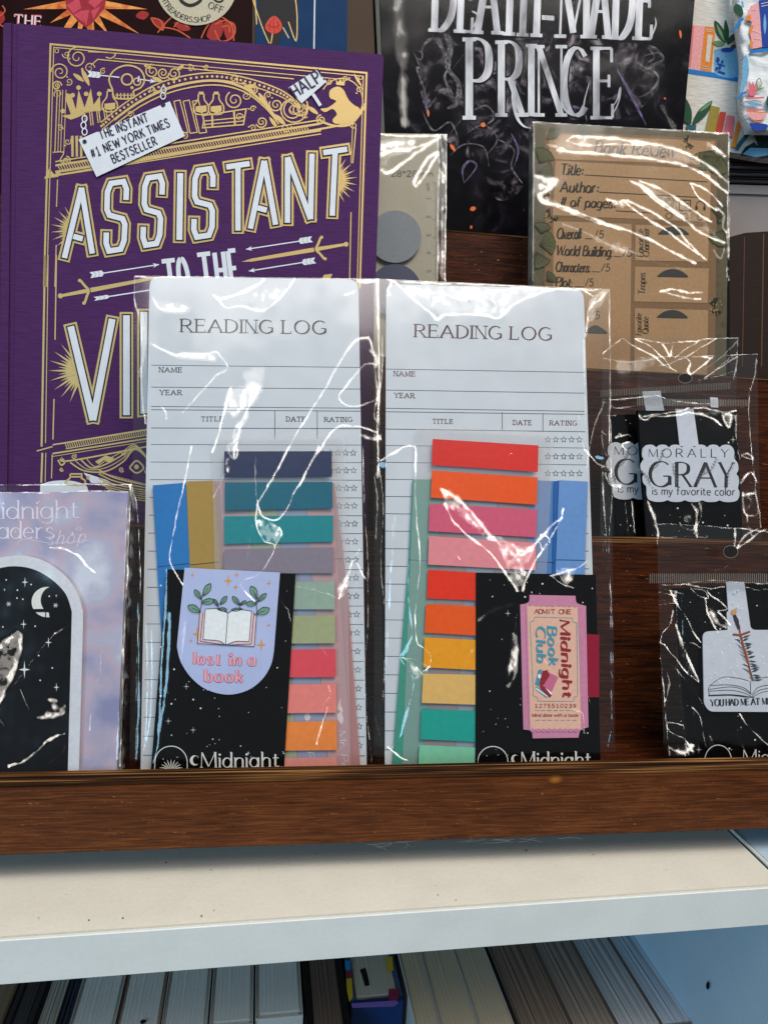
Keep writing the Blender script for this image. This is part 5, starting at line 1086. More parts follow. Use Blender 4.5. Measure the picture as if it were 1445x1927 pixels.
st = [(zb([(-10, 150), (300, 152), (600, 140), (775, 150)]), 2.6, 1), (zb([(0, 105), (400, 100), (760, 104), (800, 98)]), 3, .9), (zb([(790, 100), (790, 200), (778, 400), (768, 700), (752, 1000), (742, 1300), (728, 1800)]), 4, .9, 'w', .12), (zb([(775, 145), (765, 400), (740, 900), (735, 1200)]), 2.6, .8, 'w', .1),
      (zb([(300, 482), (390, 492), (470, 530), (530, 590), (575, 635)]), 4.4, 1, 'w', .1), (zb([(615, 1070), (610, 1200), (580, 1320), (500, 1390)]), 3, .7), (zb([(590, 1130), (580, 1200)]), 6, .5, 'w', .1), (zb([(695, 1020), (680, 1150), (680, 1200)]), 5, .4, 'w', .1), (zb([(550, 1490), (542, 1590)]), 4, .8, 'w', .1), (zb([(500, 1370), (540, 1350)]), 3, .6),
      (zb([(430, 945), (330, 1010), (240, 1110), (150, 1230), (60, 1350), (-10, 1440)]), 3.4, .7), (zb([(390, 1605), (300, 1640), (240, 1700), (150, 1770), (60, 1800)]), 8, 1, 'w', .08), (zb([(230, 1510), (300, 1500), (390, 1480), (330, 1440)]), 9, .8, 'w', .1), (zb([(125, 1340), (150, 1400), (178, 1460)]), 3, .9, 'w', .1), (zb([(125, 1340), (100, 1400), (92, 1440)]), 3, .7, 'w', .1),
      (zb([(0, 1420), (60, 1280), (110, 1150), (130, 1020)]), 11, .95, 'w', .1), (zb([(0, 1100), (50, 1040), (100, 1000)]), 9, .8, 'w', .1), (zb([(720, 1480), (715, 1600), (710, 1760)]), 5, 1, 'b', .03), (zb([(400, 1660), (380, 1720), (300, 1780)]), 2.4, .7), (zb([(0, 1520), (30, 1560)]), 7, .6, 'w', .1), (zb([(300, 1400), (340, 1410)]), 7, .8, 'w', .06)]
pa = [(zb([(-10, 1080), (60, 1020), (130, 1020), (120, 1140), (70, 1260), (-10, 1380)]), .72, 12, .1), (zb([(230, 1500), (320, 1440), (400, 1420), (400, 1490), (290, 1530)]), .6, 10, .12), (zb([(300, 1390), (350, 1390), (340, 1440), (300, 1440)]), .6, 14, .03)]
film('wrapping', PK, .0040, zp(B2, [(-240, 100), (800, 96), (726, 1985), (-240, 1985)]), pk_, st, pa, seed=33, step=2.0, wob=.05)
# side of the wrapping, folded back along the stack
A_ = PK.at(zp(B2, [(800, 96), (726, 1985)]), .0038); B_ = A_ - PK.n * .0133
nseg = 60; r = random.Random(7); V = []
for k in range(nseg + 1):
    t_ = k / nseg
    for q in range(4):
        s_ = q / 3; p = (A_[0] * (1 - s_) + B_[0] * s_) * (1 - t_) + (A_[1] * (1 - s_) + B_[1] * s_) * t_; V.append(p + PK.u * r.uniform(-.0004, .0006))
mesh('wrapping_side', V, [[4 * k + q, 4 * k + q + 1, 4 * k + q + 5, 4 * k + q + 4] for k in range(nseg) for q in range(3)], film_mat(), pk_, uv=PK.uv(np.array(V)), smooth=True)
# =================================================================== header bags (right)
def bag_film(pl, lift, quad, parent, z, st, pa, seed, zipq, hole, wob=.15, step=2.0):
    back_film(pl, lift - .0045, zp(z, quad), parent, z=None)
    st = [(s_[0], s_[1] * .8) + tuple(s_[2:]) for s_ in st]
    film('front_sheet', pl, lift, zp(z, quad), parent, st, pa, seed=seed, step=step, wob=wob)
    # ridged zip seal: many small upright ribs
    (x0, y0), (x1, y1), hgt, n = zipq
    V, F = [], []
    for k in range(n):
        t0, t1, tm = k / n, (k + .45) / n, (k + .22) / n
        q = []
        for t_ in (t0, tm, t1):
            for s_ in (0, 1):
                x = x0 + (x1 - x0) * t_; y = y0 + (y1 - y0) * t_ + hgt * s_ + (2 if k % 3 == 0 else 0)
                q.append(pl.at([z((x, y))], lift + (.0007 if t_ == tm else .0002))[0])
        b = len(V); V += q; F += [[b, b + 1, b + 3, b + 2], [b + 2, b + 3, b + 5, b + 4]]
    mesh('zip_seal', V, F, film_mat('zip_ridges', (.85, .85, .83), .22, .30, haze=.34, hcol=(.62, .59, .52)), parent, uv=pl.uv(np.array(V)))
    if hole:
        i = Ink(z); i.poly(ell(*hole, n=20)); i.build('hang_hole', paper('hole_shadow', (22, 15, 12)), parent, pl, lift + .0012)
        i = Ink(z); i.ring(hole[0], hole[1], hole[2] + 3, 3, hole[3] + 3); i.build('hole_rim', film_mat('rim', (.8, .8, .8), .2, .2, haze=.2), parent, pl, lift + .0014)
PB = Pl([.18, .3015, -.059], 13, -2)
HOLO = paper('holographic_white', (206, 208, 218), k=1.0, rough=.35, var=.05, nscale=260)
TXT = paper('sticker_ink', (40, 40, 42))
def graysticker(t, pl, lift, z, dx=0, dy=0, nm='sticker', sc=1.0):
    """scalloped sticker: MORALLY GRAY is my favorite color"""
    def zz(p): return z((dx + (p[0]) * sc, dy + (p[1]) * sc))
    o = []
    def bumps(pts, r, n):
        for a, b in zip(pts[:-1], pts[1:]):
            for k in range(n):
                f0, f1, fm = k / n, (k + 1) / n, (k + .5) / n
                p0 = (a[0] + (b[0] - a[0]) * f0, a[1] + (b[1] - a[1]) * f0); pm = (a[0] + (b[0] - a[0]) * fm, a[1] + (b[1] - a[1]) * fm)
                L = math.hypot(b[0] - a[0], b[1] - a[1]); nx_, ny_ = (b[1] - a[1]) / L, -(b[0] - a[0]) / L
                o.append(p0); q = .25; 
                for e, h_ in ((-.3, .75), (0, 1), (.3, .75)):
                    f = fm + e / n; o.append((a[0] + (b[0] - a[0]) * f + nx_ * r * h_, a[1] + (b[1] - a[1]) * f + ny_ * r * h_))
    bumps([(490, 985), (1170, 985)], 22, 7); bumps([(1170, 985), (1172, 1080)], 14, 1); bumps([(1195, 1085), (1205, 1290)], 18, 2); bumps([(1212, 1300), (1208, 1385)], 14, 1)
    bumps([(1205, 1390), (540, 1388)], 14, 5); bumps([(530, 1385), (520, 1290)], 12, 1); bumps([(510, 1280), (480, 1090)], 20, 2); bumps([(490, 1075), (490, 985)], 12, 1)
    slab(nm, [zz(p) for p in smooth(o, 2, True)], pl, lift, .0004, HOLO, t)
    i = Ink(zz); text(i, 'MORALLY', (528, 1060), (1140, 1060), 64, thick=.12, thin=.06, track=.42); text(i, 'is my favorite color', (556, 1346), (1190, 1352), 60, thick=.12, thin=.08, track=.16)
    text(i, 'G', (536, 1284), (690, 1284), 190, thick=.15, thin=.035, serif=.06); text(i, 'R', (735, 1284), (850, 1284), 184, thick=.15, thin=.035, serif=.07)
    text(i, 'A', (885, 1284), (1040, 1286), 184, thick=.15, thin=.035, serif=.07); text(i, 'Y', (1070, 1286), (1172, 1288), 184, thick=.15, thin=.035, serif=.07)
    i.build('printed_words', TXT, t, pl, lift + .00005)
    i = Ink(zz); r = random.Random(5)
    for bx, by, a0 in ((540, 1280, 100), (740, 1280, 85), (900, 1280, 75), (1130, 1285, 92), (560, 1160, 60), (940, 1200, 30)):
        pts = [(bx, by)]; a = math.radians(a0)
        for k in range(7): a += r.uniform(-.25, .25); pts.append((pts[-1][0] + 24 * math.cos(a), pts[-1][1] - 24 * math.sin(a)))
        i.strip(smooth(pts, 3), 3.2)
        for k, p in enumerate(pts[1:]):
            for s_ in (-1, 1):
                b = a + s_ * 1.0; i.poly([p, (p[0] + 10 * math.cos(b) + 4, p[1] - 10 * math.sin(b)), (p[0] + 22 * math.cos(b), p[1] - 22 * math.sin(b)), (p[0] + 10 * math.cos(b) - 4, p[1] - 10 * math.sin(b) - 2)])
    i.build('printed_twigs', paper('twig_ink', (120, 112, 112)), t, pl, lift + .0002)
z8 = lambda L: [A8(p) for p in L]; zc = lambda L: [B1(p) for p in L]
# rear bag
bg1 = thing('header_bag', 'clear zip bag half hidden behind the scalloped bookmark bag, beside the right sleeve', 'header bag', base_loc(PB, 1180, 1060, -.010), 'clear header bags with bookmarks')
c1_ = starcard('black starry card in the rear bag, only its left part showing', zp(A8, [(236, 735), (980, 720), (1010, 1900), (300, 1900)]), PB, -.0085, 31, base_loc(PB, 1200, 1060, -.0085), 26)
s1_ = thing('bookmark', 'scalloped white lettered bookmark mostly hidden behind the front bag, cut off at its left', 'bookmark', base_loc(PB, 1180, 900, -.008)); graysticker(s1_, PB, -.0072, A8, dx=-262, dy=-18)
slab('magnet_tail', zp(A8, [(480, 555), (618, 550), (700, 960), (560, 960)]), PB, -.0078, .0003, HOLO, s1_)
st = [(z8([(180, 265), (330, 150), (430, 145), (640, 180), (870, 170), (1040, 148), (1215, 145)]), 3.4, 1), (z8([(1215, 145), (1212, 270), (1180, 460)]), 3, .9), (z8([(340, 150), (400, 200), (560, 280), (640, 350), (740, 400)]), 5, 1), (z8([(430, 155), (540, 210), (640, 300), (700, 380)]), 4, 1),
      (z8([(640, 190), (660, 230), (690, 285), (710, 220), (715, 185)]), 7, 1, 'w', .1), (z8([(920, 165), (820, 230), (730, 300)]), 4, 1), (z8([(1050, 150), (960, 200), (830, 280), (720, 330), (600, 365)]), 4, 1), (z8([(760, 170), (830, 175), (900, 170)]), 5, .8), (z8([(1215, 160), (1080, 300), (900, 420)]), 3, .8), (z8([(180, 300), (400, 330), (640, 290)]), 2.4, .7),
      (z8([(130, 600), (220, 620), (420, 605), (560, 590), (640, 600), (720, 625), (900, 650), (1010, 655)]), 4, 1), (z8([(80, 625), (200, 640), (280, 680), (420, 670)]), 3.4, 1), (z8([(50, 720), (160, 740), (280, 740)]), 3, .8), (z8([(145, 600), (80, 740), (55, 920)]), 3.4, 1), (z8([(150, 610), (160, 830), (190, 1000), (215, 1050)]), 3, .9),
      (z8([(45, 800), (140, 840), (210, 890)]), 3, .8), (z8([(320, 880), (280, 910), (380, 890), (420, 960), (380, 1060)]), 4, 1), (z8([(420, 940), (330, 960), (350, 1000), (440, 1020), (490, 985)]), 4, 1), (z8([(60, 1140), (140, 1150), (200, 1120), (220, 1060)]), 3, .9), (z8([(180, 1170), (185, 1400), (200, 1669)]), 4, 1), (z8([(200, 1180), (230, 1260), (300, 1280)]), 8, .9, 'w', .12),
      (z8([(340, 1120), (400, 1060), (430, 1140), (380, 1200)]), 5, .6), (z8([(400, 1400), (405, 1500), (420, 1640)]), 4, .9, 'w', .1), (z8([(345, 1350), (375, 1669)]), 2.4, .8), (z8([(95, 1220), (115, 1210), (105, 1260)]), 5, .5)]
pa = [(z8([(300, 310), (560, 290), (620, 340), (500, 410), (300, 400)]), .45, 16, .05), (z8([(250, 1250), (440, 1230), (450, 1330), (260, 1330)]), .5, 14, .1), (z8([(120, 1050), (185, 1055), (160, 1080)]), 1, 4, .02, 'b')]
bag_film(PB, -.0050, [(180, 148), (1215, 145), (1150, 1900), (150, 1900)], bg1, A8, st, pa, 41, ((160, 545), (1160, 485), 52, 78), None)
# front bag
bg2 = thing('header_bag', 'clear zip bag holding the white sticker that says it is morally gray', 'header bag', base_loc(PB, 1320, 1060, .002), 'clear header bags with bookmarks')
c2_ = starcard('black starry card behind the whole scalloped lettered bookmark', rpoly(zp(A8, [(432, 702), (1196, 706), (1262, 1900), (520, 1900)]), [4, 6, 0, 0]), PB, 0, 33, base_loc(PB, 1300, 1060, 0), 34)
s2_ = thing('bookmark', 'white scalloped bookmark with MORALLY GRAY lettering in the upper right bag', 'bookmark', base_loc(PB, 1300, 940, .001)); graysticker(s2_, PB, .0022, A8)
slab('magnet_tail', zp(A8, [(735, 690), (872, 690), (912, 975), (766, 975)]), PB, .0012, .0003, HOLO, s2_); slab('magnet_tail', zp(A8, [(1000, 600), (1058, 604), (1062, 680), (1004, 676)]), PB, .0004, .0003, HOLO, s2_)
st = [(z8([(440, 300), (780, 285), (1000, 275), (1357, 272)]), 3, 1), (z8([(1357, 272), (1340, 420), (1300, 600), (1310, 900), (1350, 1300), (1385, 1600)]), 3, .95), (z8([(820, 300), (850, 330), (830, 380), (850, 420)]), 7, 1, 'w', .08), (z8([(1020, 290), (940, 360), (860, 420), (900, 390), (1000, 300), (860, 290)]), 4.5, 1), (z8([(1200, 290), (1080, 370), (960, 450)]), 4, .9), (z8([(1170, 280), (980, 440)]), 3, .8),
      (z8([(900, 470), (1050, 440), (1200, 400)]), 2.4, .6), (z8([(285, 690), (420, 710), (490, 770), (560, 750), (720, 740), (850, 720), (960, 740), (1040, 780), (1080, 815)]), 5, 1), (z8([(490, 745), (600, 730), (760, 705), (880, 680), (1000, 690), (1100, 715), (1200, 705)]), 4.5, 1), (z8([(1110, 730), (1160, 740), (1140, 830), (1110, 790), (1100, 740)]), 6, 1),
      (z8([(290, 690), (300, 820), (340, 880), (400, 930)]), 3.4, 1), (z8([(330, 720), (360, 780), (410, 785)]), 4, .9), (z8([(1195, 740), (1200, 900), (1225, 1080)]), 5, .8), (z8([(1240, 1045), (1295, 1030), (1330, 1075), (1240, 1050)]), 6, .9, 'w', .1), (z8([(1235, 1260), (1280, 1200), (1320, 1180), (1360, 1250)]), 6, 1, 'w', .12), (z8([(1250, 1350), (1350, 1330)]), 6, .9, 'w', .12), (z8([(1250, 1330), (1260, 1480), (1340, 1510), (1360, 1440), (1350, 1340)]), 5, .8, 'w', .1), (z8([(1280, 1500), (1290, 1590), (1320, 1669)]), 5, .9, 'w', .1),
      (z8([(860, 1420), (900, 1480), (890, 1540), (900, 1669)]), 6, .9, 'w', .12), (z8([(920, 1410), (930, 1500), (880, 1640)]), 6, .8, 'w', .12), (z8([(770, 1560), (800, 1600), (860, 1620), (890, 1580)]), 4, .9), (z8([(520, 1400), (560, 1500), (600, 1640), (590, 1669)]), 6, .9, 'w', .12), (z8([(410, 720), (440, 1100), (500, 1669)]), 2.6, .9), (z8([(400, 1540), (430, 1669)]), 4, .9, 'w', .1), (z8([(1360, 900), (1385, 1400)]), 2, .6)]
pa = [(z8([(1090, 730), (1180, 730), (1150, 830), (1110, 800)]), .7, 8, .06), (z8([(800, 1500), (860, 1500), (870, 1560), (800, 1570)]), .7, 10, .1), (z8([(1250, 1320), (1360, 1320), (1350, 1500), (1260, 1480)]), .35, 10, .18), (z8([(540, 1440), (600, 1500), (600, 1660), (560, 1640)]), .5, 10, .14), (z8([(860, 1380), (960, 1380), (900, 1520)]), .55, 12, .12), (z8([(500, 720), (1080, 700), (1060, 740), (500, 760)]), .4, 8, .06)]
bag_film(PB, .0045, [(430, 296), (1358, 270), (1392, 1900), (520, 1900)], bg2, A8, st, pa, 43, ((440, 612), (1302, 618), 52, 68), (808, 455, 50, 34))
# lower bag in slot 1
PC = Pl([.16, .2490, -.1256], 15, -2)
bg3 = thing('header_bag', 'clear zip bag holding the open book and dagger bookmark behind the front rail', 'header bag', base_loc(PC, 1340, 1500, .004), 'clear header bags with bookmarks')
c3_ = starcard('black starry card in the lower right bag', zp(B1, [(610, 548), (1290, 505), (1500, 520), (1500, 1985), (745, 1985)]), PC, 0, 37, base_loc(PC, 1360, 1500, 0), 44)
i = Ink(B1); i.strip([(836, 1760)] + arc(928, 1742, 92, 105, 180, 0, 16) + [(1020, 1760)], 5); text(i, 'Midnight', (1100, 1760), (1560, 1760), 90, thick=.1, thin=.05, serif=.07, track=.13); i.build('printed_logo', PALE, c3_, PC, .00006)
s3_ = thing('bookmark', 'glittery white bookmark with open book, dagger and rosemary, YOU HAD ME lettering', 'bookmark', base_loc(PC, 1400, 1340, .002))
slab('magnet_tail', zp(B1, [(984, 500), (1110, 500), (1160, 860), (1010, 860)]), PC, .0012, .0003, HOLO, s3_)
slab('body', rpoly(zp(B1, [(820, 848), (1000, 835), (985, 700), (1120, 700), (1160, 835), (1560, 835), (1560, 1408), (866, 1404), (830, 1350), (825, 1100)]), [12, 3, 8, 8, 8, 0, 0, 8, 6, 6]), PC, .0022, .0004, HOLO, s3_)
i = Ink(B1); text(i, 'YOU HAD ME AT MORALLY', (876, 1366), (1440, 1350), 46, thick=.22, thin=.05, serif=.06, track=.10)
for s_ in ([(872, 1222), (960, 1165), (1070, 1172), (1140, 1190)], [(865, 1250), (1010, 1232), (1100, 1250), (1160, 1285)], [(868, 1262), (1000, 1255), (1090, 1268), (1158, 1296)], [(860, 1290), (1000, 1285), (1090, 1292), (1160, 1305)], [(872, 1222), (1010, 1218), (1110, 1240), (1155, 1280)], [(872, 1222), (862, 1245), (866, 1288)], [(1152, 1190), (1156, 1285)],
           [(1165, 1285), (1220, 1230), (1400, 1205)], [(1165, 1296), (1230, 1250), (1420, 1225)], [(1168, 1304), (1240, 1268), (1420, 1245)], [(1160, 1190), (1220, 1170), (1400, 1150)]): i.strip(smooth(s_, 5), 3.6)
i.strip(smooth([(862, 1294), (1010, 1290), (1110, 1300), (1180, 1304)], 5), 7); i.build('printed_book', TXT, s3_, PC, .0023)
i = Ink(B1); rr_ = random.Random(8)
def dag(t_): return (1075 + 105 * t_, 850 + 360 * t_)
for k in range(16):
    t_ = .12 + .055 * k; p = dag(t_)
    for s_ in (-1, 1):
        a = math.radians(78) + s_ * rr_.uniform(.9, 1.5); L = rr_.uniform(48, 72); c_, d_ = math.cos(a), -math.sin(a)
        i.poly([p, (p[0] + c_ * L * .5 + 5, p[1] + d_ * L * .5 + 7), (p[0] + c_ * L, p[1] + d_ * L), (p[0] + c_ * L * .5 - 5, p[1] + d_ * L * .5 - 7)])
i.strip([dag(.1), dag(.95)], 5); i.build('printed_rosemary', paper('rosemary', (62, 72, 74)), s3_, PC, .0023)
i = Ink(B1); i.strip([(1082, 862), (1100, 940), (1140, 1080), (1165, 1190)], 15, taper=[1, 1, .8, .3]); i.strip([(1030, 866), (1080, 872), (1150, 846)], 14); i.strip([(1080, 860), (1074, 800)], 12); i.build('printed_dagger', paper('dagger_red', (150, 70, 50)), s3_, PC, .0024)
i = Ink(B1); i.strip([(1040, 730), (1056, 770), (1072, 830)], 30, taper=[.7, 1, .5]); i.build('printed_hilt', paper('hilt_dark', (58, 44, 56)), s3_, PC, .00245)
i = Ink(B1); i.poly(ell(1037, 711, 20, 20)); i.strip([(1120, 960), (1150, 1090)], 5); i.build('printed_pommel', paper('pommel', (206, 150, 100)), s3_, PC, .0025)
i = Ink(B1)
for k in range(90): i.dot(rr_.uniform(845, 1400), rr_.uniform(860, 1210), rr_.choice([2, 3, 5, 7]), 6)
for k in range(14): i.dot(rr_.uniform(1005, 1100), rr_.uniform(530, 830), rr_.choice([3, 5, 7]), 6)
i.build('printed_glitter', paper('glitter', (232, 232, 236)), s3_, PC, .00228)
st = [(zc([(500, 92), (700, 98), (860, 112), (1050, 125), (1278, 118)]), 3.2, 1), (zc([(500, 92), (510, 190), (470, 330), (446, 470), (460, 640), (500, 850), (530, 1050), (560, 1400), (590, 1710)]), 3.4, 1), (zc([(520, 190), (700, 185), (1000, 195)]), 2.4, .7), (zc([(1040, 130), (1045, 190), (1040, 250)]), 7, 1, 'w', .1), (zc([(1270, 125), (1180, 180), (1060, 270)]), 5, 1), (zc([(1230, 120), (1160, 150), (1100, 190), (1060, 260)]), 5, 1), (zc([(1100, 130), (1280, 150)]), 5, .9),
      (zc([(900, 425), (960, 405), (1000, 380)]), 3, .8), (zc([(455, 512), (560, 520), (700, 515), (820, 495), (940, 490), (1100, 505), (1280, 512)]), 4, 1), (zc([(720, 520), (860, 545), (970, 535)]), 5, 1), (zc([(1120, 540), (1200, 555), (1280, 550)]), 3, .9), (zc([(740, 545), (800, 600), (860, 610), (830, 560), (760, 548)]), 4, 1), (zc([(850, 560), (900, 610), (960, 650), (985, 690), (930, 700), (960, 740), (1010, 800)]), 6, 1, 'w', .08),
      (zc([(840, 620), (850, 700), (880, 770), (930, 860)]), 5, 1, 'w', .06), (zc([(880, 720), (930, 790), (1000, 832)]), 10, .8, 'w', .12), (zc([(600, 560), (640, 640), (700, 740), (760, 850), (810, 920)]), 4.5, 1), (zc([(460, 560), (560, 580), (640, 600)]), 3, .9), (zc([(470, 655), (580, 655), (640, 650)]), 3, .9), (zc([(520, 540), (600, 560), (680, 580)]), 3, .8), (zc([(640, 570), (620, 630), (650, 650)]), 6, .8, 'w', .08),
      (zc([(615, 700), (600, 790), (545, 860), (530, 920), (560, 940)]), 4, 1), (zc([(640, 800), (680, 920), (740, 1080), (790, 1190)]), 6, 1, 'w', .1), (zc([(560, 940), (640, 1040), (700, 1120), (790, 1200)]), 4, 1), (zc([(490, 760), (560, 770), (610, 790)]), 3, .7), (zc([(545, 1060), (620, 1090), (700, 1190), (780, 1290), (830, 1380)]), 3, .8), (zc([(570, 1120), (590, 1200), (560, 1330)]), 6, .8, 'w', .12),
      (zc([(720, 920), (760, 930), (810, 960)]), 4, .8, 'w', .1), (zc([(640, 560), (650, 1100), (700, 1600), (720, 1700)]), 2.4, .8), (zc([(680, 560), (690, 900), (740, 1250), (790, 1700)]), 3, .9, 'b'), (zc([(750, 1370), (800, 1450), (840, 1650)]), 4, .9), (zc([(680, 1500), (580, 1480), (590, 1540), (700, 1600), (750, 1680)]), 4, 1), (zc([(590, 1660), (680, 1690), (750, 1640)]), 8, .9, 'w', .12), (zc([(870, 1570), (880, 1660)]), 9, .7, 'w', .14), (zc([(830, 1480), (900, 1640)]), 2.4, .7),
      (zc([(1080, 1420), (1130, 1500), (1200, 1570), (1278, 1640)]), 5, .9), (zc([(1050, 1560), (1110, 1660)]), 4, .8), (zc([(1060, 1530), (1100, 1520)]), 5, .8), (zc([(900, 860), (1000, 1080), (1060, 1160)]), 2.4, .8), (zc([(830, 920), (960, 1160)]), 2.4, .7), (zc([(640, 1300), (660, 1400), (620, 1440)]), 3, .8), (zc([(480, 690), (530, 680)]), 8, .5, 'w', .1)]
pa = [(zc([(640, 760), (690, 900), (760, 1100), (790, 1200), (720, 1130), (660, 1000)]), .55, 10, .08), (zc([(850, 660), (950, 720), (1010, 820), (900, 820)]), .5, 10, .1), (zc([(590, 1640), (760, 1620), (750, 1710), (600, 1710)]), .6, 8, .14), (zc([(1050, 130), (1270, 130), (1060, 250)]), .35, 12, .08), (zc([(675, 760), (700, 780), (695, 880), (675, 860)]), .8, 6, .03, 'b')]
bag_film(PC, .0045, [(498, 90), (1560, 150), (1600, 1985), (560, 1985)], bg3, B1, st, pa, 47, ((450, 442), (1560, 440), 66, 78), (1015, 290, 48, 40))

# =================================================================== SLOT 3: kraft review pad, ruler packet, brown cloth book
P3 = Pl([.14, .3665, .003], 7, -1.65)
pad = thing('notepad', 'kraft book review notepad with olive leaves, shrink wrapped in glossy film', 'notepad', base_loc(P3, 1180, 760, -.005))
KB = clouds('print_olive_dark', [(.3, (70, 62, 46)), (.5, (96, 84, 60)), (.7, (62, 54, 40))], sc=60, rough=.5)
slab('cover_sheet', zp(B6, [(162, 34), (1226, 92), (1212, 1560), (150, 1560)]), P3, 0, .0006, KB, pad)
slab('sheet_block', zp(B6, [(162, 34), (1226, 92), (1212, 1560), (150, 1560)]), P3, 0, .0075, pages('pad_edges', (150, 140, 124), (84, 76, 66), lines=2200), pad, off=.0008)
K1 = paper('kraft_mid', (132, 98, 66), k=.95, var=.08, nscale=600); K2 = paper('kraft_light', (176, 137, 98), k=.95, var=.08, nscale=600); KD = paper('kraft_ink', (52, 40, 30)); HD = paper('handle_ink', (56, 54, 52))
i = Ink(B6); i.poly(rpoly([(220, 78), (1165, 122), (1150, 1560), (214, 1560)], 6)); i.build('kraft_panel', K1, pad, P3, .00006)
i = Ink(B6)
for q in ([(240, 92), (1150, 134), (1136, 262), (246, 232)], [(278, 240), (1130, 290), (1124, 578), (262, 540)], [(265, 572), (694, 588), (684, 1560), (262, 1560)], [(716, 592), (1120, 604), (1114, 796), (713, 788)], [(714, 822), (1118, 832), (1112, 1022), (708, 1014)], [(712, 1050), (1114, 1062), (1108, 1560), (706, 1560)]): i.poly(q)
i.build('kraft_fields', K2, pad, P3, .00018)
i = Ink(B6)
text(i, 'Book Review', (488, 196), (930, 222), 66, thick=.15, thin=.06, slant=.2, track=.16, script=True, stress=25)
SC = dict(thick=.17, thin=.09, slant=.14, track=.14, stress=25, script=True)
for s_, a, b, h in (('Title', (302, 316), (412, 318), 58), (':', (418, 316), (424, 316), 50), ('Author', (302, 412), (494, 414), 58), (':', (502, 412), (508, 412), 50), ('# of pages', (300, 488), (586, 500), 52), (':', (594, 500), (600, 500), 50), ('Overall', (284, 668), (410, 668), 56), ('World Building', (280, 758), (576, 766), 54), ('Characters', (277, 848), (456, 852), 52), ('Plot', (277, 930), (358, 932), 50)): text(i, s_, a, b, h, **SC)
for p in ((418, 660), (584, 766), (464, 850), (366, 932)): i.dot(p[0], p[1], 4); i.dot(p[0], p[1] - 22, 4)
for a, b in (((436, 318), (1112, 356)), ((516, 412), (1072, 442)), ((608, 515), (830, 528)), ((440, 668), (480, 668)), ((597, 766), (638, 768)), ((475, 850), (520, 851)), ((385, 932), (432, 933)), ((430, 1110), (462, 1112))): i.line(a, b, 3.4)
for a, b in (((490, 664), (538, 665)), ((646, 764), (692, 766)), ((528, 846), (572, 848)), ((440, 928), (482, 929)), ((468, 1108), (516, 1110))): text(i, '/5', a, b, 40, thick=.11, slant=.08)
i.strip([(880, 450), (922, 450), (920, 514), (880, 512), (880, 450)], 4.5); i.strip([(888, 458), (914, 458), (913, 500), (888, 498), (888, 458)], 3); i.strip([(956, 455), (1018, 458), (1018, 516), (956, 512), (956, 455)], 4.5); i.strip([(986, 458), (986, 514)], 3); i.strip([(966, 470), (980, 470)], 3); i.strip([(994, 476), (1010, 477)], 3); i.strip([(994, 490), (1010, 490)], 3)
i.strip(arc(1072, 492, 24, 30, 0, 180, 12), 4); i.poly(ell(1050, 500, 7, 13)); i.poly(ell(1094, 502, 7, 13))
for x, y in ((900, 543), (987, 547), (1072, 550)): i.ring(x, y, 17, 3.4)
for s_, a, b, h in (('Favorite', (758, 770), (758, 618), 34), ('Character', (790, 768), (790, 612), 34), ('Tropes', (768, 975), (768, 858), 36), ('Favorite', (748, 1200), (748, 1080), 32), ('Quote', (786, 1192), (786, 1100), 34)): text(i, s_, a, b, h, thick=.14, thin=.06, slant=.12, track=.14, script=True)
i.build('printed_form', KD, pad, P3, .0003)
i = Ink(B6)
for x0, x1, y in ((840, 1008, 648), (835, 1003, 881), (833, 1001, 1106), (430, 560, 1190)): i.poly([(x0, y - 6)] + smooth([(x0, y - 8), (x0 + 35, y - 34), ((x0 + x1) / 2, y - 46), (x1 - 35, y - 34), (x1, y - 8)], 4) + [(x1, y + 2), (x0, y - 2)])
i.build('printed_handles', HD, pad, P3, .0003)
lf, lo = Ink(B6), Ink(B6)
def gink(x, y, r, a0, sp=100):
    pts = [(x, y)] + [(x + r * math.cos(math.radians(a0 + sp * (k / 10 - .5))) * (1 + .05 * (k % 2)), y - r * math.sin(math.radians(a0 + sp * (k / 10 - .5))) * (1 + .05 * (k % 2))) for k in range(11)]
    pts = [(min(max(p[0], 164), 1218), max(p[1], 44)) for p in pts]
    lf.poly(pts); lo.strip(pts, 2.6, closed=True)
    for k in range(1, 10, 2): lo.strip([(x, y), (x + r * .8 * math.cos(math.radians(a0 + sp * (k / 10 - .5))), y - r * .8 * math.sin(math.radians(a0 + sp * (k / 10 - .5))))], 2.2)
for q in ((190, 250, 80, 60), (180, 300, 80, -10), (250, 60, 60, -60), (400, 50, 70, -20), (440, 55, 50, -90), (1150, 180, 90, -120), (1090, 210, 80, -60), (1180, 210, 100, -80), (190, 700, 85, 10), (170, 740, 90, -80), (1200, 620, 90, -110), (1160, 520, 60, -30), (230, 900, 50, 40), (200, 640, 60, 80), (1180, 560, 70, 80)): gink(*q)
lf.build('printed_leaves', paper('leaf_olive', (86, 84, 48)), pad, P3, .0004); lo.build('leaf_lines', paper('leaf_line', (48, 46, 26)), pad, P3, .00055)
i = Ink(B6)
for (x, y, s_, a) in ((1000, 140, 42, .4), (1030, 215, 30, 1.6), (250, 545, 46, .8), (1150, 1040, 52, .2), (225, 430, 34, 2.2)):
    for sg in (-1, 1):
        c_, d_ = math.cos(a + sg * .9), math.sin(a + sg * .9); e_, f_ = math.cos(a + sg * 1.5), math.sin(a + sg * 1.5)
        i.poly([(x, y), (x + s_ * c_, y - s_ * d_), (x + s_ * .9 * e_, y - s_ * .9 * f_)]); i.poly([(x, y), (x - s_ * .7 * c_, y + s_ * .7 * d_), (x - s_ * .6 * e_, y + s_ * .6 * f_)])
i.build('printed_moths', paper('moth_dark', (34, 28, 22)), pad, P3, .0006)
i = Ink(B6); rr_ = random.Random(3)
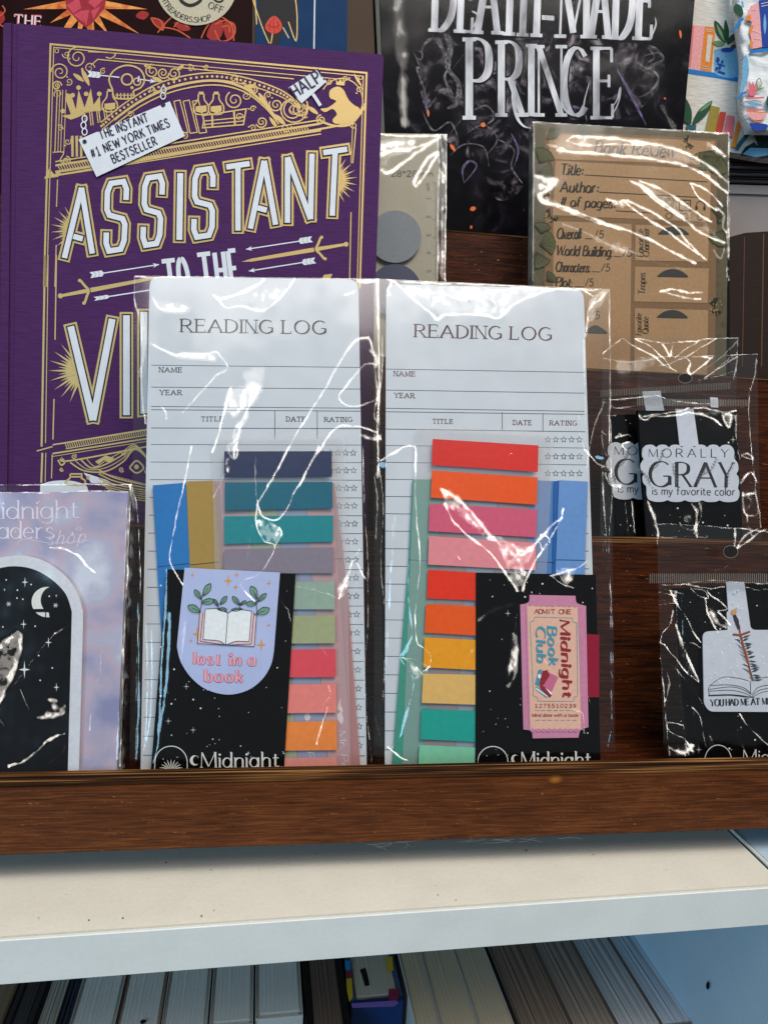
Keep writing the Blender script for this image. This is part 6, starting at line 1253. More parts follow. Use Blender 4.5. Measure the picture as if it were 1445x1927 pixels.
for (x, y, s_) in ((1000, 140, 36), (1030, 215, 26), (250, 545, 38), (1150, 1040, 44), (225, 430, 28)):
    for k in range(16):
        a = rr_.uniform(0, 6.28); q = rr_.uniform(.3, 1) * s_; i.strip([(x + q * math.cos(a), y + q * math.sin(a)), (x + q * math.cos(a) + rr_.uniform(-7, 7), y + q * math.sin(a) + 8)], 3)
i.build('moth_spots', paper('moth_gold', (200, 164, 96)), pad, P3, .0007)
zk = lambda L: [B6(p) for p in L]
st = [(zk([(340, 130), (380, 105), (480, 108), (700, 130), (900, 165), (1050, 225), (1130, 275), (1190, 330), (1212, 350)]), 7, 1), (zk([(350, 135), (420, 155), (600, 150), (760, 150)]), 4, .7), (zk([(290, 180), (400, 195), (560, 205), (760, 225), (920, 250), (1030, 280), (1120, 335), (1180, 385), (1215, 415)]), 7, 1), (zk([(240, 150), (330, 180), (300, 195)]), 5, .7),
      (zk([(700, 355), (760, 385), (830, 440), (920, 505), (1000, 580), (1090, 650), (1200, 690)]), 6, 1), (zk([(740, 350), (860, 400), (960, 460), (1050, 525), (1130, 575)]), 5, 1), (zk([(690, 350), (730, 375), (860, 480), (960, 545)]), 4, 1), (zk([(1020, 370), (1060, 430), (1110, 480), (1160, 515)]), 4.5, 1), (zk([(1020, 365), (1090, 390), (1140, 430), (1190, 490)]), 5, 1),
      (zk([(170, 320), (230, 345), (280, 350), (240, 400), (190, 430), (220, 470), (330, 500), (460, 550), (600, 600), (740, 650), (860, 710), (960, 765), (1040, 803)]), 7, 1), (zk([(200, 470), (420, 550), (640, 625)]), 5, .8), (zk([(570, 455), (620, 470), (650, 460), (700, 500), (780, 560), (880, 620), (960, 680), (1060, 760)]), 6, 1), (zk([(670, 460), (760, 500), (850, 550), (950, 620), (1000, 690), (1100, 790)]), 6, 1), (zk([(560, 450), (640, 480)]), 10, .8, 'w', .1),
      (zk([(320, 590), (450, 640), (540, 690), (640, 730), (740, 760)]), 6, .45, 'w', .08), (zk([(850, 955), (920, 950), (1000, 965), (1080, 965)]), 6, 1, 'w', .06), (zk([(880, 965), (960, 990), (1070, 1003)]), 6, .9, 'w', .06), (zk([(1115, 145), (1170, 180), (1210, 212)]), 7, 1, 'w', .1), (zk([(1140, 730), (1180, 780), (1200, 720)]), 4, .6), (zk([(160, 26), (500, 40), (900, 66), (1226, 88)]), 4.5, 1), (zk([(1228, 90), (1224, 400), (1216, 700), (1214, 930)]), 3.4, .9), (zk([(160, 30), (156, 400), (150, 900)]), 3, .7),
      (zk([(1160, 500), (1200, 540), (1190, 600), (1215, 640)]), 5, .8, 'w', .1), (zk([(1020, 1060), (1090, 1090)]), 4, .3), (zk([(720, 770), (900, 820), (1080, 860)]), 3, .45), (zk([(200, 330), (195, 420)]), 8, .5, 'w', .1), (zk([(1240, 130), (1240, 400), (1225, 700), (1222, 900)]), 3, .9)]
pa = [(zk([(340, 105), (700, 128), (1000, 205), (1180, 330), (1100, 290), (900, 230), (500, 195), (300, 180)]), .42, 16, .05), (zk([(700, 360), (900, 430), (1100, 570), (1180, 680), (1000, 590), (850, 480)]), .35, 14, .05), (zk([(170, 330), (280, 350), (230, 430), (300, 490), (190, 460)]), .6, 12, .1), (zk([(400, 640), (560, 660), (700, 720), (640, 760), (480, 700)]), .42, 18, .08), (zk([(1110, 150), (1210, 200), (1200, 220), (1130, 180)]), .7, 6, .1)]
film('wrapping', P3, .0016, zp(B6, [(150, 24), (1234, 86), (1226, 1560), (140, 1560)]), pad, st, pa, seed=51, step=2.0, wob=.05)
A_ = P3.at(zp(B6, [(152, 26), (142, 1560)]), .0014); B_ = A_ - P3.n * .0105 - P3.u * .0012
r = random.Random(17); V = []
for k in range(61):
    for q in range(4): V.append((A_[0] * (1 - q / 3) + B_[0] * q / 3) * (1 - k / 60) + (A_[1] * (1 - q / 3) + B_[1] * q / 3) * k / 60 + P3.u * r.uniform(-.0004, .0004))
mesh('wrapping_side', V, [[4 * k + q, 4 * k + q + 4, 4 * k + q + 5, 4 * k + q + 1] for k in range(60) for q in range(3)], film_mat(), pad, uv=P3.uv(np.array(V)), smooth=True)
# ruler packet
P3b = Pl([.07, .3660, .003], 7, -1.65)
rp = thing('sticky_dot_packet', 'milky clear packet of round grey sticky tabs with a centimetre ruler edge', 'sticky dots', base_loc(P3b, 770, 760, 0))
RM = paper('milky_card', (178, 172, 156), k=.95, rough=.4, var=.03)
slab('ruler_card', zp(B8, [(-400, 118), (836, 140), (828, 2900), (-400, 2900)]), P3b, 0, .0008, RM, rp)
for cy, c, nm in ((1338, (132, 140, 150), 'grey'), (1966, (76, 80, 108), 'slate')):
    slab('sticky_dot', zp(B8, ell(332, cy, 306, 306, 44)), P3b, .0022, .0018, paper('dot_' + nm, c, rough=.5), rp)
i = Ink(B8); text(i, '28*28mm', (284, 632), (770, 632), 64, thick=.16, track=.14)
for s_, y in (('cm', 716), ('1', 878), ('2', 1090), ('3', 1302), ('4', 1512), ('5', 1726), ('6', 1940)):
    text(i, s_, (702, y), (702, y + (80 if s_ == 'cm' else 30)), 46, thick=.12, track=.2)
for k in range(58):
    L = 62 if k % 10 == 0 else (48 if k % 5 == 0 else 36); y = 710 + 21.3 * k; i.line((832 - L, y), (832, y), 3.2 if k % 5 else 4.5)
i.build('printed_ruler', paper('ruler_ink', (112, 108, 100)), rp, P3b, .00008)
zq = lambda L: [B8(p) for p in L]
st = [(zq([(150, 135), (400, 160), (700, 160), (900, 145)]), 5, 1), (zq([(890, 160), (760, 240), (620, 330), (480, 440), (370, 520), (280, 580), (220, 590), (180, 560)]), 7, 1), (zq([(870, 175), (700, 250), (500, 320)]), 4, 1), (zq([(840, 350), (760, 380), (680, 480), (600, 600), (560, 700), (580, 745), (640, 680), (720, 560), (800, 430), (838, 370)]), 6, 1), (zq([(170, 300), (260, 260), (400, 250), (520, 230)]), 9, 1, 'w', .05),
      (zq([(170, 380), (300, 330), (420, 320), (500, 330)]), 8, 1, 'w', .06), (zq([(840, 200), (850, 600), (835, 1000), (830, 1850)]), 3, .8), (zq([(938, 140), (935, 600), (925, 1200), (915, 1850)]), 4, .95), (zq([(885, 160), (880, 300), (895, 420), (890, 700)]), 6, .7, 'w', .14), (zq([(890, 900), (885, 1200), (885, 1850)]), 5, .5, 'w', .14), (zq([(915, 150), (925, 200)]), 6, 1)]
pa = [(zq([(170, 230), (540, 200), (520, 300), (400, 370), (170, 400)]), .62, 12, .06), (zq([(180, 450), (260, 430), (230, 600), (170, 590)]), .35, 14, .05), (zq([(150, 850), (400, 850), (330, 1000), (150, 980)]), .12, 20, .03), (zq([(840, 160), (935, 160), (920, 1850), (835, 1850)]), .22, 8, .12)]
film('wrapping', P3b, .0040, zp(B8, [(-400, 110), (940, 132), (915, 2900), (-400, 2900)]), rp, st, pa, seed=61, step=1.8, wob=.05)
# brown cloth book at the right edge
brb = thing('cloth_book', 'dark brown cloth covered book beside the kraft notepad, partly behind the zip bags', 'book', base_loc(P3, 1430, 760, -.006))
BRC = cloth('brown_cloth', (40, 28, 24), k=1.0, sc=1500)
slab('cover', rpoly([(1372, 446), (1402, 438), (1560, 428), (1560, 1000), (1372, 1000)], [0, 3, 0, 0, 0]), P3, -.004, .012, BRC, brb)
i = Ink(); i.line((1436, 440), (1432, 690), 2.2); i.line((1400, 446), (1396, 690), 1.4); i.build('stitching', paper('thread', (96, 66, 46)), brb, P3, -.0039)

# =================================================================== SLOT 4: black book, red book, navy book, pouches
P4 = Pl([.1, .432, .078], 2, -1.65)
BLK = clouds('night_cover', [(.40, (4, 3, 8)), (.54, (9, 7, 13)), (.64, (24, 20, 28)), (.74, (60, 54, 60)), (.82, (90, 84, 88))], sc=42, rough=.5, dist=2.2, detail=9, spec=.03, seed=2.0)
bb = thing('hardcover_book', 'black hardcover with tall silver DEATH-MADE PRINCE lettering and orange embers', 'book', base_loc(P4, 1000, 560, -.01))
slab('front_cover', [(712, -60), (1312, -60), (1256, 560), (738, 560)], P4, 0, .0025, BLK, bb)
slab('page_block', [(716, -50), (1304, -50), (1248, 550), (742, 550)], P4, 0, .022, MATS['page_cream'], bb, off=.0026)
slab('back_cover', [(712, -60), (1312, -60), (1256, 560), (738, 560)], P4, 0, .0025, BLK, bb, off=.0250)
sv = Ink(A2); sk = Ink(A2)
for ch, x0, x1, yb_, h in (('P', 362, 440, 424, 282), ('R', 478, 560, 414, 262), ('I', 560, 592, 412, 248), ('N', 612, 700, 414, 246), ('C', 708, 786, 414, 240), ('E', 820, 884, 424, 250)):
    text(sv, ch, (x0, yb_), (x1, yb_), h, thick=.10, thin=.032, serif=.085); text(sk, ch, (x0, yb_), (x1, yb_), h, thick=.145, thin=.085, serif=.10)
sv.strip(smooth([(530, 290), (528, 360), (540, 420), (562, 452), (590, 462)], 6), 14, taper=[1, 1, .6, .2]); sv.strip(smooth([(880, 420), (905, 370), (912, 320), (900, 360), (880, 390)], 5), 8, taper=[.3, 1, .2])
sv.strip(smooth([(700, 350), (712, 392), (745, 414), (775, 395), (786, 350), (800, 300)], 5), 9, taper=[1, 1, .7, .2])
for ch, x0, x1, yb_ in (('D', 238, 310, 108), ('E', 330, 378, 112), ('A', 398, 470, 116), ('T', 478, 545, 121), ('H', 556, 610, 125), ('M', 692, 790, 130), ('A', 806, 868, 132), ('D', 888, 952, 136), ('E', 972, 1022, 138)):
    text(sv, ch, (x0, yb_), (x1, yb_ + 2), 255, thick=.10, thin=.032, serif=.085); text(sk, ch, (x0, yb_), (x1, yb_ + 2), 255, thick=.15, thin=.085, serif=.10)
sv.poly([(630, 54), (674, 57), (674, 74), (630, 71)]); sv.strip(smooth([(372, 115), (400, 60), (380, 40)], 5), 6); sv.strip(smooth([(1020, 140), (1040, 90), (1036, 60)], 5), 7, taper=[1, .7, .1])
sk.build('letter_surround', paper('surround_ink', (6, 5, 9), spec=.1), bb, P4, .00022); sv.build('silver_letters', clouds('silver_print', [(.35, (120, 116, 124)), (.5, (196, 194, 200)), (.62, (226, 224, 228))], sc=90, rough=.35, stretch=.35, dist=.5, detail=3), bb, P4, .00035)  # dark outline under the silver letters, sets them off from the smoke
i = Ink(A2); i.poly(smooth([(190, 200), (260, 90), (330, 150), (480, 130), (700, 120), (900, 150), (1040, 170), (1070, 260), (1010, 370), (900, 430), (700, 440), (600, 560), (560, 680), (470, 720), (400, 600), (260, 480), (200, 360)], 5, True))
i.build('printed_smoke', clouds('smoke_dense', [(.42, (4, 3, 8)), (.52, (22, 18, 26)), (.60, (80, 72, 78)), (.68, (150, 140, 146)), (.76, (60, 54, 60))], sc=55, rough=.5, dist=2.2, detail=10, spec=.03, seed=7.0), bb, P4, .00006)
gi_ = Ink(A2)
for s_, w_ in (([(170, 190), (190, 240), (180, 250), (210, 330), (215, 390), (250, 350)], 8), ([(180, 180), (200, 190), (195, 215), (175, 205)], 5), ([(270, 100), (300, 170), (290, 240), (330, 300), (325, 370), (290, 390)], 22), ([(250, 150), (300, 220), (280, 280), (310, 340)], 10), ([(300, 260), (360, 180)], 4), ([(1000, 200), (1050, 190), (1065, 215), (1020, 240), (1050, 280), (1020, 330), (980, 350)], 9), ([(1010, 170), (1035, 205), (1010, 225)], 7), ([(900, 230), (960, 220), (1010, 250)], 6),
              ([(200, 400), (240, 470), (300, 440), (330, 500)], 7), ([(360, 480), (420, 450), (470, 500), (430, 560)], 6), ([(470, 500), (530, 540), (520, 600), (560, 660)], 8), ([(380, 400), (430, 380), (460, 420), (430, 450)], 8), ([(300, 560), (350, 520), (420, 530), (440, 600)], 6), ([(300, 480), (350, 420)], 6)): gi_.strip(smooth(s_, 6), w_, taper=[.3, 1, .6, 1, .3])
gi_.build('printed_scrolls', clouds('smoke_grey', [(.35, (26, 22, 30)), (.5, (70, 64, 72)), (.65, (120, 112, 118))], sc=320, rough=.35, seed=4), bb, P4, .0001)
i = Ink(A2)
for s_, w_ in (([(900, 250), (940, 320), (980, 400), (1005, 450)], 12), ([(690, 425), (710, 395), (745, 385), (780, 400), (792, 435)], 12), ([(400, 290), (440, 265), (470, 265)], 14), ([(350, 660), (345, 610), (370, 580), (395, 600), (350, 660)], 10), ([(220, 420), (215, 370), (225, 330)], 8), ([(520, 480), (545, 540), (530, 600)], 8)): i.strip(smooth(s_, 6), w_, taper=[.2, 1, .7, .2])
i.build('printed_wisps', clouds('wisp_purple', [(.4, (60, 46, 84)), (.6, (110, 96, 140))], sc=200, rough=.4), bb, P4, .00016)
i = Ink(A2)
for s_, w_ in (([(1126, 108), (1130, 138)], 8), ([(412, 445), (425, 455)], 18), ([(300, 520), (318, 545)], 13), ([(372, 755), (392, 748)], 17), ([(375, 812), (375, 824)], 9), ([(220, 395), (222, 420)], 8), ([(325, 845), (332, 840)], 8), ([(1070, 352), (1074, 358)], 6), ([(462, 88), (464, 96)], 6)): i.strip(smooth([s_[0], ((s_[0][0] + s_[1][0]) / 2 + 1, (s_[0][1] + s_[1][1]) / 2), s_[1]], 4), w_, taper=[.2, 1, .8, .3])
i.build('printed_embers', paper('ember', (244, 108, 44), k=1.2), bb, P4, .0002)
zt_ = lambda L: [A2(p) for p in L]
film('cover_gloss_sheet', P4, .0009, [(712, -60), (1311, -60), (1257, 556), (738, 556)], bb, [(zt_([(112, 0), (125, 200), (138, 440)]), 16, .8, 'w', .16), (zt_([(1060, 380), (1090, 430), (1110, 470)]), 12, .45, 'w', .12), (zt_([(560, 230), (700, 250), (860, 240)]), 60, .2, 'w', .05)],
     [(zt_([(300, 400), (560, 360), (560, 620), (380, 600)]), .16, 60, .05), (zt_([(860, 200), (1060, 230), (1030, 380), (900, 340)]), .18, 40, .05)], seed=71, step=3.0, wob=.02, tall=.1, mat=film_mat('laminate', (1, 1, 1), .022, .14))  # sheet added over the cover for gloss, its slopes turned towards the lamp
# red book with sticker
rb = thing('hardcover_book', 'dark maroon book with orange sunburst and red gem behind the purple book', 'book', base_loc(P4, 220, 560, -.01))
RDK = paper('cover_maroon', (34, 12, 14), spec=.05, rough=.5, var=.2, nscale=80)
slab('front_cover', [(-60, -60), (476, -60), (470, 560), (-60, 560)], P4, 0, .0025, RDK, rb); slab('page_block', [(-60, -55), (472, -55), (466, 550), (-60, 550)], P4, 0, .02, MATS['page_cream'], rb, off=.0026)
i = Ink(A1)
for k in range(16):
    a = math.radians(-6 + 24 * k); L = 230 if k % 2 == 0 else 150; c_, d_ = math.cos(a), -math.sin(a); i.poly([(315 - d_ * 22, 10 + c_ * 22), (315 + c_ * L, 10 + d_ * L), (315 + d_ * 22, 10 - c_ * 22)])
i.build('printed_rays', clouds('ray_orange', [(.35, (196, 78, 20)), (.6, (246, 156, 74))], sc=150), rb, P4, .0001)
i = Ink(A1); i.poly([(232, -40), (398, -40), (385, 30), (340, 85), (318, 102), (290, 80), (246, 30)]); i.build('printed_gem', paper('gem_red', (158, 26, 44), var=.2), rb, P4, .0002)
i = Ink(A1)
for q in ([(246, 20), (290, -10), (300, 30), (270, 50)], [(318, 98), (300, 40), (330, 36)], [(340, -20), (380, 0), (350, 30), (325, 10)], [(270, 55), (300, 38), (312, 85)], [(335, 40), (372, 22), (345, 72)]): i.poly(q)
i.build('gem_facets', paper('gem_light', (204, 66, 84), var=.1), rb, P4, .0003)
i = Ink(A1)
for s_ in ([(555, 65), (590, 75), (600, 110), (570, 90), (555, 65)], [(580, 120), (640, 60), (690, 100)], [(600, 100), (650, 110), (700, 140)], [(740, 140), (760, 100), (800, 60), (850, 90), (860, 150)], [(790, 90), (830, 75), (865, 100), (850, 140), (810, 150), (790, 110)], [(0, 60), (20, 40), (10, 20)], [(0, 90), (18, 100)], [(815, 100), (840, 95), (845, 120)], [(640, 100), (660, 80), (690, 90)]): i.strip(smooth(s_, 5), 4.5)
i.build('printed_roses', paper('rose_line', (206, 88, 44)), rb, P4, .0001)
for q_ in (lambda: smooth([(760, 130), (790, 70), (820, 80), (815, 130), (790, 150)], 4, True), lambda: smooth([(828, 80), (862, 85), (866, 125), (840, 150), (822, 110)], 4, True), lambda: smooth([(560, 70), (600, 76), (606, 104), (580, 100)], 4, True), lambda: smooth([(640, 84), (680, 78), (700, 108), (664, 112)], 4, True), lambda: smooth([(20, 70), (6, 40), (-10, 60), (0, 90)], 4, True), lambda: smooth([(500, 60), (520, 40), (548, 50), (530, 72)], 4, True)):
    i = Ink(A1); i.poly(q_()); i.build('rose_petal', paper('rose_red', (160, 30, 26), var=.15), rb, P4, .00008)
i = Ink(A1); text(i, 'THE', (52, 96), (152, 102), 44, thick=.24, thin=.12, serif=.1, track=.2); i.build('word_outline', paper('rose_edge', (200, 70, 60)), rb, P4, .0001)
i = Ink(A1); text(i, 'THE', (54, 94), (150, 100), 40, thick=.14, thin=.06, serif=.08, track=.2); i.build('word', WINK, rb, P4, .00025)
stc = thing('price_sticker', 'round cream discount sticker on the dark red book', 'sticker', base_loc(P4, 370, 40, .0006))
slab('disc', zp(A1, ell(722, -57, 150, 150, 48)), P4, .0006, .0003, paper('sticker_cream', (196, 184, 158), rough=.5), stc)
i = Ink(A1)
def cvf(q, gy):
    a = math.radians(166 + 128 * q); r_ = 139 - gy * 19; return A1((722 + r_ * math.cos(a), -57 - r_ * math.sin(a)))
text(i, 'MIDNIGHTREADERS.SHOP', (500, 0), (800, 0), 19, thick=.17, thin=.10, serif=.08, curve=cvf, track=.14)
text(i, 'OFF', (764, 28), (815, 48), 24, thick=.16, thin=.06, serif=.1, track=.2)
i.strip(smooth([(660, -60), (655, -30), (668, 4), (700, 20), (735, 4), (748, -30), (735, -60)], 6), 13, taper=[.5, .6, 1, 1, .9, .6, .5]); i.strip(smooth([(775, -30), (790, 0), (812, 6), (826, -10)], 5), 7)
i.build('printed_words', paper('black_ink', (26, 22, 20)), stc, P4, .00066)
nb = thing('hardcover_book', 'navy blue book with black feathers and red rose, right of the dark red book', 'book', base_loc(P4, 560, 560, -.01))
NB = paper('cover_blue', (20, 54, 94), spec=.08, rough=.5, var=.1, nscale=90)
slab('front_cover', [(480, -60), (654, -60), (650, 560), (474, 560)], P4, 0, .0025, NB, nb); slab('page_block', [(484, -55), (650, -55), (646, 550), (478, 550)], P4, 0, .02, MATS['page_cream'], nb, off=.0026)
i = Ink(A1); i.poly(smooth([(965, -20), (950, 60), (965, 110), (990, 170), (1030, 150), (1050, 90), (1075, 140), (1090, 110), (1085, -20)], 4, True)); i.poly([(938, -30), (944, -30), (940, 170), (934, 170)]); i.build('printed_feathers', paper('feather_black', (18, 18, 24)), nb, P4, .0001)
i = Ink(A1)
for s_ in ([(930, 0), (950, 60), (968, 110), (990, 160)], [(1060, 80), (1088, 150), (1092, 60), (1085, -10)], [(1040, 100), (1062, 140)], [(996, 160), (1004, 110)], [(936, -20), (944, 90)]): i.strip(smooth(s_, 5), 4)
i.build('printed_gold_edges', GOLD, nb, P4, .0002)
i = Ink(A1); i.poly(smooth([(1005, 125), (975, 105), (985, 75), (1010, 58), (1035, 85), (1032, 112)], 4, True)); i.build('printed_rose', paper('rose_bright', (214, 66, 50), var=.15), nb, P4, .0003)
i = Ink(A1)
for s_ in ([(985, 90), (1005, 100), (1030, 90)], [(1008, 60), (1005, 85), (1010, 122)], [(995, 75), (990, 110)], [(1020, 75), (1024, 110)]): i.strip(smooth(s_, 4), 3)
i.build('rose_lines', MATS['rose_red'], nb, P4, .0004)
i = Ink(A1); i.line((1157, -30), (1154, 180), 5); i.build('white_rule', WINK, nb, P4, .0002)

# pouches
P5 = Pl([.24, .455, .09], 4, -4)
CL1 = cloth('pouch_fabric', (192, 188, 182), k=1.05, sc=1500)
po = thing('fabric_pouch', 'flat pale pouch printed with potted plants and books on blue shelves', 'pouch', base_loc(P5, 1350, 300, -.01), 'printed fabric pouches')
slab('body', rpoly(zp(B7, [(230, -250), (1300, -250), (1300, 1270), (950, 1250), (690, 1205), (225, 1150)]), [0, 0, 0, 0, 20, 0]), P5, 0, .008, CL1, po)
# front pouch: soft body with swollen middle and puckered edge
def pouch_h(px, py):
    ed = np.minimum((px - 1383) / 20., (256 - py) / 16.); ed = np.clip(ed, 0, 1); return .014 * np.sqrt(1 - (1 - ed) ** 2)
def pw(px, py): return .0011 * vnoise(px, py, 91, 38) * np.clip((px - 1385) / 14., 0, 1)
fp_ = thing('fabric_pouch', 'puffy white pouch with printed books and flowers, in front of the flat pouch', 'pouch', base_loc(P5, 1420, 256, .004), 'printed fabric pouches')
CL2 = cloth('pouch_fabric_white', (206, 212, 220), k=1.1, sc=1500)
lx = smooth([(650, -250), (655, 0), (664, 200), (690, 380), (706, 560), (700, 700), (696, 820), (708, 930), (742, 1050)], 6)
ly_ = [p[1] for p in lx]; V, F = [], []
rowsN, colsN = 60, 40
for a in range(rowsN + 1):
    y = -250 + (1062 + 250) * a / rowsN; x0 = np.interp(y, ly_, [p[0] for p in lx])
    for b in range(colsN + 1):
        s_ = (b / colsN) ** 1.4; x = x0 + (1300 - x0) * s_; yy = y + (14 * s_ if a == rowsN else 0)
        e = min(1, (x - x0) / 75., (1080 - y) / 80.); h_ = .014 * math.sqrt(max(0, 1 - (1 - e) ** 2)) if e < 1 else .014
        q = B7((x, yy)); wv = float(vnoise(np.array([q[0]]), np.array([q[1]]), 91, 30)[0]) * .0009 * min(1, e * 1.5)
        V.append(P5.at([q], .0015 + h_ + wv)[0])
F = [[a * (colsN + 1) + b, (a + 1) * (colsN + 1) + b, (a + 1) * (colsN + 1) + b + 1, a * (colsN + 1) + b + 1] for a in range(rowsN) for b in range(colsN)]
mesh('body', V, F, CL2, fp_, uv=P5.uv(np.array(V)), smooth=True)
PC_ = {'blue': (28, 116, 190), 'deep': (30, 62, 150), 'orange': (222, 132, 44), 'pink': (226, 160, 164), 'rose': (214, 110, 124), 'green': (34, 74, 54), 'lgreen': (110, 142, 96), 'lblue': (110, 164, 200), 'olive': (150, 130, 56), 'red': (186, 66, 50), 'cream': (214, 204, 190), 'teal': (40, 92, 104), 'dgreen': (24, 42, 36)}
def prints(parent, pl, lift, L, bulge=None):
    inks = {}
    for n__, (c, kind, pts, *wd) in enumerate(L):
        i = inks.setdefault((c, n__), Ink(B7))
        if kind == 'p': i.poly(pts)
        elif kind == 'l': x0, y0, x1, y1, w_ = pts; mx, my = (x0 + x1) / 2, (y0 + y1) / 2; d = math.hypot(x1 - x0, y1 - y0); a, b = -(y1 - y0) / d * w_, (x1 - x0) / d * w_; i.poly(smooth([(x0, y0), (mx + a, my + b), (x1, y1), (mx - a, my - b)], 5, True))
        else: i.strip(smooth(pts, 5), wd[0])
    for k, ((c, _n), i) in enumerate(inks.items()): i.build('printed_' + {'deep': 'blue', 'lgreen': 'leaves', 'lblue': 'pot', 'dgreen': 'leaves', 'green': 'leaves'}.get(c, c) , paper('fabric_' + c, PC_[c], var=.15, nscale=900, rough=.8), parent, pl, lift + .00003 * k)
prints(po, P5, .0001, [
 ('pink', 'p', [(350, 200), (442, 206), (405, 560), (322, 545)]), ('rose', 'p', [(345, 200), (358, 200), (330, 530), (318, 530)]), ('orange', 'p', [(442, 206), (528, 216), (492, 572), (405, 560)]), ('blue', 's', [(300, 560), (500, 590), (702, 628)], 38), ('blue', 's', [(640, -250), (640, -60)], 20),
 ('lblue', 'p', smooth([(530, 390), (700, 395), (700, 600), (540, 592), (518, 520), (520, 430)], 4, True)), ('cream', 'p', [(465, 272), (502, 278), (478, 490), (446, 484)]), ('cream', 's', [(452, 230), (522, 240)], 5), ('cream', 's', [(450, 245), (520, 254)], 4), ('cream', 's', [(412, 535), (488, 548)], 5), ('cream', 's', [(414, 520), (490, 532)], 4),
 ('green', 'l', (605, 340, 520, 160, 32)), ('green', 'l', (620, 340, 605, 155, 20)), ('green', 'l', (620, 350, 690, 260, 24)), ('lgreen', 'l', (600, 350, 500, 335, 22)), ('lgreen', 'l', (598, 330, 535, 190, 12)), ('green', 'l', (640, 380, 700, 350, 18)), ('deep', 'p', ell(620, 392, 50, 18)), ('deep', 's', [(540, 500), (600, 520)], 10), ('deep', 's', [(545, 560), (600, 580)], 14),
 ('rose', 'l', (660, 330, 690, 350, 14)), ('deep', 'p', ell(545, 470, 14, 20)), ('deep', 'p', ell(560, 530, 12, 16)), ('deep', 'p', ell(580, 485, 9, 12)), ('deep', 'p', ell(536, 540, 10, 14)),
 ('green', 'l', (330, 980, 285, 770, 30)), ('green', 'l', (345, 980, 500, 795, 34)), ('green', 'l', (330, 980, 240, 880, 26)), ('lgreen', 'l', (400, 880, 500, 800, 12)), ('teal', 'p', [(295, 985), (375, 985), (370, 1040), (300, 1040)]), ('olive', 'p', [(490, 832), (562, 848), (520, 1060), (440, 1050)]), ('red', 'p', [(562, 880), (610, 886), (575, 1060), (520, 1055)]), ('rose', 'p', rpoly([(615, 905), (678, 915), (660, 1085), (590, 1060)], 10)),
 ('orange', 's', [(715, 960), (690, 1060), (665, 1160)], 34), ('teal', 's', [(790, 1050), (720, 1130), (690, 1180)], 30), ('dgreen', 'p', [(720, 1225), (760, 1160), (830, 1120), (860, 1150), (830, 1060), (1100, 1060), (1100, 1240), (900, 1250)]), ('lblue', 'p', [(740, 1215), (800, 1165), (940, 1170), (940, 1225), (840, 1240)])])
prints(fp_, P5, .0168, [
 ('green', 'p', smooth([(668, 60), (690, 30), (730, 50), (745, 110), (715, 128), (675, 100)], 4, True)), ('lblue', 's', [(735, 10), (742, 60)], 16), ('blue', 's', [(745, 145), (715, 170), (690, 215), (672, 240)], 22), ('pink', 'p', [(800, 50), (865, 15), (885, 80), (880, 200), (895, 370), (820, 385), (800, 260), (812, 170), (770, 150)]), ('orange', 'p', [(760, 150), (800, 110), (810, 150), (780, 165)]),
 ('orange', 'p', [(806, 195), (828, 200), (800, 290), (792, 250)]), ('orange', 'p', [(796, 320), (822, 330), (816, 390), (800, 380)]), ('deep', 'p', [(865, 0), (1100, -20), (1100, 360), (895, 375), (880, 160)]), ('blue', 's', [(795, 410), (860, 402), (1000, 385)], 26), ('lblue', 'l', (915, 110, 915, 270, 12)), ('cream', 's', [(885, 30), (945, 15)], 5), ('cream', 's', [(888, 50), (945, 38)], 5), ('cream', 's', [(815, 80), (850, 75)], 4), ('cream', 's', [(820, 240), (885, 262)], 4), ('cream', 's', [(820, 300), (885, 310)], 4),
 ('lblue', 'p', smooth([(740, 500), (770, 430), (790, 560), (765, 660), (730, 740), (718, 700), (740, 600)], 4, True)), ('blue', 's', [(770, 725), (730, 745), (706, 785)], 18), ('rose', 'l', (820, 760, 790, 640, 14)), ('rose', 'l', (825, 760, 820, 640, 12)), ('rose', 'l', (830, 760, 850, 650, 14)), ('rose', 'l', (815, 760, 770, 700, 12)), ('lgreen', 's', [(840, 715), (885, 670), (875, 620), (850, 640), (860, 690)], 7), ('lgreen', 'l', (840, 715, 910, 690, 8)),
 ('rose', 's', [(765, 775), (910, 770)], 14), ('lblue', 'l', (765, 810, 900, 830, 14)), ('rose', 's', [(765, 868), (905, 865)], 14), ('orange', 's', [(770, 878), (850, 885), (935, 888)], 9), ('pink', 'p', smooth([(775, 892), (920, 895), (900, 940), (830, 945), (790, 920)], 4, True)), ('orange', 's', [(800, 930), (850, 958), (905, 955)], 8), ('deep', 'p', smooth([(800, 970), (930, 980), (925, 1020), (850, 1030), (805, 1000)], 4, True)), ('green', 'p', ell(960, 800, 34, 60))])
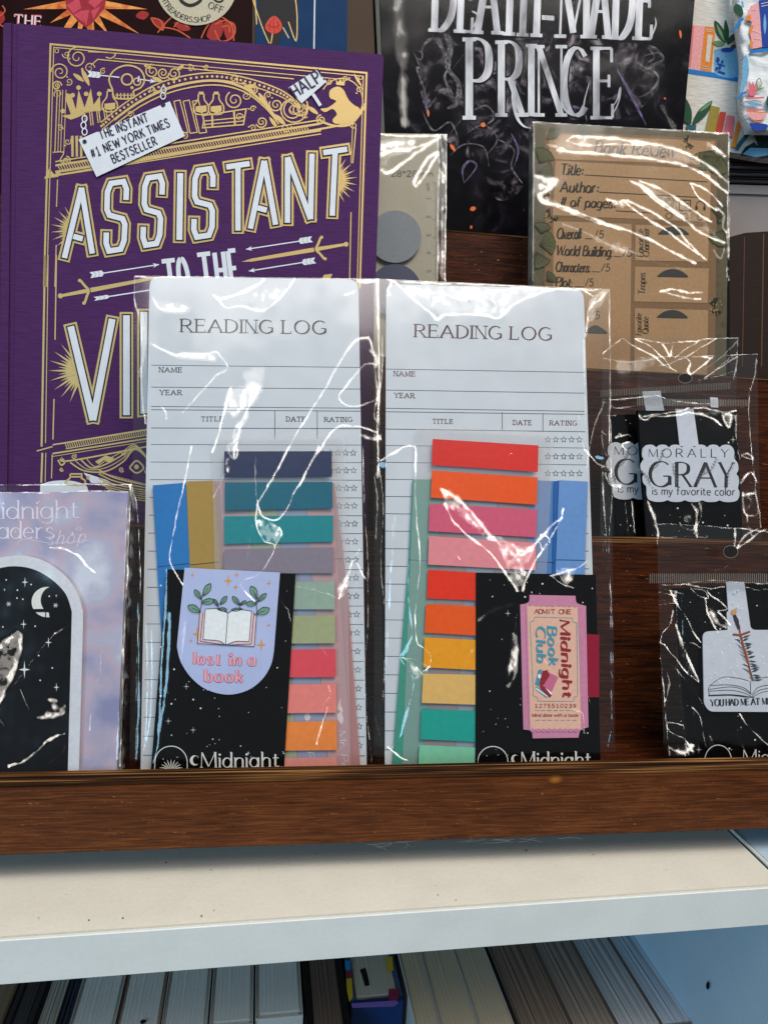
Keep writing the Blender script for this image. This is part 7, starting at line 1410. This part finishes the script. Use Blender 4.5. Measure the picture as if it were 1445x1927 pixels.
# lying books and pale box under the pouches
LB = Pl([.25, .47, .1], 0, 0)
pbx = thing('storage_box', 'pale grey box under the stack of thin dark books, right of the notepad', 'box', base_loc(LB, 1410, 560, -.03))
slab('box_body', [(1330, 350), (1600, 358), (1600, 700), (1330, 700)], LB, 0, .06, paper('box_grey', (150, 142, 142), rough=.6, var=.04), pbx); slab('box_lid', [(1326, 346), (1604, 354), (1604, 372), (1326, 362)], LB, .0015, .063, MATS['box_grey'], pbx)
for k in range(4):
    lbk = thing('thin_book', ['lowest', 'second lowest', 'third', 'uppermost'][k] + ' thin dark book lying in the stack under the pouches', 'book', base_loc(LB, 1410, 345 - 13 * k, -.03), 'thin dark books lying in a stack')
    y = 344 - 13 * k; slab('page_block', [(1340, y - 9), (1600, y - 1), (1600, y + 5), (1340, y - 3)], LB, -.002, .05, pages('thin_pages', (120, 104, 100), (70, 58, 58), along='y'), lbk)
    slab('cover', [(1338, y - 12), (1602, y - 4), (1602, y - 1.5), (1338, y - 9.5)], LB, 0, .054, paper('cover_plum', (52, 38, 40)), lbk); slab('cover', [(1338, y - 3), (1602, y + 5), (1602, y + 7), (1338, y - 1)], LB, 0, .054, MATS['cover_plum'], lbk)

# ------------------------------------------------------------------ prints belong to the part they lie on
PRE = ('printed_', 'heading', 'column_title', 'ruled_lines', 'rating_stars', 'letter_', 'gold_', 'white_', 'tag_', 'sign_', 'moth_', 'leaf_lines', 'kraft_', 'silver_', 'gem_', 'rose_', 'word', 'score_line', 'cover_gloss_sheet', 'stitching')
BASE = ('card', 'body', 'front_cover', 'cover_sheet', 'cloud_card', 'ruler_card', 'disc', 'cover', 'long_flag', 'pink_sheet')
for t_ in [o for o in S.objects if o.type == 'EMPTY']:
    kids = list(t_.children); base_ = None
    for bn in BASE:
        base_ = next((k for k in kids if k.name.split('.')[0] == bn), None)
        if base_: break
    if base_:
        for k in kids:
            if k is not base_ and k.name.startswith(PRE): k.parent = base_
for o in S.objects:
    if o.name.split('.')[0] == 'peg_hole': o.parent = bpy.data.objects['side_panel']
